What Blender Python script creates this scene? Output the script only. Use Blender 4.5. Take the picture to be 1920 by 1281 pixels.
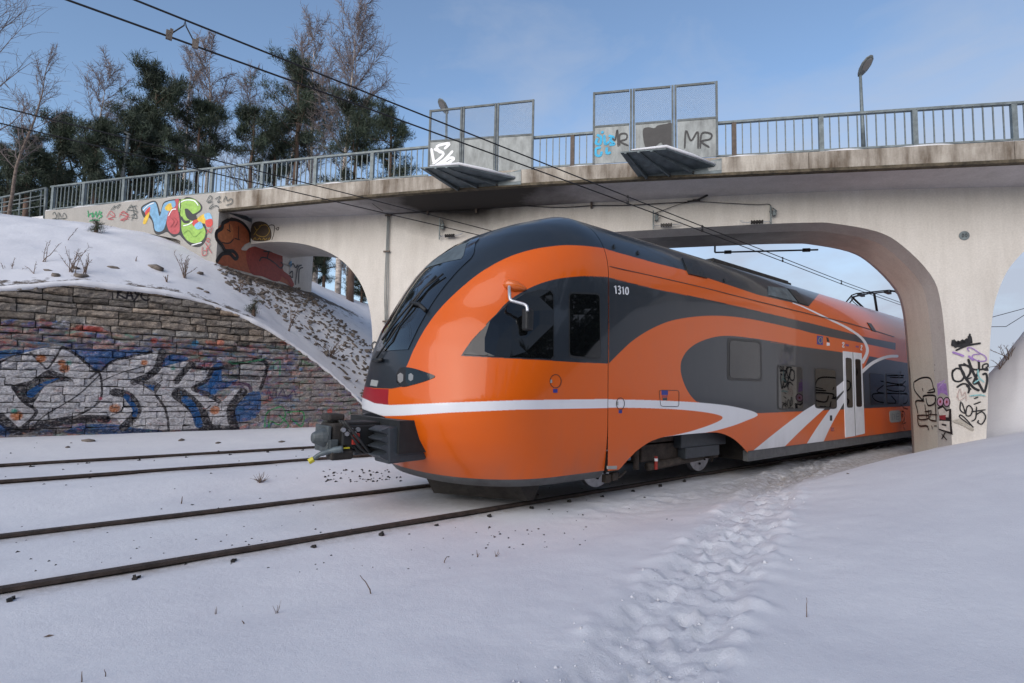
import bpy, bmesh, math, random
import numpy as np
from mathutils import Vector, Matrix
from mathutils.bvhtree import BVHTree
from mathutils.geometry import delaunay_2d_cdt

for o in list(bpy.data.objects):
    bpy.data.objects.remove(o)
scene = bpy.context.scene
COL = scene.collection
rng = np.random.default_rng(7)
random.seed(7)

# ------------------------------------------------------------------ camera
FPX = 1030.0                                   # focal length in pixels of the 1920 px wide photograph
PITCH, ROLL, YAW = (math.radians(a) for a in (4.517, 1.127, 49.843))
CAM = np.array([0.0, 0.0, 1.698])              # rail heads of the near track are z = 0, +X runs along the track
FW = np.array([math.cos(YAW)*math.cos(PITCH), math.sin(YAW)*math.cos(PITCH), math.sin(PITCH)])
_R0 = np.array([math.sin(YAW), -math.cos(YAW), 0.0]); _U0 = np.cross(_R0, FW)
RT = math.cos(ROLL)*_R0 + math.sin(ROLL)*_U0
UP = -math.sin(ROLL)*_R0 + math.cos(ROLL)*_U0
cd = bpy.data.cameras.new('camera')
cam = bpy.data.objects.new('camera', cd); COL.objects.link(cam)
cd.sensor_fit = 'HORIZONTAL'; cd.sensor_width = 36.0; cd.lens = FPX/1920*36.0
cd.clip_start = 0.05; cd.clip_end = 5000
m = Matrix.Identity(4)
for i in range(3):
    m[i][0], m[i][1], m[i][2], m[i][3] = RT[i], UP[i], -FW[i], CAM[i]
cam.matrix_world = m
scene.camera = cam

# ------------------------------------------------------------------ world and sun
SUN_EL, SUN_AZ = math.radians(22), math.radians(203)     # azimuth counter-clockwise from +X
world = bpy.data.worlds.new('World'); scene.world = world
world.use_nodes = True
nt = world.node_tree; nt.nodes.clear()
def N(tree, kind, **kw):
    n = tree.nodes.new(kind)
    for k, v in kw.items():
        if k == 'inputs':
            for a, b in v.items():
                n.inputs[a].default_value = b
        else:
            setattr(n, k, v)
    return n
out = N(nt, 'ShaderNodeOutputWorld'); bg = N(nt, 'ShaderNodeBackground', inputs={'Strength': 0.095})
sky = N(nt, 'ShaderNodeTexSky', sky_type='NISHITA', sun_disc=False, sun_elevation=SUN_EL,
        sun_rotation=math.pi/2 - SUN_AZ, altitude=50, air_density=1.0, dust_density=0.6, ozone_density=2.2)
tc = N(nt, 'ShaderNodeTexCoord')
mp = N(nt, 'ShaderNodeMapping'); mp.inputs['Scale'].default_value = (1.0, 1.0, 2.4); mp.inputs['Rotation'].default_value = (0.2, 0.5, 0.9)
ns = N(nt, 'ShaderNodeTexNoise', inputs={'Scale': 1.7, 'Detail': 6.0, 'Roughness': 0.55, 'Distortion': 0.4})
ns2 = N(nt, 'ShaderNodeTexNoise', inputs={'Scale': 5.0, 'Detail': 8.0, 'Roughness': 0.62, 'Distortion': 0.8})
sep = N(nt, 'ShaderNodeSeparateXYZ')
nt.links.new(tc.outputs['Generated'], mp.inputs['Vector'])
nt.links.new(mp.outputs['Vector'], ns.inputs['Vector']); nt.links.new(mp.outputs['Vector'], ns2.inputs['Vector'])
nt.links.new(tc.outputs['Generated'], sep.inputs[0])
def MATH(tree, op, a, b=None, c=None, clamp=False):
    n = tree.nodes.new('ShaderNodeMath'); n.operation = op; n.use_clamp = clamp
    for i, v in enumerate((a, b, c)):
        if v is None: continue
        if isinstance(v, (int, float)): n.inputs[i].default_value = v
        else: tree.links.new(v, n.inputs[i])
    return n.outputs[0]
# veil of thin cloud: thicker low down and towards +X -Y (the right of the view)
low = MATH(nt, 'SUBTRACT', 1.0, MATH(nt, 'MULTIPLY', sep.outputs['Z'], 1.55), clamp=True)
side = MATH(nt, 'MULTIPLY_ADD', sep.outputs['X'], 0.55, MATH(nt, 'MULTIPLY', sep.outputs['Y'], -0.40))
v = MATH(nt, 'ADD', MATH(nt, 'MULTIPLY', low, 1.05), side)
v = MATH(nt, 'ADD', v, MATH(nt, 'MULTIPLY_ADD', ns.outputs['Fac'], 1.9, -0.95))
v = MATH(nt, 'ADD', v, MATH(nt, 'MULTIPLY_ADD', ns2.outputs['Fac'], 0.7, -0.35))
v = MATH(nt, 'MULTIPLY_ADD', v, 0.95, -0.17)
v = MATH(nt, 'MAXIMUM', MATH(nt, 'MINIMUM', v, 0.97), 0.05)
mix = N(nt, 'ShaderNodeMixRGB'); mix.inputs['Color2'].default_value = (2.45, 2.72, 3.3, 1)
nt.links.new(v, mix.inputs['Fac']); nt.links.new(sky.outputs[0], mix.inputs['Color1'])
nt.links.new(mix.outputs[0], bg.inputs['Color']); nt.links.new(bg.outputs[0], out.inputs['Surface'])

sl = bpy.data.lights.new('sun', 'SUN'); sl.energy = 1.5; sl.angle = math.radians(70); sl.color = (1.0, 0.91, 0.82)
sun = bpy.data.objects.new('sun', sl); COL.objects.link(sun)
sd_ = Vector((math.cos(SUN_EL)*math.cos(SUN_AZ), math.cos(SUN_EL)*math.sin(SUN_AZ), math.sin(SUN_EL)))
sun.rotation_euler = sd_.to_track_quat('Z', 'Y').to_euler()
scene.render.engine = 'CYCLES'
scene.view_settings.view_transform = 'Standard'; scene.view_settings.look = 'None'
scene.view_settings.exposure = 1.08; scene.view_settings.gamma = 1.0
scene.view_settings.use_curve_mapping = False

# ------------------------------------------------------------------ geometry of the place
def ray(x, y): return FW + (x-960)/FPX*RT + (640.5-y)/FPX*UP
def proj(P):
    P = np.asarray(P, float)-CAM; z = P@FW
    return np.stack([960+FPX*(P@RT)/z, 640.5-FPX*(P@UP)/z], -1)
def on_y(x, y, Y):
    d = ray(x, y); return CAM + d*(Y-CAM[1])/d[1]
def on_z(x, y, Z):
    d = ray(x, y); return CAM + d*(Z-CAM[2])/d[2]
def at_depth(x, y, D): return CAM + ray(x, y)*D
BV = np.array([0.57419, -0.81872, 0.0])         # along the bridge, to the right
KV = np.array([0.81872, 0.57419, 0.0])          # across the bridge, away from the camera
_p = CAM + ray(1757, 700)*13.95; BO = np.array([_p[0], _p[1], 0.0])
def on_k(x, y, k):
    d = ray(x, y); P0 = BO + k*KV
    return CAM + d*(((P0-CAM)@KV)/(d@KV))
def uz(x, y, k):
    p = on_k(x, y, k); return float((p-BO)@BV), float(p[2])
def bp(u, k, z): return BO + u*BV + k*KV + np.array([0, 0, z])
KF = -1.5                                       # fascia plane of the deck
TA = 2.2                                        # depth of the arch barrel
KB = TA + 1.5                                   # rear edge of the deck
YC, HW, YS = 7.096, 1.745, 5.351                # train: centre line, half width, near side
RAIL_Y = (6.10, 8.09); RAIL_Y2 = (11.04, 13.03); Z2 = 0.165
YW = 16.4                                       # face of the stone wall

def smooth(pts, n=6, closed=False):
    P = np.asarray(pts, float); out = []
    L = len(P)
    rngi = range(L) if closed else range(L-1)
    for i in rngi:
        if closed: a, b, c, d = P[(i-1) % L], P[i], P[(i+1) % L], P[(i+2) % L]
        else: a, b, c, d = P[max(i-1, 0)], P[i], P[i+1], P[min(i+2, L-1)]
        for t in np.arange(n)/n:
            out.append(0.5*((2*b)+(-a+c)*t+(2*a-5*b+4*c-d)*t*t+(-a+3*b-3*c+d)*t**3))
    if not closed: out.append(P[-1])
    return np.array(out)

# ------------------------------------------------------------------ mesh builder
def fill2d(P):
    """triangles of a closed outline"""
    r = delaunay_2d_cdt([Vector((float(a), float(b))) for a, b in P], [], [list(range(len(P)))], 1, 1e-6)
    return [(p.x, p.y) for p in r[0]], [tuple(f) for f in r[2]]
class MB:
    def __init__(s): s.v = []; s.f = []; s.uv = None
    def add(s, vs, fs):
        o = len(s.v); s.v += [tuple(map(float, p)) for p in vs]; s.f += [tuple(i+o for i in f) for f in fs]
    def box(s, c, size, ax=None):
        c = np.asarray(c, float); h = np.asarray(size, float)/2
        A = np.eye(3) if ax is None else np.asarray(ax, float)
        vs = [c + sx*h[0]*A[0] + sy*h[1]*A[1] + sz*h[2]*A[2] for sx in (-1, 1) for sy in (-1, 1) for sz in (-1, 1)]
        s.add(vs, [(0, 1, 3, 2), (4, 6, 7, 5), (0, 4, 5, 1), (2, 3, 7, 6), (0, 2, 6, 4), (1, 5, 7, 3)])
    def hexa(s, b, t):
        vs = list(b)+list(t); n = len(b)
        s.add(vs, [tuple(range(n))[::-1], tuple(range(n, 2*n))]+[(i, (i+1) % n, n+(i+1) % n, n+i) for i in range(n)])
    def tube(s, pts, r, n=6, cap=True):
        P = [np.asarray(p, float) for p in pts]; R = r if hasattr(r, '__len__') else [r]*len(P)
        vs = []; fs = []; prev = None
        for i, p in enumerate(P):
            t = P[min(i+1, len(P)-1)]-P[max(i-1, 0)]; t = t/(np.linalg.norm(t)+1e-9)
            if prev is None:
                a = np.cross(t, [0, 0, 1.0])
                if np.linalg.norm(a) < 1e-3: a = np.cross(t, [1.0, 0, 0])
            else: a = prev - t*(prev@t)
            a = a/(np.linalg.norm(a)+1e-9); prev = a; b = np.cross(t, a)
            for k in range(n):
                th = 2*math.pi*k/n; vs.append(p+R[i]*(math.cos(th)*a+math.sin(th)*b))
        for i in range(len(P)-1):
            for k in range(n):
                fs.append((i*n+k, i*n+(k+1) % n, (i+1)*n+(k+1) % n, (i+1)*n+k))
        if cap: fs += [tuple(range(n))[::-1], tuple(range((len(P)-1)*n, len(P)*n))]
        s.add(vs, fs)
    def bar(s, a, b, w, d, up=(0, 0, 1)):
        a = np.asarray(a, float); b = np.asarray(b, float); t = b-a; L = np.linalg.norm(t); t = t/L
        x = np.cross(t, up); x = x/(np.linalg.norm(x)+1e-9); y = np.cross(x, t)
        s.box((a+b)/2, (L, w, d), (t, x, y))
    def disc(s, c, axis, r, depth, n=24):
        c = np.asarray(c, float); t = np.asarray(axis, float)/np.linalg.norm(axis)
        s.tube([c-t*depth/2, c+t*depth/2], r, n)
    def lathe(s, c, axis, prof, n=28):            # prof: (distance along axis, radius)
        c = np.asarray(c, float); t = np.asarray(axis, float)/np.linalg.norm(axis)
        s.tube([c+t*a for a, _ in prof], [r for _, r in prof], n)
    def build(s, name, mat, parent=None, smooth_=False, bevel=0):
        me = bpy.data.meshes.new(name); me.from_pydata(s.v, [], s.f)
        if mat is not None: me.materials.append(mat)
        if smooth_: me.polygons.foreach_set('use_smooth', [True]*len(me.polygons))
        me.update()
        o = bpy.data.objects.new(name, me); COL.objects.link(o)
        if parent is not None: o.parent = parent
        if bevel:
            b = o.modifiers.new('bevel', 'BEVEL'); b.width = bevel; b.segments = 2; b.limit_method = 'ANGLE'
        return o
def tag(o, label=None, cat=None, group=None, kind=None):
    for k, v_ in (('label', label), ('category', cat), ('group', group), ('kind', kind)):
        if v_ is not None: o[k] = v_
    return o
def empty(name, loc=(0, 0, 0)):
    o = bpy.data.objects.new(name, None); COL.objects.link(o); o.location = tuple(map(float, loc)); o.empty_display_size = 0.2
    return o
def keep(child, parent):
    """parent a mesh built in world coordinates to an Empty that stands at its base"""
    child.parent = parent
    child.matrix_parent_inverse = Matrix.Translation(-Vector(parent.location))
    return child
def share(name, src, parent, loc, rot=None, scale=None):
    o = src.copy(); o.name = name; COL.objects.link(o)
    if parent is not None:
        o.parent = parent; o.matrix_parent_inverse = Matrix.Translation(-Vector(parent.location)) if parent.parent is None else Matrix.Identity(4)
    o.location = tuple(map(float, loc))
    if rot is not None: o.rotation_euler = rot
    if scale is not None: o.scale = scale
    return o

# ------------------------------------------------------------------ materials
def material(name, color, rough=0.6, metal=0.0, var=0.0, vscale=6.0, bump=0.0, bscale=30.0, coat=0.0, spec=0.5, stretch=None, var2=None):
    mt = bpy.data.materials.new(name); mt.use_nodes = True; t = mt.node_tree
    b = t.nodes['Principled BSDF']
    b.inputs['Base Color'].default_value = (*color, 1); b.inputs['Roughness'].default_value = rough
    b.inputs['Metallic'].default_value = metal; b.inputs['Coat Weight'].default_value = coat; b.inputs['Coat Roughness'].default_value = 0.04
    b.inputs['Specular IOR Level'].default_value = spec
    if var or bump:
        c = N(t, 'ShaderNodeTexCoord'); mpp = N(t, 'ShaderNodeMapping')
        if stretch: mpp.inputs['Scale'].default_value = stretch
        t.links.new(c.outputs['Object'], mpp.inputs['Vector'])
        if var:
            n1 = N(t, 'ShaderNodeTexNoise', inputs={'Scale': vscale, 'Detail': 7.0, 'Roughness': 0.65})
            t.links.new(mpp.outputs[0], n1.inputs['Vector'])
            cr = N(t, 'ShaderNodeValToRGB')
            lo = tuple(max(0, x*(1-var)) for x in color); hi = tuple(min(1, x*(1+var)) for x in color)
            if var2 is not None: lo = var2
            cr.color_ramp.elements[0].position = 0.32; cr.color_ramp.elements[1].position = 0.68
            cr.color_ramp.elements[0].color = (*lo, 1); cr.color_ramp.elements[1].color = (*hi, 1)
            t.links.new(n1.outputs['Fac'], cr.inputs[0]); t.links.new(cr.outputs[0], b.inputs['Base Color'])
        if bump:
            n2 = N(t, 'ShaderNodeTexNoise', inputs={'Scale': bscale, 'Detail': 6.0, 'Roughness': 0.6})
            t.links.new(mpp.outputs[0], n2.inputs['Vector'])
            bm_ = N(t, 'ShaderNodeBump', inputs={'Strength': bump, 'Distance': 0.02})
            t.links.new(n2.outputs['Fac'], bm_.inputs['Height']); t.links.new(bm_.outputs[0], b.inputs['Normal'])
    return mt
M = {}
M['rail'] = material('rusty_rail', (0.052, 0.036, 0.029), 0.75, 0.1, 0.5, 9, 0.5, 60)
M['rail_top'] = material('worn_rail_head', (0.16, 0.14, 0.13), 0.35, 0.8, 0.3, 12)
M['iron'] = material('dark_iron', (0.03, 0.027, 0.026), 0.7, 0.3, 0.4, 15)
M['galv'] = material('weathered_galvanised_steel', (0.145, 0.17, 0.175), 0.55, 0.35, 0.35, 5, 0.15, 40)
M['galv2'] = material('grey_sheet_steel', (0.20, 0.215, 0.215), 0.5, 0.3, 0.35, 3.5, 0.1, 20, stretch=(1.4, 1, 0.5))
M['galv3'] = material('blue_grey_tray_steel', (0.115, 0.14, 0.15), 0.55, 0.3, 0.35, 4)
M['frame'] = material('dark_grey_frame_steel', (0.085, 0.098, 0.102), 0.55, 0.3, 0.35, 7)
M['rustpost'] = material('brown_primer_post', (0.10, 0.075, 0.06), 0.7, 0.1, 0.3, 8)
M['wire'] = material('overhead_wire', (0.018, 0.017, 0.018), 0.6, 0.3)
M['mesh'] = material('mesh_wire', (0.16, 0.18, 0.20), 0.5, 0.4)
M['black'] = material('black_rubber', (0.012, 0.013, 0.014), 0.6, 0, 0.3, 8)
M['under'] = material('underframe_grime', (0.028, 0.024, 0.021), 0.8, 0, 0.5, 6, 0.4, 30)
M['bogie'] = material('bogie_brown_dust', (0.055, 0.042, 0.033), 0.8, 0, 0.5, 7, 0.4, 30)
M['skirt'] = material('dark_grey_skirt', (0.085, 0.088, 0.09), 0.5, 0, 0.3, 6)
M['bumper'] = material('anthracite_plastic', (0.035, 0.042, 0.05), 0.45, 0, 0.2, 12)
M['glass'] = material('tinted_glass', (0.004, 0.0045, 0.005), 0.03, 0, 0, spec=0.5)
M['wglass'] = material('windscreen_glass', (0.008, 0.009, 0.010), 0.025, 0, 0, coat=0.6, spec=0.9)
M['gasket'] = material('window_gasket', (0.012, 0.013, 0.014), 0.4)
M['white'] = material('white_paint', (0.75, 0.76, 0.78), 0.3, 0, 0.05, 3, coat=0.3)
M['doorwhite'] = material('white_door_paint', (0.70, 0.72, 0.75), 0.3, 0, 0.08, 4, coat=0.4)
M['orangep'] = material('orange_plastic', (0.62, 0.125, 0.013), 0.3, 0, 0.08, 4, coat=0.4)
M['red'] = material('red_lens', (0.30, 0.012, 0.018), 0.12, 0, 0, coat=0.6)
M['redp'] = material('red_painted_metal', (0.33, 0.03, 0.02), 0.5)
M['steel'] = material('worn_steel', (0.42, 0.42, 0.44), 0.35, 0.7, 0.25, 10)
M['alu'] = material('bare_aluminium', (0.55, 0.56, 0.58), 0.35, 0.6, 0.1, 6)
M['lens'] = material('headlamp_lens', (0.20, 0.19, 0.18), 0.08, 0, 0, coat=1.0)
M['yellow'] = material('yellow_paint', (0.55, 0.48, 0.02), 0.4)
M['bluep'] = material('blue_sticker', (0.02, 0.03, 0.22), 0.4)
M['greyp'] = material('grey_sticker', (0.30, 0.31, 0.30), 0.5)
M['hood'] = material('lamp_head_grey', (0.13, 0.14, 0.14), 0.4, 0.2)
M['twig'] = material('dry_stem', (0.14, 0.095, 0.07), 0.85, 0, 0.3, 30)
M['bark'] = material('pine_bark', (0.105, 0.068, 0.05), 0.9, 0, 0.45, 3, 0.6, 12, stretch=(1, 1, 0.4))
M['birch'] = material('birch_bark', (0.42, 0.37, 0.33), 0.8, 0, 0.8, 4, 0.3, 12, stretch=(1, 1, 2.2), var2=(0.10, 0.085, 0.08))
M['btwig'] = material('birch_twig', (0.155, 0.125, 0.12), 0.85)
M['needle'] = material('pine_needle', (0.026, 0.040, 0.022), 0.65, 0, 0.6, 0.9)
M['ybirch'] = material('young_birch_bark', (0.15, 0.115, 0.095), 0.8, 0, 0.5, 5, 0.3, 12, stretch=(1, 1, 2))
M['stone'] = material('field_stone', (0.15, 0.125, 0.105), 0.85, 0, 0.5, 3.0, 0.6, 25)
M['mortar'] = material('dark_mortar', (0.07, 0.064, 0.058), 0.95, 0, 0.4, 12, 0.6, 40)
M['concrete_edge'] = material('pale_concrete_patch', (0.36, 0.36, 0.35), 0.8, 0, 0.2, 5, 0.2, 30)

# snow
def snow_mat(name, base=(0.715, 0.715, 0.735), bump=0.25, dirt=True):
    mt = bpy.data.materials.new(name); mt.use_nodes = True; t = mt.node_tree; b = t.nodes['Principled BSDF']
    b.inputs['Roughness'].default_value = 0.75; b.inputs['Specular IOR Level'].default_value = 0.25
    c = N(t, 'ShaderNodeTexCoord')
    n1 = N(t, 'ShaderNodeTexNoise', inputs={'Scale': 0.7, 'Detail': 8.0, 'Roughness': 0.7})
    n2 = N(t, 'ShaderNodeTexNoise', inputs={'Scale': 11.0, 'Detail': 8.0, 'Roughness': 0.7})
    n3 = N(t, 'ShaderNodeTexNoise', inputs={'Scale': 90.0, 'Detail': 4.0, 'Roughness': 0.6})
    for n_ in (n1, n2, n3): t.links.new(c.outputs['Object'], n_.inputs['Vector'])
    cr = N(t, 'ShaderNodeValToRGB')
    cr.color_ramp.elements[0].position = 0.3; cr.color_ramp.elements[1].position = 0.6
    cr.color_ramp.elements[0].color = (base[0]*0.88, base[1]*0.88, base[2]*0.90, 1); cr.color_ramp.elements[1].color = (*base, 1)
    t.links.new(n1.outputs['Fac'], cr.inputs[0])
    last = cr.outputs[0]
    if dirt == 'bank':                          # bare earth and litter showing through in patches
        at = N(t, 'ShaderNodeAttribute', attribute_name='earth')
        n5 = N(t, 'ShaderNodeTexNoise', inputs={'Scale': 3.2, 'Detail': 9.0, 'Roughness': 0.72}); t.links.new(c.outputs['Object'], n5.inputs['Vector'])
        g = MATH(t, 'MULTIPLY', MATH(t, 'ADD', MATH(t, 'MULTIPLY_ADD', n5.outputs['Fac'], 2.0, -1.32), at.outputs['Fac']), 5.0, clamp=True)
        ec = N(t, 'ShaderNodeValToRGB'); ec.color_ramp.elements[0].position = .35; ec.color_ramp.elements[1].position = .65
        ec.color_ramp.elements[0].color = (0.055, 0.042, 0.034, 1); ec.color_ramp.elements[1].color = (0.20, 0.165, 0.135, 1); t.links.new(n3.outputs['Fac'], ec.inputs[0])
        mx = N(t, 'ShaderNodeMixRGB'); t.links.new(g, mx.inputs['Fac']); t.links.new(last, mx.inputs['Color1']); t.links.new(ec.outputs[0], mx.inputs['Color2']); last = mx.outputs[0]
    elif dirt:
        # brownish grime blown off the rails and small specks of ballast
        at = N(t, 'ShaderNodeAttribute', attribute_name='grime')
        g = MATH(t, 'MULTIPLY', at.outputs['Fac'], MATH(t, 'MULTIPLY_ADD', n2.outputs['Fac'], 2.4, -0.55, clamp=True), clamp=True)
        mx = N(t, 'ShaderNodeMixRGB'); mx.inputs['Color2'].default_value = (0.30, 0.27, 0.245, 1)
        t.links.new(g, mx.inputs['Fac']); t.links.new(last, mx.inputs['Color1']); last = mx.outputs[0]
        vo = N(t, 'ShaderNodeTexNoise', inputs={'Scale': 34.0, 'Detail': 3.0, 'Roughness': 0.5})
        t.links.new(c.outputs['Object'], vo.inputs['Vector'])
        at2 = N(t, 'ShaderNodeAttribute', attribute_name='speck')
        s_ = MATH(t, 'GREATER_THAN', MATH(t, 'ADD', vo.outputs['Fac'], MATH(t, 'MULTIPLY', at2.outputs['Fac'], 0.10)), 0.79)
        mx = N(t, 'ShaderNodeMixRGB'); mx.inputs['Color2'].default_value = (0.10, 0.08, 0.07, 1)
        t.links.new(s_, mx.inputs['Fac']); t.links.new(last, mx.inputs['Color1']); last = mx.outputs[0]
    t.links.new(last, b.inputs['Base Color'])
    hsum = MATH(t, 'ADD', MATH(t, 'MULTIPLY', n2.outputs['Fac'], 0.7), MATH(t, 'MULTIPLY', n3.outputs['Fac'], 0.22))
    bm_ = N(t, 'ShaderNodeBump', inputs={'Strength': bump, 'Distance': 0.05})
    t.links.new(hsum, bm_.inputs['Height'])
    tr = N(t, 'ShaderNodeAttribute', attribute_name='trod'); n6 = N(t, 'ShaderNodeTexNoise', inputs={'Scale': 16.0, 'Detail': 9.0, 'Roughness': 0.75, 'Distortion': 0.6}); t.links.new(c.outputs['Object'], n6.inputs['Vector'])
    b2 = N(t, 'ShaderNodeBump', inputs={'Strength': 0.42, 'Distance': 0.04}); t.links.new(MATH(t, 'MULTIPLY', n6.outputs['Fac'], tr.outputs['Fac']), b2.inputs['Height']); t.links.new(bm_.outputs[0], b2.inputs['Normal'])
    t.links.new(b2.outputs[0], b.inputs['Normal'])
    return mt
M['snow'] = snow_mat('snow'); M['snow2'] = snow_mat('bank_snow', (0.70, 0.70, 0.725), 0.4, 'bank')
M['snowcap'] = material('snow_cap', (0.70, 0.70, 0.725), 0.8, 0, 0.04, 9, 0.2, 30)

# concrete with stains kept in the bridge's own coordinates (object space is turned to u, k, z)
def concrete_mat(name, base, stain, amount, streak=True, moss=None, soot_shade=None, rough=0.85):
    mt = bpy.data.materials.new(name); mt.use_nodes = True; t = mt.node_tree; b = t.nodes['Principled BSDF']
    b.inputs['Roughness'].default_value = rough; b.inputs['Specular IOR Level'].default_value = 0.25
    c = N(t, 'ShaderNodeTexCoord')
    mp1 = N(t, 'ShaderNodeMapping'); mp1.inputs['Scale'].default_value = (1, 1, 0.16 if streak else 0.8)
    t.links.new(c.outputs['Object'], mp1.inputs['Vector'])
    n1 = N(t, 'ShaderNodeTexNoise', inputs={'Scale': 2.6, 'Detail': 8.0, 'Roughness': 0.68})
    t.links.new(mp1.outputs[0], n1.inputs['Vector'])
    n2 = N(t, 'ShaderNodeTexNoise', inputs={'Scale': 0.55, 'Detail': 5.0, 'Roughness': 0.6})
    n3 = N(t, 'ShaderNodeTexNoise', inputs={'Scale': 22.0, 'Detail': 7.0, 'Roughness': 0.7})
    for n_ in (n2, n3): t.links.new(c.outputs['Object'], n_.inputs['Vector'])
    f = MATH(t, 'ADD', MATH(t, 'MULTIPLY_ADD', n1.outputs['Fac'], 2.2, -1.02), MATH(t, 'MULTIPLY_ADD', n2.outputs['Fac'], 1.9, -0.98))
    f = MATH(t, 'MULTIPLY', MATH(t, 'ADD', f, 0.36, clamp=True), amount, clamp=True)
    mx = N(t, 'ShaderNodeMixRGB'); mx.inputs['Color1'].default_value = (*base, 1); mx.inputs['Color2'].default_value = (*stain, 1)
    t.links.new(f, mx.inputs['Fac']); last = mx.outputs[0]
    mx2 = N(t, 'ShaderNodeMixRGB', blend_type='MULTIPLY'); mx2.inputs['Fac'].default_value = 1
    cr = N(t, 'ShaderNodeValToRGB'); cr.color_ramp.elements[0].position = 0.25; cr.color_ramp.elements[1].position = 0.65
    cr.color_ramp.elements[0].color = (0.80, 0.80, 0.80, 1); cr.color_ramp.elements[1].color = (1, 1, 1, 1)
    t.links.new(n3.outputs['Fac'], cr.inputs[0]); t.links.new(last, mx2.inputs['Color1']); t.links.new(cr.outputs[0], mx2.inputs['Color2']); last = mx2.outputs[0]
    if soot_shade is not None:                       # (u, z, radius u, radius z, strength): sooty blot on wall and soffit, painted shade on the barrel
        sp = N(t, 'ShaderNodeSeparateXYZ'); t.links.new(c.outputs['Object'], sp.inputs[0])
        a = MATH(t, 'DIVIDE', MATH(t, 'SUBTRACT', sp.outputs['X'], soot_shade[0]), soot_shade[2])
        bb = MATH(t, 'DIVIDE', MATH(t, 'SUBTRACT', sp.outputs['Z'], soot_shade[1]), soot_shade[3])
        d = MATH(t, 'SQRT', MATH(t, 'ADD', MATH(t, 'MULTIPLY', a, a), MATH(t, 'MULTIPLY', bb, bb)))
        s_ = MATH(t, 'SUBTRACT', MATH(t, 'MULTIPLY_ADD', n2.outputs['Fac'], 0.9, 0.75), d, clamp=True)
        s_ = MATH(t, 'MULTIPLY', s_, soot_shade[4], clamp=True)
        mx3 = N(t, 'ShaderNodeMixRGB'); mx3.inputs['Color2'].default_value = (0.045, 0.04, 0.036, 1)
        t.links.new(s_, mx3.inputs['Fac']); t.links.new(last, mx3.inputs['Color1']); last = mx3.outputs[0]
    t.links.new(last, b.inputs['Base Color'])
    bm_ = N(t, 'ShaderNodeBump', inputs={'Strength': 0.25, 'Distance': 0.012})
    t.links.new(n3.outputs['Fac'], bm_.inputs['Height']); t.links.new(bm_.outputs[0], b.inputs['Normal'])
    return mt

# ------------------------------------------------------------------ ground
def _hash(ix, iy, s):
    n = (ix.astype(np.int64)*374761393 + iy.astype(np.int64)*668265263 + s*974711) & 0x7fffffff
    n = ((n ^ (n >> 13))*1274126177) & 0x7fffffff
    return ((n ^ (n >> 16)) & 0xffff)/65535.0
def vnoise(x, y, s=0):
    ix = np.floor(x); iy = np.floor(y); fx = x-ix; fy = y-iy
    fx = fx*fx*(3-2*fx); fy = fy*fy*(3-2*fy)
    a = _hash(ix, iy, s); b = _hash(ix+1, iy, s); c = _hash(ix, iy+1, s); d = _hash(ix+1, iy+1, s)
    return (a*(1-fx)+b*fx)*(1-fy)+(c*(1-fx)+d*fx)*fy
def fbm(x, y, o=4, s=0):
    t = 0; a = 0.5
    for i in range(o):
        t = t+a*vnoise(x*2**i, y*2**i, s+i); a /= 2
    return t
def sstep(a, b, x):
    t = np.clip((x-a)/(b-a), 0, 1); return t*t*(3-2*t)
def base_h(X, Y):
    X = np.asarray(X, float); Y = np.asarray(Y, float)
    z = -0.055+0.165*sstep(9.0, 10.4, Y)+0.225*sstep(13.6, 16.0, Y)
    t = np.maximum(4.95-Y, 0.0)
    sl = 0.085+0.235*sstep(3.0, 14.5, X)
    near = t*sl*sstep(0, 1.2, t); near = np.where(near > 1.3, 1.3+(near-1.3)*0.12, near)
    hill = np.maximum(4.75-Y, 0)*1.55
    hill = np.minimum(hill, 5.2+0.8*vnoise(X*0.2, Y*0.2)); hill = (hill+0.9*(fbm(X*0.55, Y*0.9, 5, 91)-0.45)*sstep(0.2, 1.5, hill))*sstep(-13, -5, Y)
    w = sstep(19.6, 21.4, X)
    return z+near*(1-w)+hill*w
def ground_hit(x, y, fn=base_h, t0=1.0, t1=60.0):
    d = ray(x, y)
    for _ in range(3):
        ts = np.linspace(t0, t1, 90); P = CAM+ts[:, None]*d; below = P[:, 2] < fn(P[:, 0], P[:, 1])
        if not below.any(): return P[-1]
        i = max(1, int(np.argmax(below))); t0, t1 = ts[i-1], ts[i]
    return P[i]
trail = smooth([ground_hit(*p)[:2] for p in ((1090, 1380), (1190, 1275), (1300, 1110), (1395, 985), (1465, 905), (1530, 862), (1600, 843), (1700, 832))], 8)
def trail_dist(X, Y):
    best = np.full(X.shape, 1e9)
    for a, b in zip(trail[:-1], trail[1:]):
        d = b-a; L2 = d@d
        t = np.clip(((X-a[0])*d[0]+(Y-a[1])*d[1])/L2, 0, 1)
        best = np.minimum(best, np.hypot(X-a[0]-t*d[0], Y-a[1]-t*d[1]))
    return best
_rf = random.Random(77); FEET = []
for walker in range(4):
    s = _rf.random()*3; off = _rf.gauss(0, .12); side = 1
    while s < len(trail)-2:
        i = int(s); q = trail[i]+(trail[i+1]-trail[i])*(s-i); t = trail[i+1]-trail[i]; L = float(np.hypot(*t)); t = t/L; n = np.array([-t[1], t[0]])
        q = q+n*(off+side*.09+_rf.gauss(0, .05)); a = math.atan2(t[1], t[0])+_rf.gauss(0, .18); FEET.append((q[0], q[1], a, _rf.uniform(.13, .17), _rf.uniform(.055, .075), _rf.uniform(.012, .036))); side = -side; s += .36/L*_rf.uniform(.85, 1.2)
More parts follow.
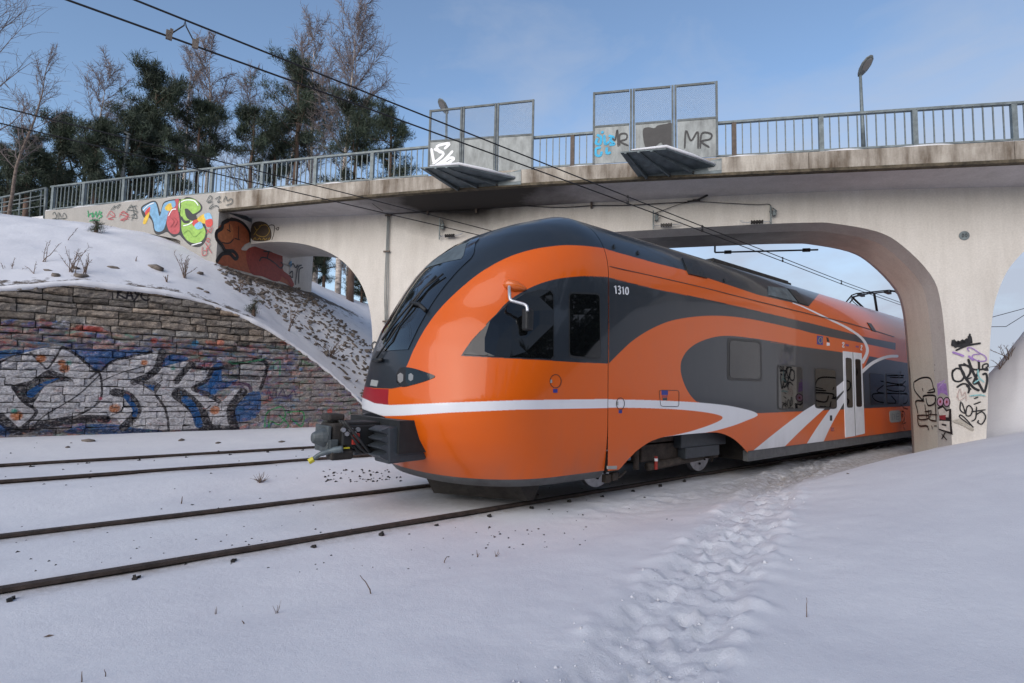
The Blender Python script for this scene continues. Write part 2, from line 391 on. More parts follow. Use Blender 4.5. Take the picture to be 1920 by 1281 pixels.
def prints(X, Y, z):
    for x, y, a, l, w, dp in FEET:
        m = (np.abs(X-x) < .32) & (np.abs(Y-y) < .32)
        if not m.any(): continue
        dx, dy = X[m]-x, Y[m]-y; p, q = (dx*math.cos(a)+dy*math.sin(a))/l, (-dx*math.sin(a)+dy*math.cos(a))/w
        r2 = np.sqrt(p*p+q*q); z[m] += -dp*(1-sstep(.75, 1.1, r2))+dp*.45*np.exp(-((r2-1.3)/.25)**2)
    return z
def snow_h(X, Y):
    X = np.asarray(X, float); Y = np.asarray(Y, float)
    z = base_h(X, Y)
    z = z+0.05*(fbm(X*0.35+9, Y*0.35, 3, 3)-0.45)*sstep(0.3, 2.5, 5.2-Y)
    z = z+0.018*(fbm(X*1.5, Y*2.6, 3, 5)-0.45)
    d = trail_dist(X, Y)+0.10*(vnoise(X*1.8, Y*1.8, 21)-0.5)
    k = 1-sstep(0.24, 0.42, d)
    lump = fbm(X*4.2, Y*4.2, 3, 11)-0.46
    lump2 = np.abs(fbm(X*9.0, Y*9.0, 3, 17)-0.44)
    lump3 = vnoise(X*17.0, Y*17.0, 19)-0.5
    z = z+k*(-0.045+0.05*lump+0.10*lump2+0.035*lump3)+0.028*np.exp(-((d-0.46)/0.12)**2)*(0.2+1.8*vnoise(X*7, Y*7, 8)**2)
    far = (1-sstep(0.5, 1.9, d))*(1-k)
    z = z+far*0.035*(fbm(X*2.2, Y*2.2, 3, 31)-0.5)
    if z.ndim: z = prints(X, Y, np.array(z))
    # scoured rough strip beside the train
    r = np.exp(-((Y-5.25)/0.55)**2)*sstep(4.5, 7.0, X)*(1-sstep(16, 18, X))
    z = z+r*0.10*(fbm(X*4, Y*5, 4, 41)-0.48)
    # snow packed against the rails
    for ry in RAIL_Y+RAIL_Y2:
        z = z+0.02*np.exp(-((Y-ry)/0.10)**2)*(vnoise(X*1.3, Y*0+ry, 51)-0.25)
    return z
def grid_mesh(name, xs, ys, fn, mat, smooth_=True, attrs=None):
    X, Y = np.meshgrid(xs, ys, indexing='ij'); Z = fn(X, Y)
    nx, ny = X.shape
    co = np.stack([X, Y, Z], -1).reshape(-1, 3)
    idx = np.arange(nx*ny).reshape(nx, ny)
    q = np.stack([idx[:-1, :-1], idx[1:, :-1], idx[1:, 1:], idx[:-1, 1:]], -1).reshape(-1, 4)
    me = bpy.data.meshes.new(name)
    me.vertices.add(len(co)); me.vertices.foreach_set('co', co.ravel())
    me.loops.add(q.size); me.loops.foreach_set('vertex_index', q.ravel())
    me.polygons.add(len(q)); me.polygons.foreach_set('loop_start', np.arange(0, q.size, 4))
    me.polygons.foreach_set('loop_total', np.full(len(q), 4))
    me.update(calc_edges=True)
    if smooth_: me.polygons.foreach_set('use_smooth', [True]*len(q))
    for k, fa in (attrs or {}).items():
        a = me.attributes.new(k, 'FLOAT', 'POINT'); a.data.foreach_set('value', fa(X, Y).ravel().astype(np.float32))
    me.materials.append(mat); me.validate()
    o = bpy.data.objects.new(name, me); COL.objects.link(o); return o
def span(*segs):
    r = [segs[0][0]]
    for a, b, s in segs:
        n = max(1, int(round((b-a)/s))); r += list(a+(b-a)*np.arange(1, n+1)/n)
    return np.array(r)
def grime(X, Y):
    g = 0
    for ry in RAIL_Y+RAIL_Y2:
        g = np.maximum(g, 0.75*np.exp(-(np.maximum(np.abs(Y-ry)-0.05, 0)/0.16)**2))
    g = np.maximum(g, 0.55*np.exp(-((Y-7.1)/1.0)**2)*sstep(2.4, 6.0, X))
    g = np.maximum(g, 1.15*np.exp(-((Y-5.0)/0.7)**2)*sstep(4.5, 12, X))
    return g
def speck(X, Y):
    return 0.4*np.exp(-((Y-7.1)/1.6)**2)+0.3*np.exp(-((Y-5.2)/1.0)**2)*sstep(2, 8, X)+0.35*np.exp(-((Y-9.6)/1.2)**2)
def trod(X, Y):
    d = trail_dist(X, Y); return np.clip((1-sstep(.22, .50, d))+.45*(1-sstep(.5, 1.0, d))*vnoise(X*3, Y*3, 77)+.6*np.exp(-((Y-5.25)/0.6)**2)*sstep(4.0, 7.0, X)*(1-sstep(17, 19, X)), 0, 1)
g0 = grid_mesh('snow_ground', span((-60, -4, 2.0), (-4, 0.0, 0.1), (0.0, 7, 0.042), (7, 15, 0.07), (15, 24, 0.25), (24, 90, 2.5)),
               span((-60, -3, 2.5), (-3, 0.0, 0.2), (0.0, 6.2, 0.045), (6.2, 10.5, 0.11), (10.5, 16.6, 0.16)), snow_h, M['snow'],
               attrs={'grime': grime, 'speck': speck, 'trod': trod})
tag(g0, kind='structure')

# wall top line, traced on the wall's plane
wall_top = np.array([[p[0], p[2]] for p in (on_y(x, y, YW) for x, y in
    ((0, 541), (60, 537), (100, 532), (150, 530), (220, 538), (300, 547), (350, 556), (400, 571), (450, 590), (500, 614), (540, 640), (580, 668), (620, 699), (650, 727), (680, 757), (702, 782)))])
wall_top = np.vstack([[-14, wall_top[0, 1]+0.05], [-4, wall_top[0, 1]], wall_top, [wall_top[-1, 0]+0.35, 0.30]])
def ztop(x): return np.interp(x, wall_top[:, 0], wall_top[:, 1])
ctrl = []
for x in np.linspace(-14, wall_top[-1, 0]-0.2, 26): ctrl.append((x, YW, ztop(x)-0.02))
for x, y in ((40, 405), (90, 416), (180, 419), (250, 431), (300, 446), (340, 461), (385, 487), (408, 494)): ctrl.append(tuple(on_k(x, y, KF)))
UAB = uz(408, 440, KF)[0]                       # abutment corner
for k in (-0.5, 0.5, 1.5, 2.5, KB): 
    p = bp(UAB, k, 5.42+0.0*k); ctrl.append(tuple(p))
for x, y in ((697, 752),): ctrl.append(tuple(on_k(x, y, 0)))
p697 = on_k(697, 752, 0)
UPL = uz(697, 752, 0)[0]
for k in (1.2, TA+1): ctrl.append(tuple(bp(UPL, k, 1.25)))
ctrl.append(tuple(bp((UAB+UPL)/2, 0, (5.42+1.2)/2+0.1))); ctrl.append(tuple(bp((UAB+UPL)/2, TA, (5.42+1.25)/2+0.25)))
for x, y in ((560, 516), (590, 530), (620, 549), (660, 575), (697, 602)): ctrl.append(tuple(on_k(x, y, 8.5)))
ctrl += [(9.0, 16.4, 0.30), (10.5, 16.6, 0.28), (14, 17.5, 0.25), (20, 18, 0.25), (30, 18, 0.25), (60, 18, 0.25),
         (15, 25, 4.6), (20, 27, 5.0), (30, 28, 5.0), (60, 28, 5.0), (15, 40, 7.0), (30, 45, 7.5), (60, 60, 8),
         (-14, 25, 7.2), (-14, 32, 7.9), (-4, 30, 7.9), (0, 36, 8.2), (-14, 60, 9), (5, 60, 9), (30, 70, 9), (-40, 25, 7), (-40, 60, 9), (-40, 16.4, 3.6), (90, 60, 8), (90, 18, 0.3), (90, 28, 5), (10, 34, 7.2)]
ctrl = np.array(ctrl)
_d = np.linalg.norm(ctrl[:, None, :2]-ctrl[None, :, :2], axis=-1)
A_ = np.zeros((len(ctrl)+3,)*2); A_[:len(ctrl), :len(ctrl)] = _d+np.eye(len(ctrl))*-0.05
A_[:len(ctrl), -3] = 1; A_[:len(ctrl), -2:] = ctrl[:, :2]; A_[-3:, :len(ctrl)] = A_[:len(ctrl), -3:].T
_w = np.linalg.solve(A_, np.concatenate([ctrl[:, 2], [0, 0, 0]]))
def bank_h(X, Y):
    X = np.asarray(X, float); Y = np.asarray(Y, float); sh = X.shape
    P = np.stack([X.ravel(), Y.ravel()], -1); z = np.zeros(len(P))
    for i in range(0, len(P), 20000):
        q = P[i:i+20000]; D = np.linalg.norm(q[:, None]-ctrl[None, :, :2], axis=-1)
        z[i:i+20000] = D@_w[:-3]+_w[-3]+q@_w[-2:]
    z = z.reshape(sh)
    return np.maximum(z, -0.1)
def bank_s(X, Y):
    n = sstep(0.1, 1.0, np.asarray(Y)-YW)
    z = bank_h(X, Y)+n*0.16*(fbm(X*0.9, Y*0.9, 4, 61)-0.47)+n*0.05*(fbm(X*4, Y*4, 3, 65)-0.45)
    # the bank stops at the wall top / the retaining wings
    return z
def earth(X, Y):
    u = (X-BO[0])*BV[0]+(Y-BO[1])*BV[1]; k = (X-BO[0])*KV[0]+(Y-BO[1])*KV[1]; du = u-UAB
    m = sstep(-2.4, -0.6, k)*(1-sstep(5.5, 8.5, k))*sstep(-0.5, 0.1, du)
    e = m*(0.68*np.exp(-(du/0.6)**2)+0.13*np.exp(-((du-1.0)/1.3)**2)+0.07*(1-sstep(3.5, 6, du)))
    return e+0.58*np.exp(-((Y-YW)/0.5)**2)*sstep(-8, -2, X)*(1-sstep(3.5, 6, X))
g1 = grid_mesh('snowy_bank', span((-60, -8, 2.0), (-8, 16, 0.14), (16, 30, 0.6), (30, 90, 3)), span((YW+0.12, 28, 0.14), (28, 45, 0.6), (45, 100, 3)), bank_s, M['snow2'], attrs={'earth': earth})
tag(g1, kind='structure')
mb = MB(); mb.add([(-1500, -1500, -1.2), (1500, -1500, -1.2), (1500, 1500, -1.2), (-1500, 1500, -1.2)], [(0, 1, 2, 3)])
tag(mb.build('distant_snow_field', M['snow2']), kind='structure')

# ------------------------------------------------------------------ painting canvas (numpy), used for paint on the stone wall and the train
class Canvas:
    def __init__(s, w, h, color): s.w, s.h = w, h; s.a = np.empty((h, w, 3), np.float32); s.a[:] = color
    def _box(s, P, pad):
        x0 = max(int(P[:, 0].min()-pad), 0); x1 = min(int(P[:, 0].max()+pad)+2, s.w)
        y0 = max(int(P[:, 1].min()-pad), 0); y1 = min(int(P[:, 1].max()+pad)+2, s.h)
        return x0, x1, y0, y1
    def mask_poly(s, P):
        P = np.asarray(P, float); x0, x1, y0, y1 = s._box(P, 2)
        if x1 <= x0 or y1 <= y0: return None
        X, Y = np.meshgrid(np.arange(x0, x1)+0.5, np.arange(y0, y1)+0.5)
        return (x0, x1, y0, y1), inside(X, Y, P).astype(np.float32)
    def mask_stroke(s, P, width, soft=1.0):
        P = np.asarray(P, float); pad = np.max(width)/2+3
        x0, x1, y0, y1 = s._box(P, pad)
        if x1 <= x0 or y1 <= y0: return None
        X, Y = np.meshgrid(np.arange(x0, x1)+0.5, np.arange(y0, y1)+0.5)
        best = np.full(X.shape, 1e9)
        for a, b in zip(P[:-1], P[1:]):
            d = b-a; L2 = d@d+1e-9; t = np.clip(((X-a[0])*d[0]+(Y-a[1])*d[1])/L2, 0, 1)
            best = np.minimum(best, np.hypot(X-a[0]-t*d[0], Y-a[1]-t*d[1]))
        return (x0, x1, y0, y1), np.clip((width/2-best)/soft+0.5, 0, 1).astype(np.float32)
    def put(s, mk, color, alpha=1.0, tex=None):
        if mk is None: return
        (x0, x1, y0, y1), k = mk; k = k*alpha
        if tex is not None: k = k*tex[y0:y1, x0:x1]
        s.a[y0:y1, x0:x1] = s.a[y0:y1, x0:x1]*(1-k[..., None])+np.asarray(color, np.float32)*k[..., None]
    def image(s, name):
        im = bpy.data.images.new(name, s.w, s.h, float_buffer=True); im.colorspace_settings.name = 'Linear Rec.709'
        px = np.ones((s.h, s.w, 4), np.float32); px[..., :3] = s.a
        im.pixels.foreach_set(px.ravel()); im.update(); im.pack(); return im
def inside(X, Y, P):
    P = np.asarray(P, float); r = np.zeros(X.shape, bool)
    for (xa, ya), (xb, yb) in zip(P, np.roll(P, -1, 0)):
        if ya == yb: continue
        c = (ya > Y) != (yb > Y)
        r ^= c & (X < (xb-xa)*(Y-ya)/(yb-ya)+xa)
    return r
def image_mat(name, im, rough, coat=0.0, bump=0.0, spec=0.5):
    mt = bpy.data.materials.new(name); mt.use_nodes = True; t = mt.node_tree; b = t.nodes['Principled BSDF']
    uv = N(t, 'ShaderNodeUVMap', uv_map='UVMap'); ti = N(t, 'ShaderNodeTexImage', image=im, extension='EXTEND', interpolation='Linear')
    t.links.new(uv.outputs[0], ti.inputs[0]); t.links.new(ti.outputs[0], b.inputs['Base Color'])
    b.inputs['Roughness'].default_value = rough; b.inputs['Coat Weight'].default_value = coat; b.inputs['Coat Roughness'].default_value = 0.03
    b.inputs['Specular IOR Level'].default_value = spec
    if bump:
        c = N(t, 'ShaderNodeTexCoord'); n2 = N(t, 'ShaderNodeTexNoise', inputs={'Scale': 18.0, 'Detail': 8.0, 'Roughness': 0.7})
        t.links.new(c.outputs['Object'], n2.inputs['Vector'])
        bm_ = N(t, 'ShaderNodeBump', inputs={'Strength': bump, 'Distance': 0.03})
        t.links.new(n2.outputs['Fac'], bm_.inputs['Height']); t.links.new(bm_.outputs[0], b.inputs['Normal'])
    return mt
def set_uv(me, fn):
    co = np.empty(len(me.vertices)*3); me.vertices.foreach_get('co', co); co = co.reshape(-1, 3)
    li = np.empty(len(me.loops), np.int64); me.loops.foreach_get('vertex_index', li)
    uv = me.uv_layers.new(name='UVMap'); uv.data.foreach_set('uv', fn(co)[li].astype(np.float32).ravel())

# ------------------------------------------------------------------ stone retaining wall with its graffiti
WX0, WX1, WZ0, WZ1 = -3.5, 9.5, 0.0, 4.0
WS = 190.0
cv = Canvas(int((WX1-WX0)*WS), int((WZ1-WZ0)*WS), (0.2, 0.18, 0.16))
gx, gy = np.meshgrid(np.arange(cv.w)/WS+WX0, np.arange(cv.h)/WS+WZ0)
def wp(pts):                                    # photograph px -> canvas px on the wall plane
    o = []
    for x, y in pts:
        p = on_y(x, y, YW); o.append(((p[0]-WX0)*WS, (p[2]-WZ0)*WS))
    return np.array(o)
C4 = lambda pts: [(x/2.98, 400+y/2.98) for x, y in pts]
nA = fbm(gx*3, gy*9, 5, 101); nB = fbm(gx*14, gy*22, 4, 111); nC = fbm(gx*40, gy*50, 3, 121)
tone = np.clip(0.55+1.3*(nA-0.47)+0.5*(nB-0.47), 0, 1)[..., None]
cv.a = ((1-tone)*np.array((0.115, 0.094, 0.074))+tone*np.array((0.33, 0.29, 0.25))).astype(np.float32)
# painted zone: grey-white old paint under everything below a wavy line
line = np.interp(gx, *np.array([wp([(x, y)])[0] for x, y in ((0, 612), (120, 615), (240, 634), (330, 640), (420, 655), (520, 650), (600, 650), (700, 690))]).T*(1/WS) + np.array([[WX0], [WZ0]]))
pz = sstep(-0.10, 0.45, line-gy+0.5*(nA-0.47))
old = np.array((0.27, 0.255, 0.265))*(0.55+0.9*nB[..., None])
cv.a = (cv.a*(1-0.6*pz[..., None])+old*0.6*pz[..., None]).astype(np.float32)
pal = [(0.03, 0.12, 0.33), (0.025, 0.06, 0.25), (0.36, 0.09, 0.05), (0.36, 0.05, 0.05), (0.07, 0.05, 0.12), (0.42, 0.40, 0.44), (0.03, 0.16, 0.30), (0.025, 0.02, 0.03), (0.30, 0.29, 0.31), (0.40, 0.16, 0.10), (0.06, 0.22, 0.16)]
wear = np.clip(2.2*nB-0.35, 0, 1)*np.clip(2.4*nC-0.3, 0, 1)
r_ = random.Random(5)
for i in range(3200):
    X = r_.uniform(-3.4, 8.6); zl = float(np.interp(X, gx[0], line[0])); z = r_.uniform(0.1, zl+0.12)
    top = (z > zl-0.85)
    c = r_.choice(pal); L = r_.uniform(0.05, 0.30)*(1.35 if top else 0.7)
    if X > 5.6: c = r_.choice([(0.36, 0.10, 0.06), (0.15, 0.10, 0.18), (0.10, 0.09, 0.24), (0.33, 0.27, 0.24), (0.30, 0.10, 0.06), (0.09, 0.20, 0.10), (0.28, 0.25, 0.22), (0.24, 0.21, 0.19)])
    a = np.array([(X-WX0)*WS, (z-WZ0)*WS]); d = np.array([math.cos(r_.gauss(0, 0.25)), math.sin(r_.gauss(0, 0.25))])*L*WS
    cv.put(cv.mask_stroke([a-d/2, a+d/2], r_.uniform(4, 22), 6), c, r_.uniform(0.35, 0.9), wear)
silver = (0.50, 0.49, 0.50); BLK = (0.016, 0.014, 0.019); BLU = (0.014, 0.085, 0.24); ORA = (0.42, 0.13, 0.03); TEAL = (0.02, 0.26, 0.20)
body = np.clip(1.25-1.1*np.abs(nC-0.5)-0.5*(nB < 0.36), 0, 1); ink = np.clip(1.55-1.0*nC-0.35*nB, 0.15, 1)
def poly(pts, c, a=1.0, tex=None, sm=True):
    P = wp(C4(pts)); P = smooth(P, 5, True) if sm else P
    cv.put(cv.mask_poly(P), c, a, tex)
def stroke(pts, w, c, a=1.0, tex=None, soft=3):
    cv.put(cv.mask_stroke(smooth(wp(C4(pts)), 6), w/2.98*2.45, soft), c, a, tex)
for P in ([(0, 770), (160, 765), (175, 775), (0, 835)], [(330, 760), (830, 770), (640, 830), (545, 885), (430, 800)], [(0, 1165), (90, 1215), (0, 1240)],
          [(390, 1232), (480, 1180), (700, 1185), (900, 1222)], [(930, 800), (1010, 790), (1050, 820), (930, 850), (870, 880)], [(1360, 1020), (1450, 1000), (1440, 1130), (1330, 1165), (1310, 1110)],
          [(1180, 860), (1240, 840), (1240, 940), (1330, 930), (1190, 1010), (1100, 985)]): poly(P, BLU, 0.85, ink)
poly([(-40, 860), (60, 800), (170, 772), (250, 752), (345, 745), (430, 790), (545, 885), (640, 822), (830, 780), (920, 772), (900, 860), (940, 850), (1040, 828), (1085, 850), (1060, 890), (1180, 872), (1150, 930), (1080, 985), (1225, 1052), (1310, 985), (1380, 1010), (1285, 1100), (1290, 1195), (1130, 1200), (950, 1212), (700, 1190), (640, 1140), (500, 1135), (260, 1168), (110, 1205), (-40, 1130)], silver, 0.93, body)
poly([(1335, 850), (1480, 830), (1455, 985), (1380, 980), (1330, 930)], (0.36, 0.35, 0.35), 0.7, body)
poly([(70, 962), (180, 930), (262, 878), (335, 895), (412, 938), (330, 942), (250, 968), (190, 1055), (120, 1045), (80, 1000)], BLK, 0.95, ink)
poly([(148, 1003), (240, 945), (330, 922), (250, 965), (180, 1030)], BLU, 0.9, ink)
stroke([(0, 1140), (70, 1205)], 44, BLK, .95, ink); stroke([(110, 1215), (260, 1178), (450, 1150), (590, 1150)], 44, BLK, .95, ink); stroke([(0, 1228), (300, 1222), (700, 1215), (940, 1222), (1300, 1205)], 26, BLK, .7, ink)
stroke([(640, 1000), (715, 1020), (765, 1090), (745, 1140), (690, 1195)], 44, BLK, .95, ink); stroke([(705, 1025), (752, 1090), (752, 1125)], 26, BLU, .95, ink)
stroke([(1000, 1010), (1060, 1055), (1115, 1120), (1150, 1195)], 78, BLK, .95, ink); stroke([(1035, 1040), (1080, 1090), (1110, 1180)], 42, BLU, .95, ink)
stroke([(905, 775), (880, 860), (830, 908), (750, 942)], 40, BLK, .95, ink); poly([(740, 940), (860, 935), (900, 960), (868, 1010), (800, 965)], BLK, .9, ink, False); poly([(800, 955), (862, 960), (858, 995)], BLU, .95, None, False)
stroke([(1065, 842), (1015, 900), (985, 940)], 34, BLK, .95, ink); stroke([(1185, 870), (1150, 935), (1080, 980), (1160, 1010), (1222, 1052)], 26, BLK, .95, ink); stroke([(1220, 880), (1180, 960), (1190, 1000)], 36, BLU, .9, ink)
stroke([(1355, 1000), (1290, 1095), (1310, 1205)], 52, BLK, .95, ink); stroke([(1180, 1195), (1320, 1205)], 36, BLK, .9, ink); stroke([(1080, 860), (1200, 870), (1310, 842), (1485, 832), (1455, 980)], 22, BLK, .95, ink); stroke([(1250, 910), (1440, 920)], 28, BLK, .8, ink)
stroke([(1305, 950), (1385, 960), (1400, 990)], 22, (0.07, 0.03, 0.07), .9, ink)
for P, w in (([(170, 780), (235, 845), (272, 862), (345, 748)], 9), ([(545, 885), (505, 920), (550, 890), (568, 950), (560, 1040), (500, 1095), (420, 1135)], 11), ([(0, 835), (100, 790), (245, 800)], 9), ([(868, 1015), (925, 1100), (942, 1212)], 13),
             ([(350, 748), (430, 793), (545, 880), (640, 822), (832, 780), (835, 775)], 14), ([(72, 968), (130, 1050), (203, 1112), (110, 1208)], 15), ([(270, 1110), (275, 1165)], 7), ([(180, 1200), (250, 1130), (430, 1020), (560, 900)], 7), ([(560, 940), (680, 890), (790, 860)], 6), ([(620, 1130), (680, 1100), (690, 1040)], 7),
             ([(1130, 1110), (1175, 1075)], 7), ([(868, 965), (905, 935)], 7), ([(1340, 845), (1335, 925)], 8)): stroke(P, w, BLK, .95, ink, 2)
for (x, y), r, c in (((230, 812), 40, ORA), ((360, 868), 42, ORA), ((345, 835), 30, ORA), ((385, 835), 22, TEAL), ((640, 1090), 50, ORA), ((805, 835), 32, ORA), ((1200, 1100), 52, ORA), ((92, 1132), 46, ORA), ((80, 1105), 24, TEAL), ((965, 865), 22, TEAL), ((560, 1035), 14, (0.5, 0.05, 0.1)), ((1680, 872), 20, (0.03, 0.2, 0.42)), ((1840, 1105), 34, (0.45, 0.07, 0.05)), ((860, 712), 30, (0.42, 0.08, 0.06)), ((1090, 725), 34, (0.03, 0.22, 0.40)), ((1230, 722), 40, (0.42, 0.14, 0.09))):
    stroke([(x-1, y), (x+1, y)], r, c, .9, ink, 8)
for P in ([(500, 645), (560, 650)], [(440, 640), (540, 652)]): stroke(P, 30, (0.36, 0.07, 0.05), .8, ink, 8)
for P in ([(1475, 1190), (1492, 1115), (1570, 1082), (1592, 1130), (1560, 1180), (1505, 1160), (1500, 1195)], [(1605, 1112), (1692, 1112), (1682, 1190), (1630, 1150)], [(1560, 1130), (1610, 1180), (1590, 1205)]): stroke(P, 9, (0.03, 0.26, 0.08), .9, ink, 3)
for P in ([(1490, 1010), (1500, 985), (1515, 1030), (1530, 980), (1545, 1030)], [(1555, 1020), (1580, 985), (1600, 1030), (1640, 990), (1650, 1020)], [(1490, 1040), (1660, 1010)]): stroke(P, 8, (0.05, 0.03, 0.08), .85, ink, 3)
for P in ([(1280, 830), (1320, 840), (1480, 815)], [(1520, 840), (1560, 820), (1560, 900)]): stroke(P, 10, (0.03, 0.22, 0.10), .7, ink, 4)
for P in ([(662, 425), (655, 472)], [(700, 425), (660, 450), (698, 475)], [(706, 478), (722, 430), (742, 478)], [(712, 460), (738, 460)], [(745, 428), (764, 452), (790, 425), (750, 488)], [(828, 432), (795, 445), (790, 470), (815, 488), (835, 478)]): stroke(P, 10, BLK, .95, None, 2)
grit = np.clip(0.45+1.15*nC+0.35*(fbm(gx*90, gy*90, 2, 131)-0.45), 0.35, 1.25)
cv.a *= grit[..., None].astype(np.float32)
for i in range(420):                            # flecks of later overspray
    X = r_.uniform(-2.5, 8.3); z = r_.uniform(0.15, 2.1); a = np.array([(X-WX0)*WS, (z-WZ0)*WS]); t_ = r_.gauss(0, .6); d = np.array([math.cos(t_), math.sin(t_)])*r_.uniform(1, 14)
    cv.put(cv.mask_stroke([a-d, a+d], r_.uniform(2, 7), 3), r_.choice(pal+[(0.5, 0.48, 0.5)]*3), r_.uniform(.2, .6), wear)
gaps = np.clip((nB-0.56)*7, 0, 1)*pz             # places where the paint has come off the stone
cv.a = (cv.a*(1-0.55*gaps[..., None])+np.array((0.17, 0.15, 0.135))*0.55*gaps[..., None]).astype(np.float32)
# courses are laid out first, so that every stone has its own tone and dirty joints
r_ = random.Random(11); layout = []
z = 0.12
while z < 3.78:
    h = r_.choice((0.125, 0.15, 0.165, 0.18, 0.20)); x = -4.6-r_.uniform(0, 0.5)
    while x < wall_top[-1, 0]:
        w = r_.uniform(0.48, 0.95) if r_.random() < .78 else r_.uniform(0.22, 0.42)
        layout.append((z, h, x+0.007, x+w-0.007)); x += w
    z += h
for z, h, x0, x1 in layout:
    a, b = int((x0-WX0)*WS), int((x1-WX0)*WS); c, d = int((z-WZ0)*WS), int((z+h-WZ0)*WS)
    if b <= 1 or a >= cv.w-1: continue
    a, b = max(a, 0), min(b, cv.w); pk = float(pz[c:d, a:b].mean()) if d > c and b > a else 0
    t_ = 1+r_.gauss(0, .17)*(1-.75*pk); warm = r_.gauss(0, .04)*(1-pk); cv.a[c:d, a:b] *= np.array((t_*(1+warm), t_, t_*(1-warm)), np.float32)
    cv.a[max(c-2, 0):c+2, a:b] *= .5+.45*pk; cv.a[c:d, max(a-1, 0):a+2] *= .55+.42*pk
cv.a = np.clip(cv.a, 0.004, 0.8)
M['wall'] = image_mat('painted_limestone', cv.image('wall_paint'), 0.85, 0, 0.7, 0.25)
def wall_uv(co): return np.stack([(co[:, 0]-WX0)/(WX1-WX0), (co[:, 2]-WZ0)/(WZ1-WZ0)], -1)
wall = empty('stone_wall', (3.0, YW+0.2, 0.2)); tag(wall, 'long grey stone retaining wall covered in silver and blue graffiti lettering', 'wall')
stuff = MB(); n_st = 0
for z, h, x0, x1 in layout:
    w = x1-x0; nx, nz = max(4, int(w/0.085)), 4; up = z > 1.75
    zt = lambda q: min(z+h-0.008, float(ztop(q))-0.03)
    if zt((x0+x1)/2) < z+0.05 or min(zt(x0), zt(x1)) < z+0.02:
        if zt(x0) < z+0.04: continue
        while x1 > x0+0.1 and zt(x1) < z+0.03: x1 -= 0.04
        if x1-x0 < 0.12: continue
    depth = r_.uniform(0.0, 0.045) if up else r_.uniform(0, 0.028)
    seed = r_.randint(0, 999); tilt = r_.gauss(0, 0.02); tz = r_.gauss(0, 0.02); zb = z+0.012*r_.random(); dz = r_.gauss(0, .008)
    FX, FZ = np.meshgrid(np.linspace(0, 1, nx+1), np.linspace(0, 1, nz+1), indexing='ij')
    X = x0+(x1-x0)*FX; ZT = np.minimum(z+h-0.008, ztop(X)-0.03); Z = zb+(ZT-zb)*FZ
    e = np.minimum(np.minimum(FX, 1-FX)*(x1-x0), np.minimum(FZ, 1-FZ)*h); eb = 0.036 if up else 0.012
    edge = eb*(1-np.minimum(1, e/0.05))**1.3
    nn = fbm(X*6.0+seed, Z*9.0, 3, seed)-0.45+0.6*(vnoise(X*17.0, Z*19.0, seed)-.5)
    wob = 0.022*(vnoise(X*7.0, FZ*0+seed, seed)-0.5)*((FZ < .01)|(FZ > .99)) + dz*(FX-.5)*2
    Z = Z+0.10*(fbm(X*0.45+3, Z*0.8, 2, 205)-0.38)*sstep(.3, .8, Z)*(1-sstep(-.45, -.10, Z-ztop(X)))
    P = np.stack([X, YW-0.02-depth+edge-(0.08 if up else 0.040)*nn+tilt*(FX-.5)+tz*(FZ-.5), Z+wob], -1).reshape(-1, 3)
    vs = [tuple(p) for p in P]; fs = [(i*(nz+1)+j, i*(nz+1)+j+nz+1, i*(nz+1)+j+nz+2, i*(nz+1)+j+1) for i in range(nx) for j in range(nz)]
    rim = [i*(nz+1) for i in range(nx+1)]+[nx*(nz+1)+j for j in range(1, nz+1)]+[i*(nz+1)+nz for i in range(nx-1, -1, -1)]+[j for j in range(nz-1, 0, -1)]
    o = len(vs); vs += [(vs[q][0], YW+0.14, vs[q][2]) for q in rim]
    for q in range(len(rim)): fs.append((rim[q], o+q, o+(q+1) % len(rim), rim[(q+1) % len(rim)]))
    if x1 < -1.0: stuff.add(vs, fs); continue
    mb = MB(); mb.add(vs, fs); ob = mb.build('stone', M['wall'], None, smooth_=False); set_uv(ob.data, wall_uv); keep(ob, wall); n_st += 1
ob = stuff.build('stone_courses', M['wall']); set_uv(ob.data, wall_uv); keep(ob, wall); ob['kind'] = 'stuff'
mb = MB(); P = [(x, zz-0.05) for x, zz in wall_top if x > -14.1]; P = [(-14, 0.05)]+P+[(wall_top[-1, 0], 0.05)]
mb.hexa([(x, YW+0.045, zz) for x, zz in P][::-1], [(x, YW+0.35, zz) for x, zz in P][::-1])
keep(mb.build('mortar_core', M['mortar']), wall)
mb = MB(); prof = []                            # snow lying along the wall head
for x in np.arange(-8, wall_top[-1, 0]-0.1, 0.11):
    t = float(ztop(x)); s_ = float(fbm(np.array(x*1.6), np.array(3.0), 3, 71)); d = 0.02+0.13*s_
    prof.append([(x, YW+0.30, t-0.08), (x, YW+0.02, t-0.08), (x, YW-0.02-0.16*max(0, s_-0.3), t-0.06-0.12*max(0, s_-0.40)), (x, YW-0.03-0.12*max(0, s_-0.3), t+d*0.35), (x, YW+0.06, t+d*0.8), (x, YW+0.34, t+d+0.02)])
vs = [p for q in prof for p in q]
mb.add(vs, [(i*6+j, i*6+j+1, i*6+j+7, i*6+j+6) for i in range(len(prof)-1) for j in range(5)])
keep(mb.build('snow_cap', M['snowcap'], smooth_=True), wall)['kind'] = 'stuff'

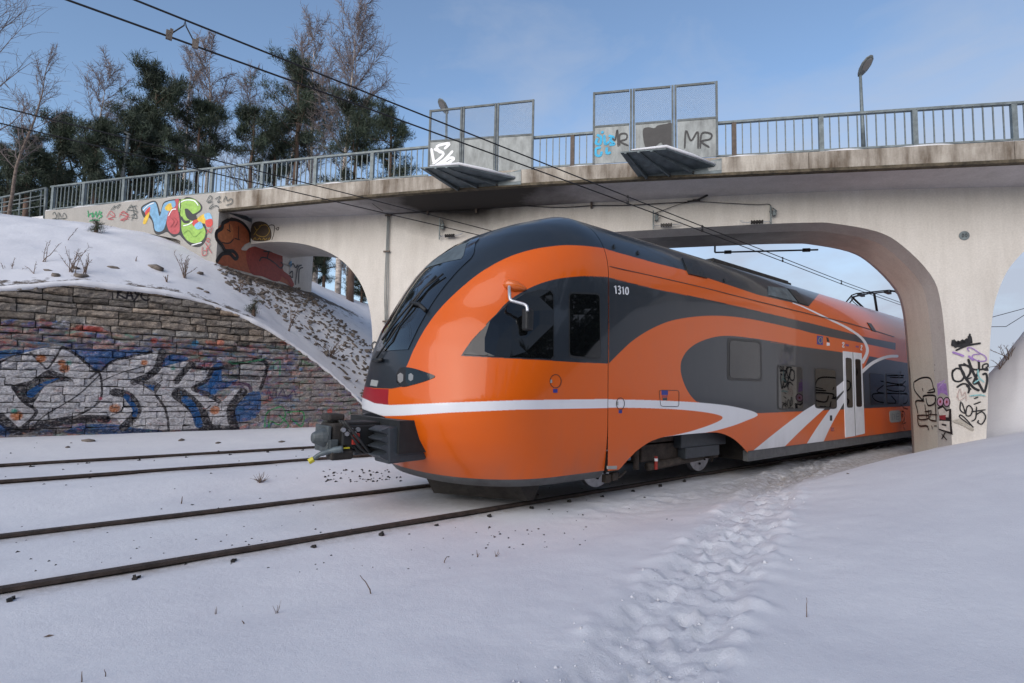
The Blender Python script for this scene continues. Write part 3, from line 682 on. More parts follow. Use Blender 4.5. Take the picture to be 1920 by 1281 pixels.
# ------------------------------------------------------------------ tracks
def make_track(name, ys, z, label, clips):
    t = empty(name, (2, sum(ys)/2, z)); tag(t, label, 'railway track', 'railway tracks')
    prof = [(-0.036, 0.0), (0.036, 0.0), (0.038, -0.030), (0.012, -0.045), (0.012, -0.15), (0.07, -0.17), (0.07, -0.185), (-0.07, -0.185), (-0.07, -0.17), (-0.012, -0.15), (-0.012, -0.045), (-0.038, -0.030)]
    # a single-width head in the world's scale (the gauge is wide)
    prof = [(a*1.25, b) for a, b in prof]
    for y in ys:
        mb = MB(); vs = []; xs = np.concatenate([np.arange(-60, 92, 8.0)])
        for X in xs: vs += [(X, y+a, z+b) for a, b in prof]
        n = len(prof); fs = [(i*n+k, i*n+(k+1) % n, (i+1)*n+(k+1) % n, (i+1)*n+k) for i in range(len(xs)-1) for k in range(n)]
        mb.add(vs, fs); keep(mb.build('rail', M['rail']), t)
    src = None
    for y in clips:
        for X in np.arange(-3.2, 9.5, 0.78):
            if src is None:
                mb = MB(); mb.box((0, 0, 0.0), (0.038, 0.058, 0.03)); mb.box((0.0, -0.018, 0.02), (0.02, 0.02, 0.03)); mb.box((0.024, 0.032, 0.0), (0.022, 0.032, 0.03))
                src = mb.build('rail_clip', M['iron'], None); o = src
            else:
                o = src.copy(); COL.objects.link(o)
            keep(o, t); o.location = (X+random.uniform(-.03, .03), y+random.uniform(-.015, .015), float(snow_h(np.array(X), np.array(y)))+0.005+random.uniform(-.015, .01)); o.rotation_euler = (random.uniform(-.2, .2), random.uniform(-.2, .2), random.uniform(-.5, .5))
make_track('railway_track', RAIL_Y, 0.0, 'near railway track with dark rusty rails that carries the orange train', (RAIL_Y[0]-0.22,))
make_track('railway_track', RAIL_Y2, Z2, 'far empty railway track running along the foot of the stone wall', (RAIL_Y2[1]-0.24,))

# ------------------------------------------------------------------ bridge
YAWB = math.atan2(BV[1], BV[0])
def bthing(name, u, k, z):
    o = empty(name, bp(u, k, z)); o.rotation_euler = (0, 0, YAWB); o['_o'] = (u, k, z); return o
def bkeep(ob, root):                            # mesh given in bridge coordinates (u, k, z)
    u, k, z = root['_o']; ob.parent = root; ob.location = (-u, -k, -z); return ob
M['render'] = concrete_mat('cream_render', (0.70, 0.66, 0.605), (0.47, 0.43, 0.38), 0.55, True, soot_shade=None)
u_s, z_s = uz(870, 402, 0)
M['render2'] = concrete_mat('cream_render_sooty', (0.70, 0.66, 0.605), (0.47, 0.43, 0.38), 0.55, True, soot_shade=(u_s, z_s+0.15, 2.6, 0.75, 1.0))
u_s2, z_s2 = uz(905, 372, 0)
M['soffit'] = concrete_mat('grey_soffit', (0.56, 0.53, 0.53), (0.34, 0.32, 0.31), 0.5, False, soot_shade=(u_s2, z_s2+0.1, 3.6, 1.6, 1.5))
M['fascia'] = concrete_mat('stained_parapet_concrete', (0.50, 0.455, 0.395), (0.11, 0.08, 0.055), 1.15, True)
M['drip'] = material('mossy_drip_edge', (0.085, 0.068, 0.045), 0.95, 0, 0.6, 5, 0.6, 40)
M['abut'] = concrete_mat('grey_abutment_concrete', (0.43, 0.41, 0.38), (0.30, 0.28, 0.25), 0.5, True)
M['barrel'] = concrete_mat('arch_barrel_concrete', (0.66, 0.645, 0.57), (0.42, 0.40, 0.35), 0.45, True, soot_shade=(uz(1300, 430, 0)[0], uz(1400, 420, 0)[1]+.3, 4.6, 2.0, .85))  # shade under the crown painted into the barrel colour as a dark blot
M['splay'] = concrete_mat('arch_edge_concrete', (0.44, 0.42, 0.40), (0.30, 0.28, 0.26), 0.6, True)
bridge = bthing('arch_bridge', uz(722, 700, 0)[0], TA/2, 0.3)
tag(bridge, 'cream concrete bridge with wide arches crossing over both railway tracks', 'bridge')
def lin(pts, k):
    q = np.array(sorted(uz(x, y, k) for x, y in pts)); c = np.polyfit(q[:, 0], q[:, 1], 3 if len(q) > 4 else 1); return q, c
fb_q, fb_c = lin([(84, 462), (231, 428), (640, 374), (841, 354.5), (976, 348.5), (1110, 340), (1280, 333), (1515, 320), (1716, 310), (1920, 304)][2:], KF)
ft_q, ft_c = lin([(84, 396), (231, 379), (312, 371), (399, 362), (490, 354), (591, 347), (697, 341), (808, 331), (999, 317), (1113, 307), (1347, 295), (1542, 284), (1716, 274), (1908, 265)], KF)
rt_q, rt_c = lin([(114, 347), (235, 332), (315, 324), (399, 314), (493, 305), (591, 292), (700, 284), (804, 274), (999, 257), (1113, 247), (1347, 228), (1542, 215), (1716, 203), (1920, 190)], KF+0.12)
ss_q, ss_c = lin([(420, 411), (640, 404), (1000, 388), (1280, 372), (1440, 361), (1700, 356), (1920, 350)], 0)
UL, UR = uz(84, 400, KF)[0], uz(2750, 300, KF)[0]
def lim(q, c):
    a, b = q[0, 0], q[-1, 0]
    return lambda u: np.where(u < a, np.polyval(c, a)+(u-a)*np.polyval(np.polyder(c), a), np.where(u > b, np.polyval(c, b)+(u-b)*np.polyval(np.polyder(c), b), np.polyval(c, u)))
FB, FT, RTOP, SS = lim(fb_q, fb_c), lim(ft_q, ft_c), lim(rt_q, rt_c), lim(ss_q, ss_c)
# --- front wall of the arches: traced opening edges on the face plane
ctr = [(750, 860), (748, 760), (748, 690), (749, 640), (755, 590), (768, 548), (792, 510), (832, 475), (872, 456), (925, 445), (1010, 440), (1150, 435), (1300, 427), (1440, 420), (1522, 417.5), (1562, 419), (1644, 434), (1692.5, 461), (1745, 515), (1764, 567), (1774, 660), (1781, 760), (1786, 850)]
lef = [(408, 640), (412, 490), (425, 478), (446, 466), (470, 458.5), (505, 454), (545, 454.5), (583, 461), (622, 476), (652, 499), (676, 531), (690, 568), (697, 612), (698.5, 680), (698, 760), (697, 860)]
rig = [(1848, 850), (1852, 760), (1854, 690), (1858, 620), (1866, 565), (1884, 517), (1906, 486), (1935, 461), (1990, 438), (2060, 424), (2140, 417)]
toU = lambda L: smooth([uz(x, y, 0) for x, y in L], 4)
cA, lA, rA = toU(ctr), toU(lef), toU(rig)
rA = np.vstack([rA, [[rA[-1, 0]+4.5, rA[-1, 1]-0.1], [rA[-1, 0]+5.8, rA[-1, 1]-0.8], [rA[-1, 0]+6.5, 0.0]]])
lA[:, 0] = np.maximum(lA[:, 0], UAB+0.008)
for P in (cA, lA, rA): P[0, 1] = min(P[0, 1], -0.3); P[-1, 1] = min(P[-1, 1], -0.3)
def offset(P, d):                                # towards the inside of the opening
    if abs(d) < 1e-6: return P
    T = np.gradient(P, axis=0); T /= np.linalg.norm(T, axis=1)[:, None]+1e-9
    nrm = np.stack([T[:, 1], -T[:, 0]], -1)      # right of the running direction = inside (running left to right over the top)
    return P+d*nrm
i1 = uz(1783, 800, 0)[0]-uz(1757, 800, 0.42)[0]
i2 = i1+0.0; 
pz_ = [(0.0, 0.0), (0.42, max(0.12, i1)), (TA-0.40, max(0.12, i1)), (TA, max(0.12, i1)-0.10)]
UW0, UW1 = UAB+0.02, rA[-1, 0]+2.5
outline = []
us = np.linspace(UW0, UW1, 60)
outline += [(UW0, -0.3)] if lA[0, 0] > UW0+0.05 else []
outline += list(map(tuple, lA))+list(map(tuple, cA))+list(map(tuple, rA))+[(UW1, -0.3)]
outline += [(u, float(SS(u))+0.02) for u in us[::-1]]
def face(P2, k, flip=False):
    v2, tri = fill2d(P2)
    return [(p[0], k, p[1]) for p in v2], [tuple(t)[::-1] if flip else tuple(t) for t in tri]
mb = MB(); mb.add(*face(outline, 0.0))
bkeep(mb.build('arch_wall', M['render2']), bridge)
out2 = [(UW0, -0.3)] if lA[0, 0] > UW0+0.05 else []
e = pz_[-1][1]
for P in (lA, cA, rA): out2 += list(map(tuple, offset(P, e if P is cA else 0)))
out2 += [(UW1, -0.3)]+[(u, float(SS(u))+0.02) for u in us[::-1]]
mb = MB(); mb.add(*face(out2, TA, True)); bkeep(mb.build('rear_arch_wall', M['render']), bridge)
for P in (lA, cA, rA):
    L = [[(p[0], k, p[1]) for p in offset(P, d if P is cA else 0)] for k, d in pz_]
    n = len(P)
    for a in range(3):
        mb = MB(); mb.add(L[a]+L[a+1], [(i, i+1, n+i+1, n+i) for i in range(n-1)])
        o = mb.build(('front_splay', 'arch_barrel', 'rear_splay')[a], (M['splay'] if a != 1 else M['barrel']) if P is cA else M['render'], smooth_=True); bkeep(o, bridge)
mb = MB(); mb.hexa([(UW1, 0, -0.3), (UW1, TA, -0.3), (UW1, TA, float(SS(UW1))), (UW1, 0, float(SS(UW1)))], [(UW1+0.2, 0, -0.3), (UW1+0.2, TA, -0.3), (UW1+0.2, TA, float(SS(UW1))), (UW1+0.2, 0, float(SS(UW1)))])
bkeep(mb.build('end_wall', M['render']), bridge)
# --- deck: underside, fascias, surface
us = np.linspace(UAB-0.02, UR, 70)
mb = MB(); row = []
for u in us:
    a, b, c = float(FB(u)), float(SS(u)), float(FT(u))
    row.append([(u, KF+0.16, a+0.03), (u, -0.30, b+0.02), (u, 0.0, b), (u, TA, b), (u, TA+0.3, b+0.02), (u, KB-0.16, a+0.03)])
n = 6; mb.add([p for r in row for p in r], [(i*n+j, i*n+j+1, (i+1)*n+j+1, (i+1)*n+j) for i in range(len(row)-1) for j in range(n-1)])
bkeep(mb.build('deck_underside', M['soffit']), bridge)
def strip(pts_fn, us, mat, name):
    mb = MB(); row = [pts_fn(u) for u in us]; n = len(row[0])
    mb.add([p for r in row for p in r], [(i*n+j, i*n+(j+1) % n, (i+1)*n+(j+1) % n, (i+1)*n+j) for i in range(len(row)-1) for j in range(n)]+[tuple(range(n))[::-1], tuple(range((len(row)-1)*n, len(row)*n))])
    return bkeep(mb.build(name, mat), bridge)
for k0, k1 in ((KF, KF+0.30), (KB-0.30, KB)):
    # the edge beam is cast in lengths with an open joint between them
    cuts = [UAB-0.02]+[uz(x, 330, KF)[0] for x in (693, 976, 1240, 1517, 1905)]+[UR]
    for a, b in zip(cuts[:-1], cuts[1:]):
        strip(lambda u: [(u, k0, float(FB(u))+0.05), (u, k0, float(FT(u))), (u, k1, float(FT(u))), (u, k1, float(FB(u))+0.05)], np.linspace(a+0.006, b-0.006, 14), M['fascia'], 'edge_beam')
strip(lambda u: [(u, KF-0.012, float(FB(u))-0.02), (u, KF-0.012, float(FB(u))+0.055), (u, KF+0.17, float(FB(u))+0.055), (u, KF+0.17, float(FB(u))-0.02)], us, M['drip'], 'drip_edge')
strip(lambda u: [(u, KF+0.28, float(FT(u))-0.20), (u, KF+0.28, float(FT(u))-0.06), (u, KB-0.28, float(FT(u))-0.06), (u, KB-0.28, float(FT(u))-0.20)], np.linspace(UL-12, UR, 50), M['snowcap'], 'deck_surface')
strip(lambda u: [(u, KF+0.02, float(FT(u))+0.002), (u, KF+0.05+0.04*math.sin(u*3.1), float(FT(u))+0.015+0.06*max(0, float(vnoise(np.array(u*2.1), np.array(0.5), 81))-0.35)), (u, KF+0.24, float(FT(u))+0.03), (u, KF+0.27, float(FT(u))+0.002)], np.linspace(UL, UR, 300), M['snowcap'], 'snow_on_edge')
# --- left abutment: wing wall in the fascia plane, side wall facing the arch
wt = [(84, 396), (140, 390), (231, 379), (312, 371), (399, 362)]
top = [uz(x, y, KF) for x, y in wt]+[(UAB, float(FT(UAB)))]
brk = [(UAB, 3.0)]+[uz(x, y, KF) for x, y in ((338, 640), (338, 452), (330, 448), (247, 432), (235, 470), (84, 470))]
mb = MB(); P = top+brk; n = len(P); mb.add(*face(P, KF)); mb.add(*face(P, KF+0.45, True)); mb.add([(p[0], KF, p[1]) for p in P]+[(p[0], KF+0.45, p[1]) for p in P], [(i, (i+1) % n, n+(i+1) % n, n+i) for i in range(n)])
bkeep(mb.build('wing_wall', M['abut']), bridge)
mb = MB(); a, b = uz(246, 430, KF+0.1), uz(342, 480, KF+0.1)
mb.box(((a[0]+b[0])/2, KF+0.55, (a[1]+b[1])/2-0.25), (b[0]-a[0]+0.3, 0.5, 1.2)); bkeep(mb.build('footing_block', M['abut']), bridge)
mb = MB(); mb.box((UAB-0.30, (KF+KB)/2+0.03, 4.6+(float(FB(UAB))-4.6)/2), (0.6, KB-KF-0.06, float(FB(UAB))-4.6+0.10)); bkeep(mb.build('abutment_wall', M['render']), bridge)
mb = MB(); mb.box((UAB-6, (KF+KB)/2+0.3, 5.6), (11.5, KB-KF-0.4, 2.6)); bkeep(mb.build('abutment_fill', M['abut']), bridge)
# --- number plate on the right pier
u, zz = uz(1807.5, 442, 0)
mb = MB(); mb.disc((u, -0.012, zz), (0, 1, 0), 0.115, 0.02, 28); pl = bkeep(mb.build('number_plate', M['galv']), bridge)
mb = MB()
for a in (-0.035, 0.035):
    for s in (-1, 1):
        mb.tube([(u+a-0.02, -0.026, zz+s*0.005), (u+a-0.02+0.02, -0.026, zz+s*0.05), (u+a+0.022, -0.026, zz+s*0.005)], 0.006, 5)
bkeep(mb.build('plate_lettering', M['iron'], smooth_=True), bridge)

# ------------------------------------------------------------------ railings on the bridge
def make_railing(label, x_posts, x0, x1, dens, low=None, thick=None):
    uu = sorted(uz(x, 300, KF+0.12)[0] for x in x_posts); a, b = uz(x0, 300, KF+0.12)[0], uz(x1, 300, KF+0.12)[0]
    rt = bthing('bridge_railing', (a+b)/2, KF+0.14, float(FT((a+b)/2))); tag(rt, label, 'railing', 'steel railings along the bridge parapet')
    kk = KF+0.14
    def bar(z0, h, w, name, seg=None):
        vv = np.linspace(a, b, 24); row = [[(u, kk-w/2, z0(u)-h/2), (u, kk-w/2, z0(u)+h/2), (u, kk+w/2, z0(u)+h/2), (u, kk+w/2, z0(u)-h/2)] for u in vv]
        mb = MB(); mb.add([p for r in row for p in r], [(i*4+j, i*4+(j+1) % 4, (i+1)*4+(j+1) % 4, (i+1)*4+j) for i in range(len(row)-1) for j in range(4)]+[(3, 2, 1, 0), tuple(len(row)*4-4+q for q in range(4))])
        bkeep(mb.build(name, M['galv']), rt)
    bar(lambda u: float(RTOP(u))-0.03, 0.06, 0.10, 'top_rail'); bar(lambda u: float(FT(u))+0.085, 0.045, 0.05, 'bottom_rail')
    for u, x in zip(uu, sorted(x_posts)):
        z0, z1 = float(FT(u)), float(RTOP(u))-0.05
        mb = MB(); w = thick or 0.11
        mb.box((u, kk, (z0+z1)/2), (w, 0.10, z1-z0)); mb.box((u, kk-0.01, z0+0.008), (w+0.07, 0.14, 0.016))
        bkeep(mb.build('post', M['rustpost'] if x in (1073, 1377) else M['galv']), rt)
    src = None; stops = [a]+uu+[b]
    for p, q in zip(stops[:-1], stops[1:]):
        n = int(round((q-p)/dens))
        for i in range(1, n):
            u = p+(q-p)*i/n; z0, z1 = float(FT(u))+0.06, float(RTOP(u))-0.05
            if src is None:
                mb = MB(); mb.box((0, 0, 0), (0.026, 0.026, 1.0)); src = mb.build('baluster', M['galv']); o = src
            else: o = src.copy(); COL.objects.link(o)
            ob = rt['_o']; o.parent = rt; o.location = (u-ob[0], kk-ob[1], (z0+z1)/2-ob[2]); o.scale = (1, 1, z1-z0)
    return rt
make_railing('long grey steel railing left of the protective screens, in front of the pines', [105, 162, 236, 315, 399, 493, 592, 698], 100, 803, 0.185)
make_railing('short piece of grey steel railing between the two protective screens', [1073], 1000, 1113, 0.185)
make_railing('grey steel railing right of the protective screens, in front of open sky', [1377, 1541, 1718, 1906, 2110, 2330], 1346, 2500, 0.20)

# ------------------------------------------------------------------ protective screens with their catch trays
def bpx(x, y, k): p = uz(x, y, k); return np.array([p[0], k, p[1]])
def make_screen(label, tl, tr, bl, br, mids, dv, tray, plate):
    k = KF+0.02
    A, B_, C_, D_ = (bpx(x, y, k) for x, y in (tl, tr, br, bl))
    s = bthing('protective_screen', (C_[0]+D_[0])/2, k, C_[2]); tag(s, label, 'screen', 'protective screens over the tracks')
    xs = [0.0]+mids+[1.0]
    topz = lambda f: A+(B_-A)*f; botz = lambda f: D_+(C_-D_)*f
    mid = lambda f: botz(f)+(topz(f)-botz(f))*dv
    w = 0.055
    for f in xs:
        n_ = 1 if f in (0.0, 1.0) else 2
        for q in range(n_):
            du = 0 if n_ == 1 else (q-0.5)*0.075
            mb = MB(); a, b = botz(f), topz(f); mb.box(((a[0]+b[0])/2+du, k, (a[2]+b[2])/2), (w, 0.06, b[2]-a[2])); bkeep(mb.build('frame_post', M['frame']), s)
    for i in range(len(xs)-1):
        f0, f1 = xs[i], xs[i+1]; g0_ = f0+(0.025 if i else 0.008); g1_ = f1-(0.025 if i < len(xs)-2 else 0.008)
        for fn, nm in ((topz, 'top_bar'), (mid, 'middle_bar')):
            mb = MB(); a, b = fn(g0_), fn(g1_); o_ = np.array([0, 0, -0.03 if nm == 'top_bar' else 0]); mb.bar(a+o_, b+o_, 0.05, 0.055); bkeep(mb.build(nm, M['frame']), s)
        a, b, c, d = botz(g0_), botz(g1_), mid(g1_), mid(g0_)
        mb = MB(); o_ = np.array([0, 0.014, 0]); mb.hexa([a-o_, b-o_, c-o_, d-o_], [a+o_, b+o_, c+o_, d+o_]); bkeep(mb.build('sheet_panel', M['galv2']), s)
        a, b, c, d = mid(g0_), mid(g1_), topz(g1_), topz(g0_)
        mb = MB(); W_, H_ = b[0]-a[0], d[2]-a[2]; st = 0.055
        m_ = int((W_+H_)/st)
        for q in range(1, m_):
            t_ = q*st
            for sgn in (1, -1):
                p0 = (t_, 0) if t_ <= W_ else (W_, t_-W_); p1 = (0, t_) if t_ <= H_ else (t_-H_, H_)
                if sgn < 0: p0, p1 = (W_-p0[0], p0[1]), (W_-p1[0], p1[1])
                P0 = a+(b-a)*(p0[0]/W_)+np.array([0, 0, p0[1]]); P1 = a+(b-a)*(p1[0]/W_)+np.array([0, 0, p1[1]])
                mb.bar(P0, P1, 0.0042, 0.0042)
        o = bkeep(mb.build('wire_mesh', M['mesh']), s); o['kind'] = 'stuff'
    # tray: free edge A-B out over the tracks, fixed edge D-C on the edge beam
    ko = KF-1.15
    a, b = bpx(*tray[0], ko), bpx(*tray[1], ko-0.05); c, d = bpx(*tray[2], KF-0.03), bpx(*tray[3], KF-0.03)
    th = np.array([0, 0, 0.035])
    mb = MB(); mb.hexa([a, b, c, d], [a+th, b+th, c+th, d+th]); bkeep(mb.build('tray_plate', M['galv3']), s)
    mb = MB(); L0, L1 = [a, a*0.97+b*0.03], [b, c]
    mb.tube([a+(b-a)*.25+th*1.6, b+th*2.0, b+(c-b)*0.5+th*2.2, c+th*1.5], [0.018, 0.04, 0.045, 0.02], 6); bkeep(mb.build('snow_lip', M['snowcap'], smooth_=True), s)['kind'] = 'stuff'
    for f in (0.12, 0.42, 0.72):
        p, q = d+(c-d)*f, a+(b-a)*f*0.95; dn = np.array([0, 0, -0.05]); z2 = np.array([0, 0.0, -0.18])
        mb = MB(); e = np.array([0.025, 0, 0]); mb.hexa([p-e, p+e, q+e, q-e], [p-e+dn+z2*0.4, p+e+dn+z2*0.4, q+e+dn*0.6, q-e+dn*0.6]); bkeep(mb.build('tray_rib', M['galv3']), s)
        mb = MB(); mb.disc(p+np.array([0.0, -0.02, -0.10]), (0, 1, 0), 0.03, 0.05, 10); bkeep(mb.build('bolt', M['iron']), s)
    mb = MB(); P = [bpx(x, y, KF-0.012) for x, y in plate]; e = np.array([0, 0.01, 0]); mb.hexa([p-e for p in P], [p+e for p in P]); bkeep(mb.build('mounting_plate', M['galv3'] if plate[0][0] < 1000 else M['galv3']), s)
    mb = MB(); x_, y_ = plate[1][0], plate[1][1]; P = [bpx(*q, KF-0.018) for q in ((x_-32, y_+6), (x_, y_+4), (x_, y_+22), (x_-24, y_+24))]; mb.hexa([p-e for p in P], [p+e for p in P]); bkeep(mb.build('end_plate', M['galv2']), s)
    return s
scr1 = make_screen('grey protective screen with white paint strokes on its left sheet panel', (807, 207), (1000, 187), (804, 325), (998, 319), [0.325, 0.658], 0.50, [(788, 316), (860, 312), (966, 336), (846, 353)], [(846, 353), (977, 318), (977, 346), (850, 353.5)])
scr2 = make_screen('grey protective screen with black and blue scrawled tags on its sheet panels', (1114, 174), (1342, 153), (1113, 308), (1346, 294), [0.325, 0.665], 0.515, [(1163, 287), (1249, 280), (1341, 312), (1196, 331)], [(1196, 331), (1353, 297), (1353, 325), (1200, 331.5)])

# ------------------------------------------------------------------ spray paint on the smooth concrete and steel: thin ribbons of paint
M['spray_black'] = material('black_spray_paint', (0.014, 0.014, 0.016), 0.5, 0, 0.3, 20)
def paint(c): 
    key = 'spray_%02x%02x%02x' % tuple(int(x*255) for x in c)
    if key not in M: M[key] = material(key, c, 0.55, 0, 0.22, 9)
    return M[key]
BK = (0.014, 0.014, 0.016)
PEND = {}
class Surf:                                      # a flat surface in bridge coordinates hit by photograph rays
    def __init__(s, P, T, Nn): s.P, s.T, s.N = (np.asarray(q, float) for q in (P, T, Nn)); s.lift = 0.003
    def hit(s, x, y):
        w = lambda q: q[0]*BV+q[1]*KV+np.array([0, 0, q[2]])
        d = ray(x, y); n = w(s.N); P0 = BO+w(s.P); p = CAM+d*(((P0-CAM)@n)/(d@n)); r = p-BO
        return np.array([r@BV, r@KV, p[2]])
    def ribbon(s, pts, w, mat, root, name='paint_stroke', sm=True):
        s.lift += 0.0006
        Q = smooth(pts, 5) if sm else np.asarray(pts, float)
        P = np.array([s.hit(*q) for q in Q])+s.N*s.lift
        T = np.gradient(P, axis=0); T /= np.linalg.norm(T, axis=1)[:, None]+1e-9; S_ = np.cross(T, s.N)
        n = len(P); W_ = np.full(n, w/2.0); W_[0] *= .6; W_[-1] *= .6
        vs = [p+q*h for p, q, h in zip(P, S_, W_)]+[p-q*h for p, q, h in zip(P, S_, W_)]
        PEND.setdefault((root.name, mat.name), MB()).add(vs, [(i, i+1, n+i+1, n+i) for i in range(n-1)])
    def fill(s, pts, mat, root, sm=True, name='paint_fill'):
        s.lift += 0.0006
        Q = smooth(pts, 5, True) if sm else np.asarray(pts, float)
        v2, tri = fill2d(Q)
        mb = MB(); mb.add([s.hit(*q)+s.N*s.lift for q in v2], [tuple(t) for t in tri]); return bkeep(mb.build('graffiti_fill', mat), root)
def scaled(pts, ox, oy, sc): return [(ox+x/sc, oy+y/sc) for x, y in pts]
wing = Surf((0, KF, 0), (1, 0, 0), (0, -1, 0)); facep = Surf((0, 0, 0), (1, 0, 0), (0, -1, 0))
D = lambda pts: scaled(pts, 60, 330, 3.84)
blk = M['spray_black']
# blue, red and green letters on the wing wall
wing.fill(D([(785, 230), (830, 195), (880, 178), (905, 200), (925, 260), (945, 195), (985, 175), (1058, 165), (1085, 170), (1115, 152), (1170, 165), (1222, 210), (1222, 250), (1180, 290), (1235, 330), (1262, 400), (1250, 470), (1205, 512), (1140, 500), (1085, 450), (1060, 425), (1020, 440), (975, 405), (945, 415), (905, 425), (880, 400), (865, 330), (840, 300), (805, 300)]), blk, bridge)
wing.fill(D([(795, 235), (835, 205), (880, 188), (900, 215), (920, 290), (945, 210), (980, 185), (1040, 180), (1005, 230), (975, 300), (945, 390), (890, 395), (875, 330), (850, 280), (820, 270)]), paint((0.16, 0.34, 0.52)), bridge)
wing.fill(D([(1000, 235), (1030, 175), (1058, 170), (1050, 240), (1062, 300), (1062, 400), (1025, 420), (990, 400), (970, 340), (980, 275)]), paint((0.42, 0.06, 0.07)), bridge)
wing.fill(D([(1062, 180), (1120, 165), (1175, 172), (1212, 215), (1205, 250), (1150, 275), (1105, 245), (1110, 290), (1140, 320), (1200, 330), (1248, 390), (1235, 455), (1180, 485), (1120, 465), (1080, 400), (1075, 300), (1058, 250)]), paint((0.27, 0.46, 0.08)), bridge)
wing.fill(D([(1100, 240), (1125, 240), (1160, 275), (1190, 292), (1150, 290), (1115, 280)]), blk, bridge); wing.fill(D([(1080, 290), (1100, 320), (1138, 320), (1130, 340), (1095, 340), (1075, 310)]), blk, bridge)
for P, c in (([(815, 260), (850, 222), (848, 255), (828, 290)], (0.55, 0.05, 0.04)), ([(800, 340), (815, 295), (848, 260), (840, 300), (820, 345)], (0.65, 0.42, 0.03)), ([(958, 230), (985, 200), (1018, 205), (1000, 250), (968, 248)], (0.65, 0.42, 0.03)),
             ([(1005, 195), (1030, 180), (1035, 215), (1015, 230)], (0.16, 0.34, 0.52)), ([(1190, 310), (1245, 275), (1258, 340), (1210, 335)], (0.65, 0.42, 0.03)), ([(1240, 280), (1280, 268), (1298, 310), (1262, 325)], (0.20, 0.42, 0.62)), ([(1155, 330), (1190, 315), (1200, 350), (1165, 362)], (0.55, 0.05, 0.04)), ([(1250, 325), (1295, 310), (1300, 355), (1262, 368)], (0.55, 0.05, 0.04)), ([(1172, 355), (1215, 330), (1232, 372), (1190, 385)], (0.20, 0.42, 0.62))):
    wing.fill(D(P), paint(c), bridge)
for P in ([(800, 250), (840, 212), (880, 195)], [(985, 290), (1010, 245), (1040, 240)], [(1070, 245), (1065, 200), (1110, 175), (1170, 180), (1200, 215)], [(1090, 360), (1130, 350), (1160, 330)], [(1150, 500), (1225, 480)]): wing.ribbon(D(P), 0.035, M['white'], bridge)
wing.ribbon(D([(1065, 290), (1072, 170)]), 0.03, blk, bridge); wing.ribbon(D([(1090, 420), (1130, 395), (1170, 440), (1220, 400)]), 0.02, paint((0.16, 0.30, 0.05)), bridge)
for x in (1010, 1035): wing.ribbon(D([(x-10, 300), (x+15, 330), (x-10, 370)]), 0.02, paint((0.28, 0.03, 0.04)), bridge)
gr, rd, dk = paint((0.02, 0.30, 0.10)), paint((0.42, 0.05, 0.06)), paint((0.03, 0.045, 0.045))
for P in ([(405, 248), (410, 300)], [(403, 290), (430, 270), (435, 300)], [(440, 262), (440, 300)], [(445, 298), (465, 258), (468, 300), (490, 250)], [(485, 258), (505, 265), (490, 280), (508, 290), (480, 308)], [(415, 328), (450, 318), (490, 320)]): wing.ribbon(D(P), 0.035, gr, bridge)
for P in ([(150, 280), (165, 262), (180, 300), (150, 310)], [(185, 300), (195, 265), (215, 300)], [(220, 300), (235, 268), (252, 300), (225, 312)], [(148, 318), (240, 305)], [(205, 270), (190, 325)]): wing.ribbon(D(P), 0.022, dk, bridge)
for P in ([(540, 300), (570, 255), (600, 290), (550, 310), (590, 315)], [(560, 275), (605, 300)], [(630, 300), (660, 255), (690, 290), (640, 320), (700, 310)], [(645, 265), (700, 280), (660, 330)], [(632, 275), (710, 300)]): wing.ribbon(D(P), 0.022, rd, bridge)
for P in ([(570, 250), (600, 215), (590, 250)], [(600, 230), (640, 205), (615, 240)], [(680, 270), (720, 210), (740, 280)], [(700, 230), (760, 215)], [(720, 325), (745, 275), (760, 305), (720, 300)], [(690, 245), (765, 260), (715, 290)], [(740, 215), (755, 250)]): wing.ribbon(D(P), 0.022, dk, bridge)
for P in ([(1260, 190), (1285, 145), (1300, 165), (1270, 195), (1305, 185)], [(1320, 170), (1360, 150), (1340, 190), (1365, 185)], [(1380, 190), (1400, 150), (1410, 180), (1440, 165), (1445, 195), (1400, 215)], [(1310, 200), (1280, 240), (1330, 215), (1350, 235)]): wing.ribbon(D(P), 0.025, dk, bridge)
for P in ([(1232, 510), (1232, 570), (1262, 565), (1262, 515)], [(1240, 540), (1258, 540)], [(1250, 480), (1300, 560)], [(1290, 490), (1258, 540)], [(1270, 475), (1285, 460), (1270, 450), (1262, 470), (1285, 480)], [(1262, 420), (1300, 360)], [(1258, 380), (1290, 410), (1305, 370)]): wing.ribbon(D(P), 0.024, rd, bridge)
# orange figure-like swirl on the abutment side wall and the round tag beside the left arch
sidew = Surf((UAB, 0, 0), (0, 1, 0), (1, 0, 0)); sidew.lift = 0.016
E4 = lambda pts: scaled(pts, 380, 380, 4.27)
og, og2, rdd = paint((0.34, 0.09, 0.035)), paint((0.44, 0.14, 0.05)), paint((0.27, 0.035, 0.02))
sidew.fill(E4([(108, 235), (150, 170), (200, 135), (270, 140), (330, 175), (372, 240), (375, 310), (330, 340), (330, 385), (640, 350), (625, 500), (720, 670), (640, 640), (470, 590), (300, 545), (105, 480), (150, 420), (200, 410), (150, 340)]), og, bridge)
sidew.fill(E4([(345, 400), (420, 350), (615, 350), (620, 620), (470, 590), (380, 560)]), rdd, bridge)
sidew.fill(E4([(112, 240), (160, 180), (230, 180), (240, 280), (180, 320), (130, 290)]), og2, bridge)
sidew.ribbon(E4([(105, 478), (150, 415), (210, 408), (255, 450), (275, 430), (240, 390), (180, 385), (150, 340), (108, 290), (110, 235), (150, 205), (160, 165), (210, 138)]), 0.13, blk, bridge)
sidew.ribbon(E4([(210, 138), (260, 138), (310, 160), (350, 200), (375, 250), (378, 320)]), 0.11, blk, bridge)
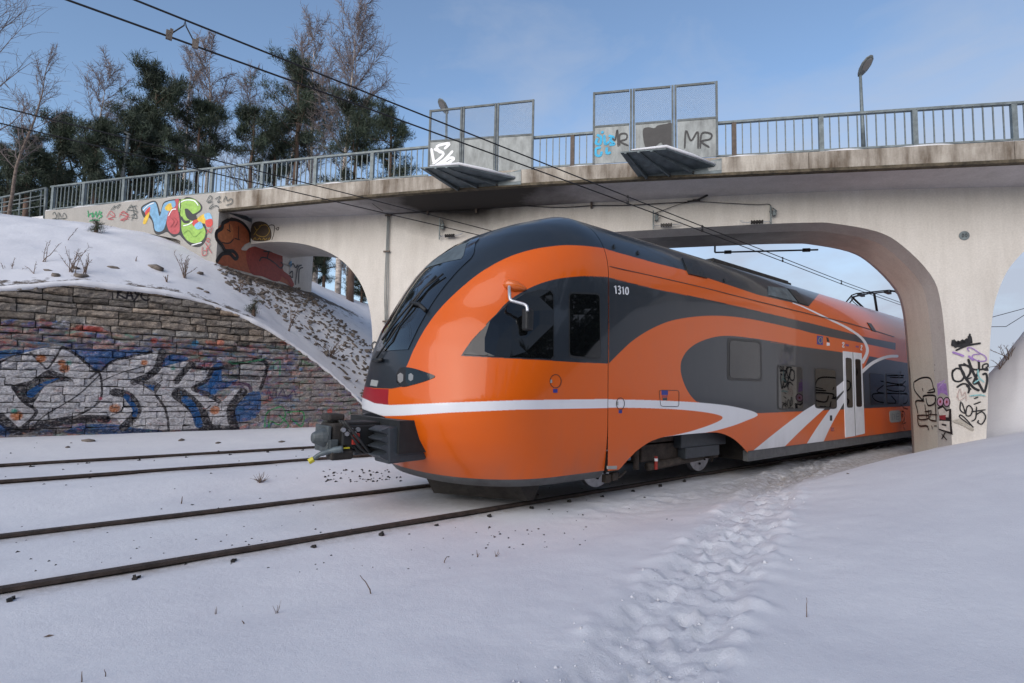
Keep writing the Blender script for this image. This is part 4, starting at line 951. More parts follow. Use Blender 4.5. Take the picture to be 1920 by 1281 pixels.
for P in ([(210, 170), (215, 240)], [(190, 215), (222, 235)], [(150, 320), (210, 325), (245, 290)], [(285, 185), (282, 300)], [(250, 285), (295, 300)], [(225, 120), (240, 130)]): sidew.ribbon(E4(P), 0.04, blk, bridge)
for P in ([(450, 470), (470, 440), (520, 450), (580, 490), (620, 525), (640, 500), (620, 475)], [(510, 450), (530, 380)], [(690, 570), (715, 550), (715, 600), (690, 580)], [(740, 660), (745, 600), (760, 520), (790, 500)], [(765, 650), (770, 540), (800, 520)], [(480, 390), (560, 395)], [(700, 510), (720, 490), (740, 520), (760, 500)]): sidew.ribbon(E4(P), 0.05, blk, bridge)
sidew.ribbon(E4([(685, 500), (705, 470), (700, 520)]), 0.05, paint((0.10, 0.28, 0.45)), bridge); sidew.ribbon(E4([(620, 560), (680, 600), (720, 670)]), 0.22, rdd, bridge)
facep.fill(E4([(385, 230), (400, 170), (450, 150), (510, 165), (545, 215), (550, 280), (520, 305), (430, 310), (390, 290)]), paint((0.055, 0.035, 0.02)), bridge)
yl = paint((0.34, 0.21, 0.03))
for P in ([(415, 190), (435, 220), (475, 175)], [(440, 215), (410, 260)], [(450, 190), (510, 180), (535, 230), (500, 272), (450, 268), (425, 250)], [(405, 300), (420, 282), (430, 300)], [(440, 300), (455, 285), (470, 300)], [(480, 300), (490, 285), (500, 300), (515, 285)], [(525, 300), (540, 280)]): facep.ribbon(E4(P), 0.028, yl, bridge)
for P in ([(355, 170), (380, 158), (370, 195), (395, 215)], [(520, 200), (545, 180), (575, 190), (570, 250), (555, 300)], [(585, 210), (610, 200), (605, 220), (590, 215)]): facep.ribbon(E4(P), 0.03, paint((0.05, 0.035, 0.025)), bridge)
# tags on the rear wall of the left arch
rear = Surf((0, TA, 0), (1, 0, 0), (0, -1, 0))
# right pier: front face
F6 = lambda pts: scaled(pts, 1500, 600, 5.0526)
for P, w in (([(1450, 470), (1440, 520), (1460, 575), (1520, 580), (1555, 530), (1530, 475), (1480, 460), (1445, 490)], .045), ([(1505, 420), (1560, 540), (1640, 640), (1700, 670)], .06), ([(1510, 425), (1600, 440), (1610, 500), (1570, 560)], .05), ([(1590, 370), (1640, 500), (1740, 690)], .06), ([(1545, 410), (1650, 470), (1780, 460)], .045), ([(1690, 380), (1690, 480), (1640, 600), (1700, 590)], .05), ([(1745, 690), (1770, 580), (1760, 510), (1725, 520)], .05), ([(1785, 475), (1735, 470), (1730, 430), (1770, 415), (1780, 440), (1755, 450)], .035), ([(1480, 640), (1540, 605), (1590, 620), (1600, 660), (1590, 695)], .045), ([(1570, 620), (1620, 660)], .04),
             ([(1610, 1000), (1560, 960), (1510, 920), (1520, 900), (1570, 940), (1640, 1020)], .03), ([(1520, 770), (1515, 850), (1560, 880), (1530, 780)], .03), ([(1575, 830), (1600, 810), (1630, 850), (1610, 905), (1570, 900), (1575, 830)], .03), ([(1670, 820), (1660, 930), (1620, 960)], .03), ([(1620, 870), (1755, 850)], .03), ([(1660, 900), (1720, 870), (1755, 920), (1720, 985), (1680, 970), (1690, 950)], .03), ([(1645, 745), (1685, 730)], .03), ([(1640, 800), (1710, 775)], .03), ([(1580, 560), (1625, 545)], .03)):
    facep.ribbon(F6(P), w, blk, bridge)
for P, w in (([(1445, 250), (1455, 200), (1470, 250), (1500, 210), (1510, 240), (1540, 200), (1550, 230), (1580, 190), (1610, 215), (1600, 150)], .09), ([(1470, 290), (1560, 250), (1620, 235), (1710, 220)], .045), ([(1600, 230), (1605, 130)], .05), ([(1440, 190), (1460, 240), (1480, 260)], .06), ([(1480, 250), (1600, 225)], .07)): facep.ribbon(F6(P), w, blk, bridge)
pu = paint((0.30, 0.18, 0.44))
for P, w in (([(1438, 305), (1500, 325), (1550, 345)], .05), ([(1590, 340), (1640, 385)], .05), ([(1600, 300), (1580, 270), (1620, 265), (1690, 310), (1750, 345), (1755, 385), (1690, 390), (1630, 360), (1640, 330), (1700, 325)], .025)): facep.ribbon(F6(P), w, pu, bridge)
for P in ([(1680, 470), (1690, 540), (1740, 590)], [(1600, 720), (1700, 710), (1750, 720)], [(1640, 600), (1700, 560)]): facep.ribbon(F6(P), 0.03, paint((0.22, 0.44, 0.45)), bridge)
for P in ([(1480, 740), (1510, 650), (1530, 720), (1560, 680), (1570, 770)], [(1490, 690), (1500, 760), (1560, 730)]): facep.ribbon(F6(P), 0.015, paint((0.42, 0.30, 0.27)), bridge)
facep.fill(F6([(1440, 960), (1500, 940), (1560, 970), (1640, 1030), (1620, 1045), (1540, 1000)]), paint((0.36, 0.33, 0.28)), bridge)
# right pier: splay and inner jamb
e1 = max(0.12, i1); u0 = uz(1783, 800, 0)[0]
nsp = np.array([-0.42, -e1, 0]); nsp = nsp/np.linalg.norm(nsp)
splay = Surf((u0, 0, 0), (0, 0, 1), nsp); splay.lift = 0.012
jamb = Surf((u0-e1, 0.42, 0), (0, 1, 0), (-1, 0, 0)); jamb.lift = 0.012
ur4 = u0-e1
splay.fill(F6([(1300, 530), (1330, 520), (1385, 560), (1395, 640), (1405, 720), (1370, 700), (1340, 690), (1310, 720), (1305, 640)]), pu, bridge, False)
for P in ([(1295, 530), (1330, 545)], [(1310, 650), (1390, 560)], [(1320, 600), (1380, 570)]): splay.ribbon(F6(P), 0.03, paint((0.42, 0.30, 0.55)), bridge)
for P in ([(1325, 420), (1335, 510)], [(1295, 460), (1360, 510)], [(1362, 460), (1300, 500)]): splay.ribbon(F6(P), 0.045, blk, bridge)
for cx, cy in ((1335, 775), (1397, 778)):
    ci = [(cx+34*math.cos(a), cy+48*math.sin(a)) for a in np.linspace(0, 6.283, 10)[:-1]]; splay.fill(F6(ci), blk, bridge)
    ci = [(cx+26*math.cos(a), cy+38*math.sin(a)) for a in np.linspace(0, 6.283, 10)[:-1]]; splay.fill(F6(ci), paint((0.45, 0.26, 0.38)), bridge)
    ci = [(cx+9*math.cos(a), cy+14*math.sin(a)) for a in np.linspace(0, 6.283, 10)[:-1]]; splay.fill(F6(ci), paint((0.25, 0.02, 0.03)), bridge)
splay.fill(F6([(1310, 830), (1360, 810), (1400, 850), (1440, 840), (1445, 1000), (1455, 1090), (1400, 1070), (1320, 1040), (1330, 930)]), blk, bridge, False)
splay.fill(F6([(1315, 850), (1360, 830), (1395, 870), (1420, 860), (1415, 925), (1330, 910)]), paint((0.52, 0.48, 0.44)), bridge, False)
splay.fill(F6([(1325, 905), (1390, 900), (1385, 950), (1330, 940)]), paint((0.22, 0.02, 0.03)), bridge, False)
splay.fill(F6([(1322, 955), (1425, 960), (1430, 1060), (1325, 1030)]), paint((0.55, 0.52, 0.48)), bridge, False); splay.ribbon(F6([(1350, 990), (1395, 1000)]), 0.05, blk, bridge)
for P in ([(1385, 1060), (1350, 1130)], [(1350, 1080), (1400, 1140)]): splay.ribbon(F6(P), 0.03, blk, bridge)
for P, w in (([(1230, 500), (1215, 570), (1130, 575), (1060, 540), (1045, 470), (1070, 410), (1150, 395), (1230, 405), (1285, 430)], .05), ([(1090, 430), (1110, 470), (1130, 430), (1100, 425), (1092, 460)], .035), ([(1140, 475), (1145, 425), (1180, 435), (1150, 455), (1190, 475)], .035), ([(1200, 475), (1200, 430), (1240, 440), (1230, 480)], .035), ([(1285, 425), (1255, 435), (1255, 480), (1285, 478)], .035), ([(1255, 455), (1280, 455)], .035), ([(1090, 520), (1190, 480)], .03), ([(1145, 500), (1150, 530)], .03), ([(1190, 490), (1240, 480), (1160, 530)], .03),
             ([(1085, 590), (1160, 550), (1240, 555), (1270, 640), (1280, 680), (1210, 690)], .05), ([(1085, 590), (1090, 660), (1140, 730), (1175, 760), (1180, 720), (1285, 720), (1280, 790), (1220, 810), (1200, 740)], .05), ([(1165, 645), (1175, 680)], .03), ([(1225, 670), (1285, 650)], .03),
             ([(1185, 770), (1105, 770), (1115, 840), (1125, 890)], .05), ([(1115, 905), (1220, 905), (1220, 935), (1145, 945), (1120, 905)], .045), ([(1120, 910), (1135, 1000), (1210, 1005), (1225, 1045)], .05), ([(1190, 800), (1210, 930)], .04), ([(1190, 870), (1255, 860)], .04), ([(1225, 850), (1235, 940), (1300, 960)], .045), ([(1230, 895), (1310, 900)], .035), ([(1255, 860), (1240, 920)], .04), ([(1255, 1000), (1265, 1035)], .04), ([(1280, 1005), (1305, 1005)], .035), ([(1290, 740), (1300, 960)], .045)):
    jamb.ribbon(F6(P), w*0.9, blk, bridge)
for P, w in (([(1120, 170), (1125, 130), (1150, 165), (1160, 130)], .03), ([(1160, 190), (1170, 150), (1185, 185)], .025), ([(1190, 135), (1215, 180)], .025), ([(1185, 180), (1225, 140)], .025), ([(1075, 330), (1080, 290)], .02), ([(1100, 300), (1102, 340)], .02), ([(1130, 275), (1130, 330)], .02), ([(1160, 260), (1160, 310)], .02), ([(1215, 250), (1225, 310)], .02), ([(1065, 230), (1110, 260)], .015), ([(1085, 360), (1090, 320)], .015), ([(1140, 350), (1145, 310)], .015)):
    jamb.ribbon(F6(P), w, paint((0.17, 0.15, 0.13)), bridge)
nrs = np.array([-0.40, 0.10, 0]); nrs /= np.linalg.norm(nrs)
rsp = Surf((u0-e1, TA-0.40, 0), (0, 1, 0), nrs); rsp.lift = 0.012
for P, w in (([(930, 520), (990, 530)], .04), ([(962, 490), (955, 560)], .04), ([(935, 550), (985, 545)], .035), ([(940, 585), (970, 610), (1005, 580)], .04), ([(935, 640), (970, 620), (1000, 640), (980, 680), (940, 650)], .035), ([(1000, 620), (1015, 690), (960, 700)], .035), ([(985, 700), (1025, 710), (1020, 780), (985, 790), (990, 720)], .04), ([(955, 760), (985, 830), (1030, 845)], .035), ([(960, 880), (985, 865), (1000, 910), (980, 970), (955, 960), (950, 900)], .04), ([(970, 890), (985, 905), (970, 925)], .05), ([(980, 985), (1010, 975)], .03), ([(985, 1010), (1000, 1040)], .03)):
    rsp.ribbon(F6(P), w, blk, bridge)
facep.ribbon(scaled([(270, 560), (283, 552), (294, 565), (285, 585), (272, 578), (270, 560)], 580, 400, 2.2875), 0.04, blk, bridge)
for P in ([(268, 600), (290, 595)], [(275, 590), (285, 612)]): facep.ribbon(scaled(P, 580, 400, 2.2875), 0.03, blk, bridge)
# screens
S3 = lambda pts: scaled(pts, 780, 150, 3.2); sp_ = Surf((0, KF+0.004, 0), (1, 0, 0), (0, -1, 0)); wh = M['white']; cy_ = paint((0.02, 0.36, 0.60))
for P in ([(92, 410), (108, 500)], [(100, 505), (165, 445), (108, 415)], [(150, 440), (125, 400), (200, 382), (170, 415)], [(108, 520), (170, 480), (222, 425)], [(130, 520), (200, 470), (228, 475), (190, 500)], [(165, 505), (215, 495)]): sp_.ribbon(S3(P), 0.085, wh, scr1)
for P in ([(1085, 330), (1110, 345), (1105, 385), (1080, 380), (1090, 350)], [(1130, 330), (1135, 385), (1160, 370)], [(1155, 335), (1185, 345), (1165, 360), (1190, 385), (1160, 390)], [(1110, 405), (1080, 415), (1080, 450), (1105, 455), (1115, 430)], [(1145, 405), (1145, 440), (1170, 435)], [(1112, 320), (1125, 310)]): sp_.ribbon(S3(P), 0.07, cy_, scr2)
for P in ([(1178, 350), (1195, 360), (1208, 300), (1212, 400)], [(1222, 395), (1222, 330), (1262, 325), (1262, 355), (1225, 370), (1275, 395)], [(1612, 412), (1620, 305), (1650, 365), (1690, 312), (1692, 412)], [(1705, 412), (1715, 322), (1770, 325), (1765, 355), (1712, 370), (1760, 405)]): sp_.ribbon(S3(P), 0.045, blk, scr2)
sp_.fill(S3([(1362, 300), (1390, 285), (1430, 290), (1450, 275), (1500, 265), (1535, 265), (1540, 370), (1545, 415), (1490, 400), (1470, 375), (1440, 395), (1410, 415), (1380, 410), (1365, 360)]), paint((0.03, 0.028, 0.028)), scr2)

STROKES = []
for (rn, mn), mb in PEND.items(): STROKES.append(bkeep(mb.build('graffiti', bpy.data.materials[mn]), bpy.data.objects[rn]))
for i in (1, 18): STROKES[i]['kind'] = 'stuff'          # small scattered dabs

# ------------------------------------------------------------------ train
XS, ZB, ZR, Z0R, NR = 6.40, 0.46, 4.58, 3.30, 2.3
XEND = 33.0
tip_z = np.array([.46, .7, .95, 1.2, 1.45, 1.7, 1.95, 2.2, 2.5, 2.8, 3.1, 3.4, 3.7, 3.95, 4.15, 4.3, 4.42, 4.5, 4.58])
tip_x = np.array([4.10, 3.88, 3.72, 3.63, 3.62, 3.65, 3.68, 3.72, 3.82, 3.98, 4.17, 4.39, 4.67, 4.97, 5.28, 5.62, 5.95, 6.18, 6.38])
_c = np.polyfit(tip_z, tip_x, 7)
def xtip(z): return np.interp(z, tip_z, tip_x)
def zw(v):                                       # v in 0..1 from the bottom edge to the roof crown -> height, half width
    v = np.asarray(v, float); a = np.clip(v/0.62, 0, 1); th = np.clip((v-0.62)/0.38, 0, 1)*math.pi/2
    z = np.where(v < 0.62, ZB+(Z0R-ZB)*a, Z0R+(ZR-Z0R)*np.sin(th)**(2/NR))
    w = np.where(v < 0.62, HW, HW*np.maximum(np.cos(th), 0)**(2/NR))
    w = w*(1-0.035*(1-np.clip((z-ZB)/0.75, 0, 1))**2)
    return z, w
def v_of_z(z):
    z = np.asarray(z, float)
    return np.where(z < Z0R, (z-ZB)/(Z0R-ZB)*0.62, 0.62+0.38*np.arcsin(np.clip(((z-Z0R)/(ZR-Z0R)), 0, 1)**(NR/2))/(math.pi/2))
def nose_pt(u, v):                               # u: 0 at the seam on the camera side, 1 on the centre line of the nose
    z, w = zw(v); xt = xtip(z); nn = 2.4
    Lc = np.minimum(np.where(z < 1.5, 1.4, 1.4+(z-1.5)*0.8), XS-xt)
    s = np.clip(u/0.28, 0, 1); ph = (1-np.clip((u-0.28)/0.72, 0, 1))*math.pi/2
    xc = xt+Lc*(1-np.maximum(np.cos(ph), 0)**(2/nn)); lat = w*np.maximum(np.sin(ph), 0)**(2/nn)
    x = np.where(u < 0.28, XS+(xt+Lc-XS)*s, xc); lat = np.where(u < 0.28, w, lat)
    return np.stack(np.broadcast_arrays(x, YC-lat, z), -1)
# ---- livery, traced as areas of the side of the train seen in the photograph and laid on the shell
ORG = np.array((0.64, 0.106, 0.005)); DGR = np.array((0.020, 0.026, 0.034)); WHT = np.array((0.72, 0.73, 0.76)); BLKP = np.array((0.012, 0.013, 0.015)); REDL = np.array((0.30, 0.012, 0.02))
C5 = lambda pts: scaled(pts, 580, 400, 2.2875); C6 = lambda pts: scaled(pts, 1100, 400, 2.2875); C7 = lambda pts: scaled(pts, 1050, 700, 4.8); C8 = lambda pts: scaled(pts, 1440, 520, 6.857)
roofline = smooth(C5([(395, 690), (420, 650), (450, 580), (500, 490), (560, 410), (640, 330), (740, 250), (850, 190), (960, 155), (1080, 138), (1180, 140), (1265, 150)]), 5).tolist()+C6([(95, 158), (300, 215), (415, 243), (735, 350), (890, 385)])+[(1516, 575)]
P_ROOF = [(640, 720)]+[(700, 690), (752, 690)]+roofline+[(1545, 540), (1300, 380), (1000, 330), (600, 400)]
P_NOSEGREY = [(660, 640), (768, 640), (764, 683), (745, 690), (748, 690), (790, 700), (815, 706), (800, 714), (770, 722), (735, 729), (702, 728), (660, 722)]
P_CABDARK = smooth(C5([(650, 612), (700, 540), (770, 470), (850, 380), (950, 318), (1050, 284), (1150, 271), (1215, 269)]), 5).tolist()+C5([(1282, 272), (1282, 645), (1150, 640), (1000, 630)])
P_UP = C6([(95, 274), (300, 325), (500, 364), (700, 410), (915, 461)])+C8([(600, 605), (940, 690), (1200, 757), (1640, 845), (1640, 935), (1280, 862), (1240, 850), (940, 795), (560, 718)])+smooth(C6([(915, 500), (735, 460), (620, 443), (520, 440), (430, 448), (350, 465), (270, 500), (200, 545), (150, 590), (95, 645)]), 5).tolist()
P_LOW = smooth([(1500, 649), (1423, 636), (1371, 630), (1340, 632), (1310, 642), (1290, 656), (1279, 673), (1276, 688.5), (1278, 705), (1285, 725), (1295, 742), (1305.5, 753)], 5).tolist()+[(1345, 764), (1421, 775), (1500, 771.6), (1580, 768), (1720, 761), (1720, 684), (1679, 677), (1630, 668), (1616, 700), (1614, 664)]+C8([(950, 965), (600, 915), (0, 830)])
P_STRIPE = C5([(225, 790), (280, 815), (345, 823), (420, 820), (600, 812), (900, 802), (1280, 797)])+smooth(C7([(430, 235), (800, 242), (1100, 255), (1300, 268), (1500, 290), (1650, 320), (1740, 345), (1778, 370), (1760, 392), (1680, 425), (1560, 470), (1400, 515), (1300, 535), (1150, 556), (935, 574)]), 5).tolist()+smooth(C7([(940, 572), (1050, 552), (1200, 515), (1350, 465), (1440, 425), (1463, 400), (1440, 380), (1350, 358), (1200, 338), (1000, 322), (700, 312), (430, 310)]), 5).tolist()+C5([(1280, 835), (900, 842), (600, 855), (400, 868), (320, 870), (260, 855), (225, 838), (180, 830), (180, 780)])
P_B1 = [(1399, 850.5), (1461.7, 841), (1546, 766.7), (1582, 732), (1582, 714), (1528, 758), (1508, 770)]
P_B2 = [(1506, 834), (1539, 828.5), (1582.5, 755), (1582.5, 735), (1557.5, 766)]
ARC1 = C8([(320, 330), (440, 375), (560, 430), (800, 545), (1000, 640), (1150, 735), (1235, 820), (1275, 910), (1268, 990), (1215, 1090)]); ARC2 = C8([(1210, 1215), (1330, 1112), (1450, 1050), (1560, 1018), (1660, 1015)])
def livery(P3):
    px = proj(P3); X, Y = px[..., 0], px[..., 1]
    col = np.empty(P3.shape, np.float32); col[:] = ORG
    def put(m, c): col[m] = c
    far = P3[..., 0] > 21.5
    put(inside(X, Y, P_ROOF), DGR); put(inside(X, Y, P_CABDARK), DGR); put(inside(X, Y, P_UP), DGR); put(inside(X, Y, P_LOW), DGR)
    put(inside(X, Y, P_NOSEGREY), DGR)
    put(inside(X, Y, [(670, 722), (702, 729), (729, 730), (727.5, 752), (729, 765), (670, 765)]), REDL)
    put(inside(X, Y, P_STRIPE), WHT); put(inside(X, Y, P_B1), WHT); put(inside(X, Y, P_B2), WHT)
    for A_c, w0, w1 in ((ARC1, 1.6, 6.5), (ARC2, 6.0, 5.0)):
        S = smooth(A_c, 6); n = len(S); best = np.full(X.shape, 1e9); ww = np.zeros(X.shape)
        sel = (X > S[:, 0].min()-12) & (X < S[:, 0].max()+12) & (Y > S[:, 1].min()-12) & (Y < S[:, 1].max()+12)
        if not sel.any(): continue
        xs_, ys_ = X[sel], Y[sel]; bs = np.full(xs_.shape, 1e9); wv = np.zeros(xs_.shape)
        for i in range(n-1):
            a, b = S[i], S[i+1]; d = b-a; t = np.clip(((xs_-a[0])*d[0]+(ys_-a[1])*d[1])/(d@d+1e-9), 0, 1); q = np.hypot(xs_-a[0]-t*d[0], ys_-a[1]-t*d[1])
            m = q < bs; bs[m] = q[m]; wv[m] = w0+(w1-w0)*i/n
        k = np.zeros(X.shape, bool); k[sel] = bs < wv/2; put(k, WHT)
    put(inside(X, Y, [(672, 764), (722, 782), (723, 806), (640, 806), (640, 770)]), BLKP)
    z_ = P3[..., 2]; g_ = np.clip((1.05-z_)/.75, 0, 1)**1.5*np.clip(1.6*fbm(P3[..., 0]*3.1, z_*1.2, 4, 301)-.35, 0, 1)*.55+.05*np.clip(fbm(P3[..., 0]*7, z_*2.5, 4, 311)*2-.9, 0, 1)
    col[:] = col*(1-g_[..., None])+np.array((.15, .13, .115))*g_[..., None]
    # livery on the second half of the unit: only what the pier hides
    put(far & (P3[..., 2] > 1.25) & (P3[..., 2] < 2.9), DGR)
    return col
def bake(fn, w, h, name, ss=2):
    U, V = np.meshgrid((np.arange(w*ss)+.5)/(w*ss), (np.arange(h*ss)+.5)/(h*ss))
    c = livery(fn(U, V)); c = c.reshape(h, ss, w, ss, 3).mean((1, 3))
    k = Canvas(w, h, (0, 0, 0)); k.a = c.astype(np.float32); return k.image(name)
XB1 = 21.6
def body_pt(u, v):
    z, w = zw(v); return np.stack(np.broadcast_arrays(XS+(XB1-XS)*u, YC-w, z), -1)
def nose_both(u, v):                             # left half of the picture: camera side; right half: far side, mirrored except next to the centre line
    near = nose_pt(np.where(u < .5, u*2, (1-u)*2), v); far_ = near.copy(); far_[..., 1] = 2*YC-far_[..., 1]
    return np.where(((u >= .5) & (u < .62))[..., None], far_, near)
M['cabpaint'] = image_mat('cab_livery', bake(nose_both, 1500, 640, 'cab_livery'), 0.30, 0.35, 0, 0.25)
M['carpaint'] = image_mat('car_livery', bake(body_pt, 2100, 640, 'car_livery'), 0.30, 0.35, 0, 0.25)
train = empty('passenger_train', (6, YC, 0)); tag(train, 'orange, grey and white electric passenger train running out under the bridge', 'train')
def tk(o): return keep(o, train)
# ---- cab shell
US = np.concatenate([np.linspace(0, .28, 8)[:-1], np.linspace(.28, 1, 60)]); VS = np.concatenate([np.linspace(0, .62, 46)[:-1], np.linspace(.62, 1, 34)])
Ug, Vg = np.meshgrid(US, VS, indexing='ij'); G = nose_pt(Ug, Vg); nu, nv = Ug.shape
def two_sided(G, Ug, Vg, name, mat, mirror=True, far_uv=False):
    nu, nv = G.shape[:2]; co = G.reshape(-1, 3); uv = np.stack([Ug, Vg], -1).reshape(-1, 2)
    q = [(i*nv+j, (i+1)*nv+j, (i+1)*nv+j+1, i*nv+j+1) for i in range(nu-1) for j in range(nv-1)]
    vs = co.tolist(); fs = list(q)
    if mirror:
        mc = co.copy(); mc[:, 1] = 2*YC-mc[:, 1]; o = len(vs); vs += mc.tolist(); fs += [tuple(o+k for k in f[::-1]) for f in q]; uv = np.vstack([uv*[.5, 1], np.stack([1-uv[:, 0]*.5, uv[:, 1]], -1)]) if far_uv else np.vstack([uv, uv])
    me = bpy.data.meshes.new(name); me.from_pydata(vs, [], fs); me.materials.append(mat); me.update()
    li = np.empty(len(me.loops), np.int64); me.loops.foreach_get('vertex_index', li)
    l = me.uv_layers.new(name='UVMap'); l.data.foreach_set('uv', uv[li].astype(np.float32).ravel())
    b = bmesh.new(); b.from_mesh(me); bmesh.ops.remove_doubles(b, verts=b.verts, dist=0.0006); bmesh.ops.recalc_face_normals(b, faces=b.faces); b.to_mesh(me); b.free()
    me.polygons.foreach_set('use_smooth', [True]*len(me.polygons))
    ob = bpy.data.objects.new(name, me); COL.objects.link(ob); return ob
# opening for the coupler is closed with a dark recess box; the shell itself stays whole
cab = tk(two_sided(G, Ug, Vg, 'cab_shell', M['cabpaint'], True, True))
# ---- car side with its wheel arch, roof above it
SG = 0.012
bot = [(XS+SG, ZB)]+[tuple(on_y(x, y, YS)[[0, 2]]) for x, y in smooth(C7([(530, 868), (560, 838), (600, 790), (650, 738), (700, 690), (800, 622), (870, 592), (940, 573), (1100, 553), (1300, 536), (1400, 533), (1480, 550), (1560, 590), (1630, 650), (1688, 714)]), 3)]
bot = [p for p in bot]; xa = bot[-1][0]; bot += [(xa+0.02, ZB+0.03), (XB1, ZB+0.03), (XEND, ZB+0.03)]
side = bot+[(XEND, Z0R)]+[(x, Z0R) for x in np.linspace(XB1, XS+SG, 20)]
def side_panel(Y, name, flip):
    v2, tri = fill2d(side); mb = MB(); mb.add([(a, Y, b) for a, b in v2], [tuple(t) if flip else tuple(t)[::-1] for t in tri])
    o = mb.build(name, M['carpaint']); set_uv(o.data, lambda c: np.stack([(c[:, 0]-XS)/(XB1-XS), v_of_z(c[:, 2])], -1)); return tk(o)
side_panel(YS, 'car_side', True); side_panel(2*YC-YS, 'car_side', False)
xs_ = np.concatenate([np.linspace(XS+SG, XB1, 40), [XEND]]); VS2 = np.linspace(.62, 1, 30)
Xg, Vg2 = np.meshgrid(xs_, VS2, indexing='ij'); z_, w_ = zw(Vg2); G2 = np.stack([Xg, YC-w_, z_], -1)
tk(two_sided(G2, (Xg-XS)/(XB1-XS), Vg2, 'car_roof', M['carpaint']))
# dark gap at the seam between cab and car
mb = MB(); r0 = [(XS+0.006, YC-w*0.994, z) for z, w in zip(*zw(np.linspace(0, 1, 40)))]; r1 = [(XS+0.006, 2*YC-y, z) for _, y, z in r0[::-1]]
mb.add(r0+r1, [tuple(range(len(r0)+len(r1)))]); tk(mb.build('seam_frame', M['gasket']))
bv_c = BVHTree.FromPolygons([v.co.copy() for v in cab.data.vertices], [tuple(p.vertices) for p in cab.data.polygons])
def shell_hit(x, y):                             # where a photograph ray meets the camera side of the train
    d = Vector(ray(x, y)); d.normalize()
    h = bv_c.ray_cast(Vector(CAM), d)
    cand = []
    if h[0] is not None: cand.append((h[3], np.array(h[0]), np.array(h[1])))
    p = on_y(x, y, YS)
    if p[0] > XS and p[2] < Z0R+0.02: cand.append((np.linalg.norm(p-CAM), p, np.array([0, -1.0, 0])))
    elif not cand or True:
        # roof curve of the car, marched
        dd = np.array(d); ts = np.linspace(4, 45, 2500); Q = CAM+ts[:, None]*dd; wv = zw(v_of_z(np.clip(Q[:, 2], ZB, ZR)))[1]
        m = (Q[:, 0] > XS) & (Q[:, 2] > Z0R) & (Q[:, 2] < ZR) & (np.abs(Q[:, 1]-YC) < wv)
        if m.any():
            i = int(np.argmax(m)); z = Q[i, 2]; e = 0.01
            dw = (zw(v_of_z(z+e))[1]-zw(v_of_z(z-e))[1])/(2*e); n = np.array([0, -1.0, -float(dw)]); n /= np.linalg.norm(n); cand.append((ts[i], Q[i], n))
    if not cand: return None
    c = min(cand, key=lambda q: q[0]); n = c[2]/np.linalg.norm(c[2])
    if n@np.array(d) > 0: n = -n
    return c[1], n
def patch(pts, mat, name, off=0.006, parent=None, res=None, sm=0, thick=0.02):
    """a plate that follows the shell: outline traced in the photograph"""
    Q = smooth(pts, sm, True) if sm else np.asarray(pts, float)
    P = [Vector((a, b)) for a, b in Q]; n = len(P)
    x0, y0 = Q.min(0); x1, y1 = Q.max(0); st = res or max(4.0, min(x1-x0, y1-y0)/5)
    E_ = []; 
    # densify outline
    D_ = []
    for i in range(n):
        a, b = np.array(P[i]), np.array(P[(i+1) % n]); m = max(1, int(np.linalg.norm(b-a)/st))
        D_ += [a+(b-a)*k/m for k in range(m)]
    n = len(D_); V_ = [Vector(p) for p in D_]
    gx_, gy_ = np.meshgrid(np.arange(x0+st/2, x1, st), np.arange(y0+st/2, y1, st)); ins = inside(gx_, gy_, Q)
    ipts = np.stack([gx_[ins], gy_[ins]], -1)
    da = np.array(D_)
    for p in ipts:
        if np.min(np.hypot(*(da-p).T)) > st*0.45: V_.append(Vector(p))
    r = delaunay_2d_cdt(V_, [], [list(range(n))], 1, 1e-5)
    vs2, fs2 = r[0], r[2]; H = [shell_hit(p.x, p.y) for p in vs2]
    ok = [h is not None for h in H]
    H = [h if h is not None else (at_depth(p.x, p.y, 8), np.array([0, -1., 0])) for h, p in zip(H, vs2)]
    top = [h[0]+h[1]*off for h in H]; low_ = [h[0]-h[1]*thick for h in H]
    mb = MB(); N_ = len(top); fs = [tuple(f) for f in fs2]
    # rim
    from collections import Counter
    ec = Counter(); 
    for f in fs:
        for a, b in zip(f, f[1:]+f[:1]): ec[(a, b)] += 1
    rim = [(a, b) for (a, b) in ec if (b, a) not in ec]
    mb.add(top+low_, fs+[(b, a, a+N_, b+N_) for a, b in rim])
    o = mb.build(name, mat, smooth_=False)
    b = bmesh.new(); b.from_mesh(o.data); bmesh.ops.recalc_face_normals(b, faces=b.faces); b.to_mesh(o.data); b.free()
    # outer face shades like the shell
    if parent is None: return tk(o)
    o.parent = parent; return o
def grow(pts, d):
    P = np.asarray(pts, float); c = P.mean(0); r = P-c; L = np.linalg.norm(r, axis=1)[:, None]; return c+r*(1+d/L)
def window(pts, fr=3.0, sm=0, name='window'):
    f = patch(grow(pts, fr), M['gasket'], name, 0.004, None, None, sm)
    patch(pts, M['glass'], 'pane', 0.009, f, None, sm); return f
def rounded(pts, r=4):
    P = np.asarray(pts, float); out = []; n = len(P)
    for i in range(n):
        a, b, c = P[i-1], P[i], P[(i+1) % n]; u = a-b; u = u/np.linalg.norm(u)*min(r, np.linalg.norm(a-b)*.4); w = c-b; w = w/np.linalg.norm(w)*min(r, np.linalg.norm(c-b)*.4)
        for t in (0, .5, 1): out.append(((1-t)**2)*(b+u)+2*t*(1-t)*b+t*t*(b+w))
    return np.array(out)
window(C5([(664, 605), (705, 541), (775, 463), (852, 391), (920, 348), (985, 331), (1032, 333), (1044, 350), (1045, 480), (1045, 612), (1034, 624), (860, 617)]), 2.0, 0)
window(rounded(C5([(1117, 345), (1242, 350), (1246, 622), (1117, 610)]), 6), 4.0)
window(rounded([(1367.5, 638.5), (1423.2, 643.5), (1425, 710.5), (1367.5, 708.5)], 6), 6.0)
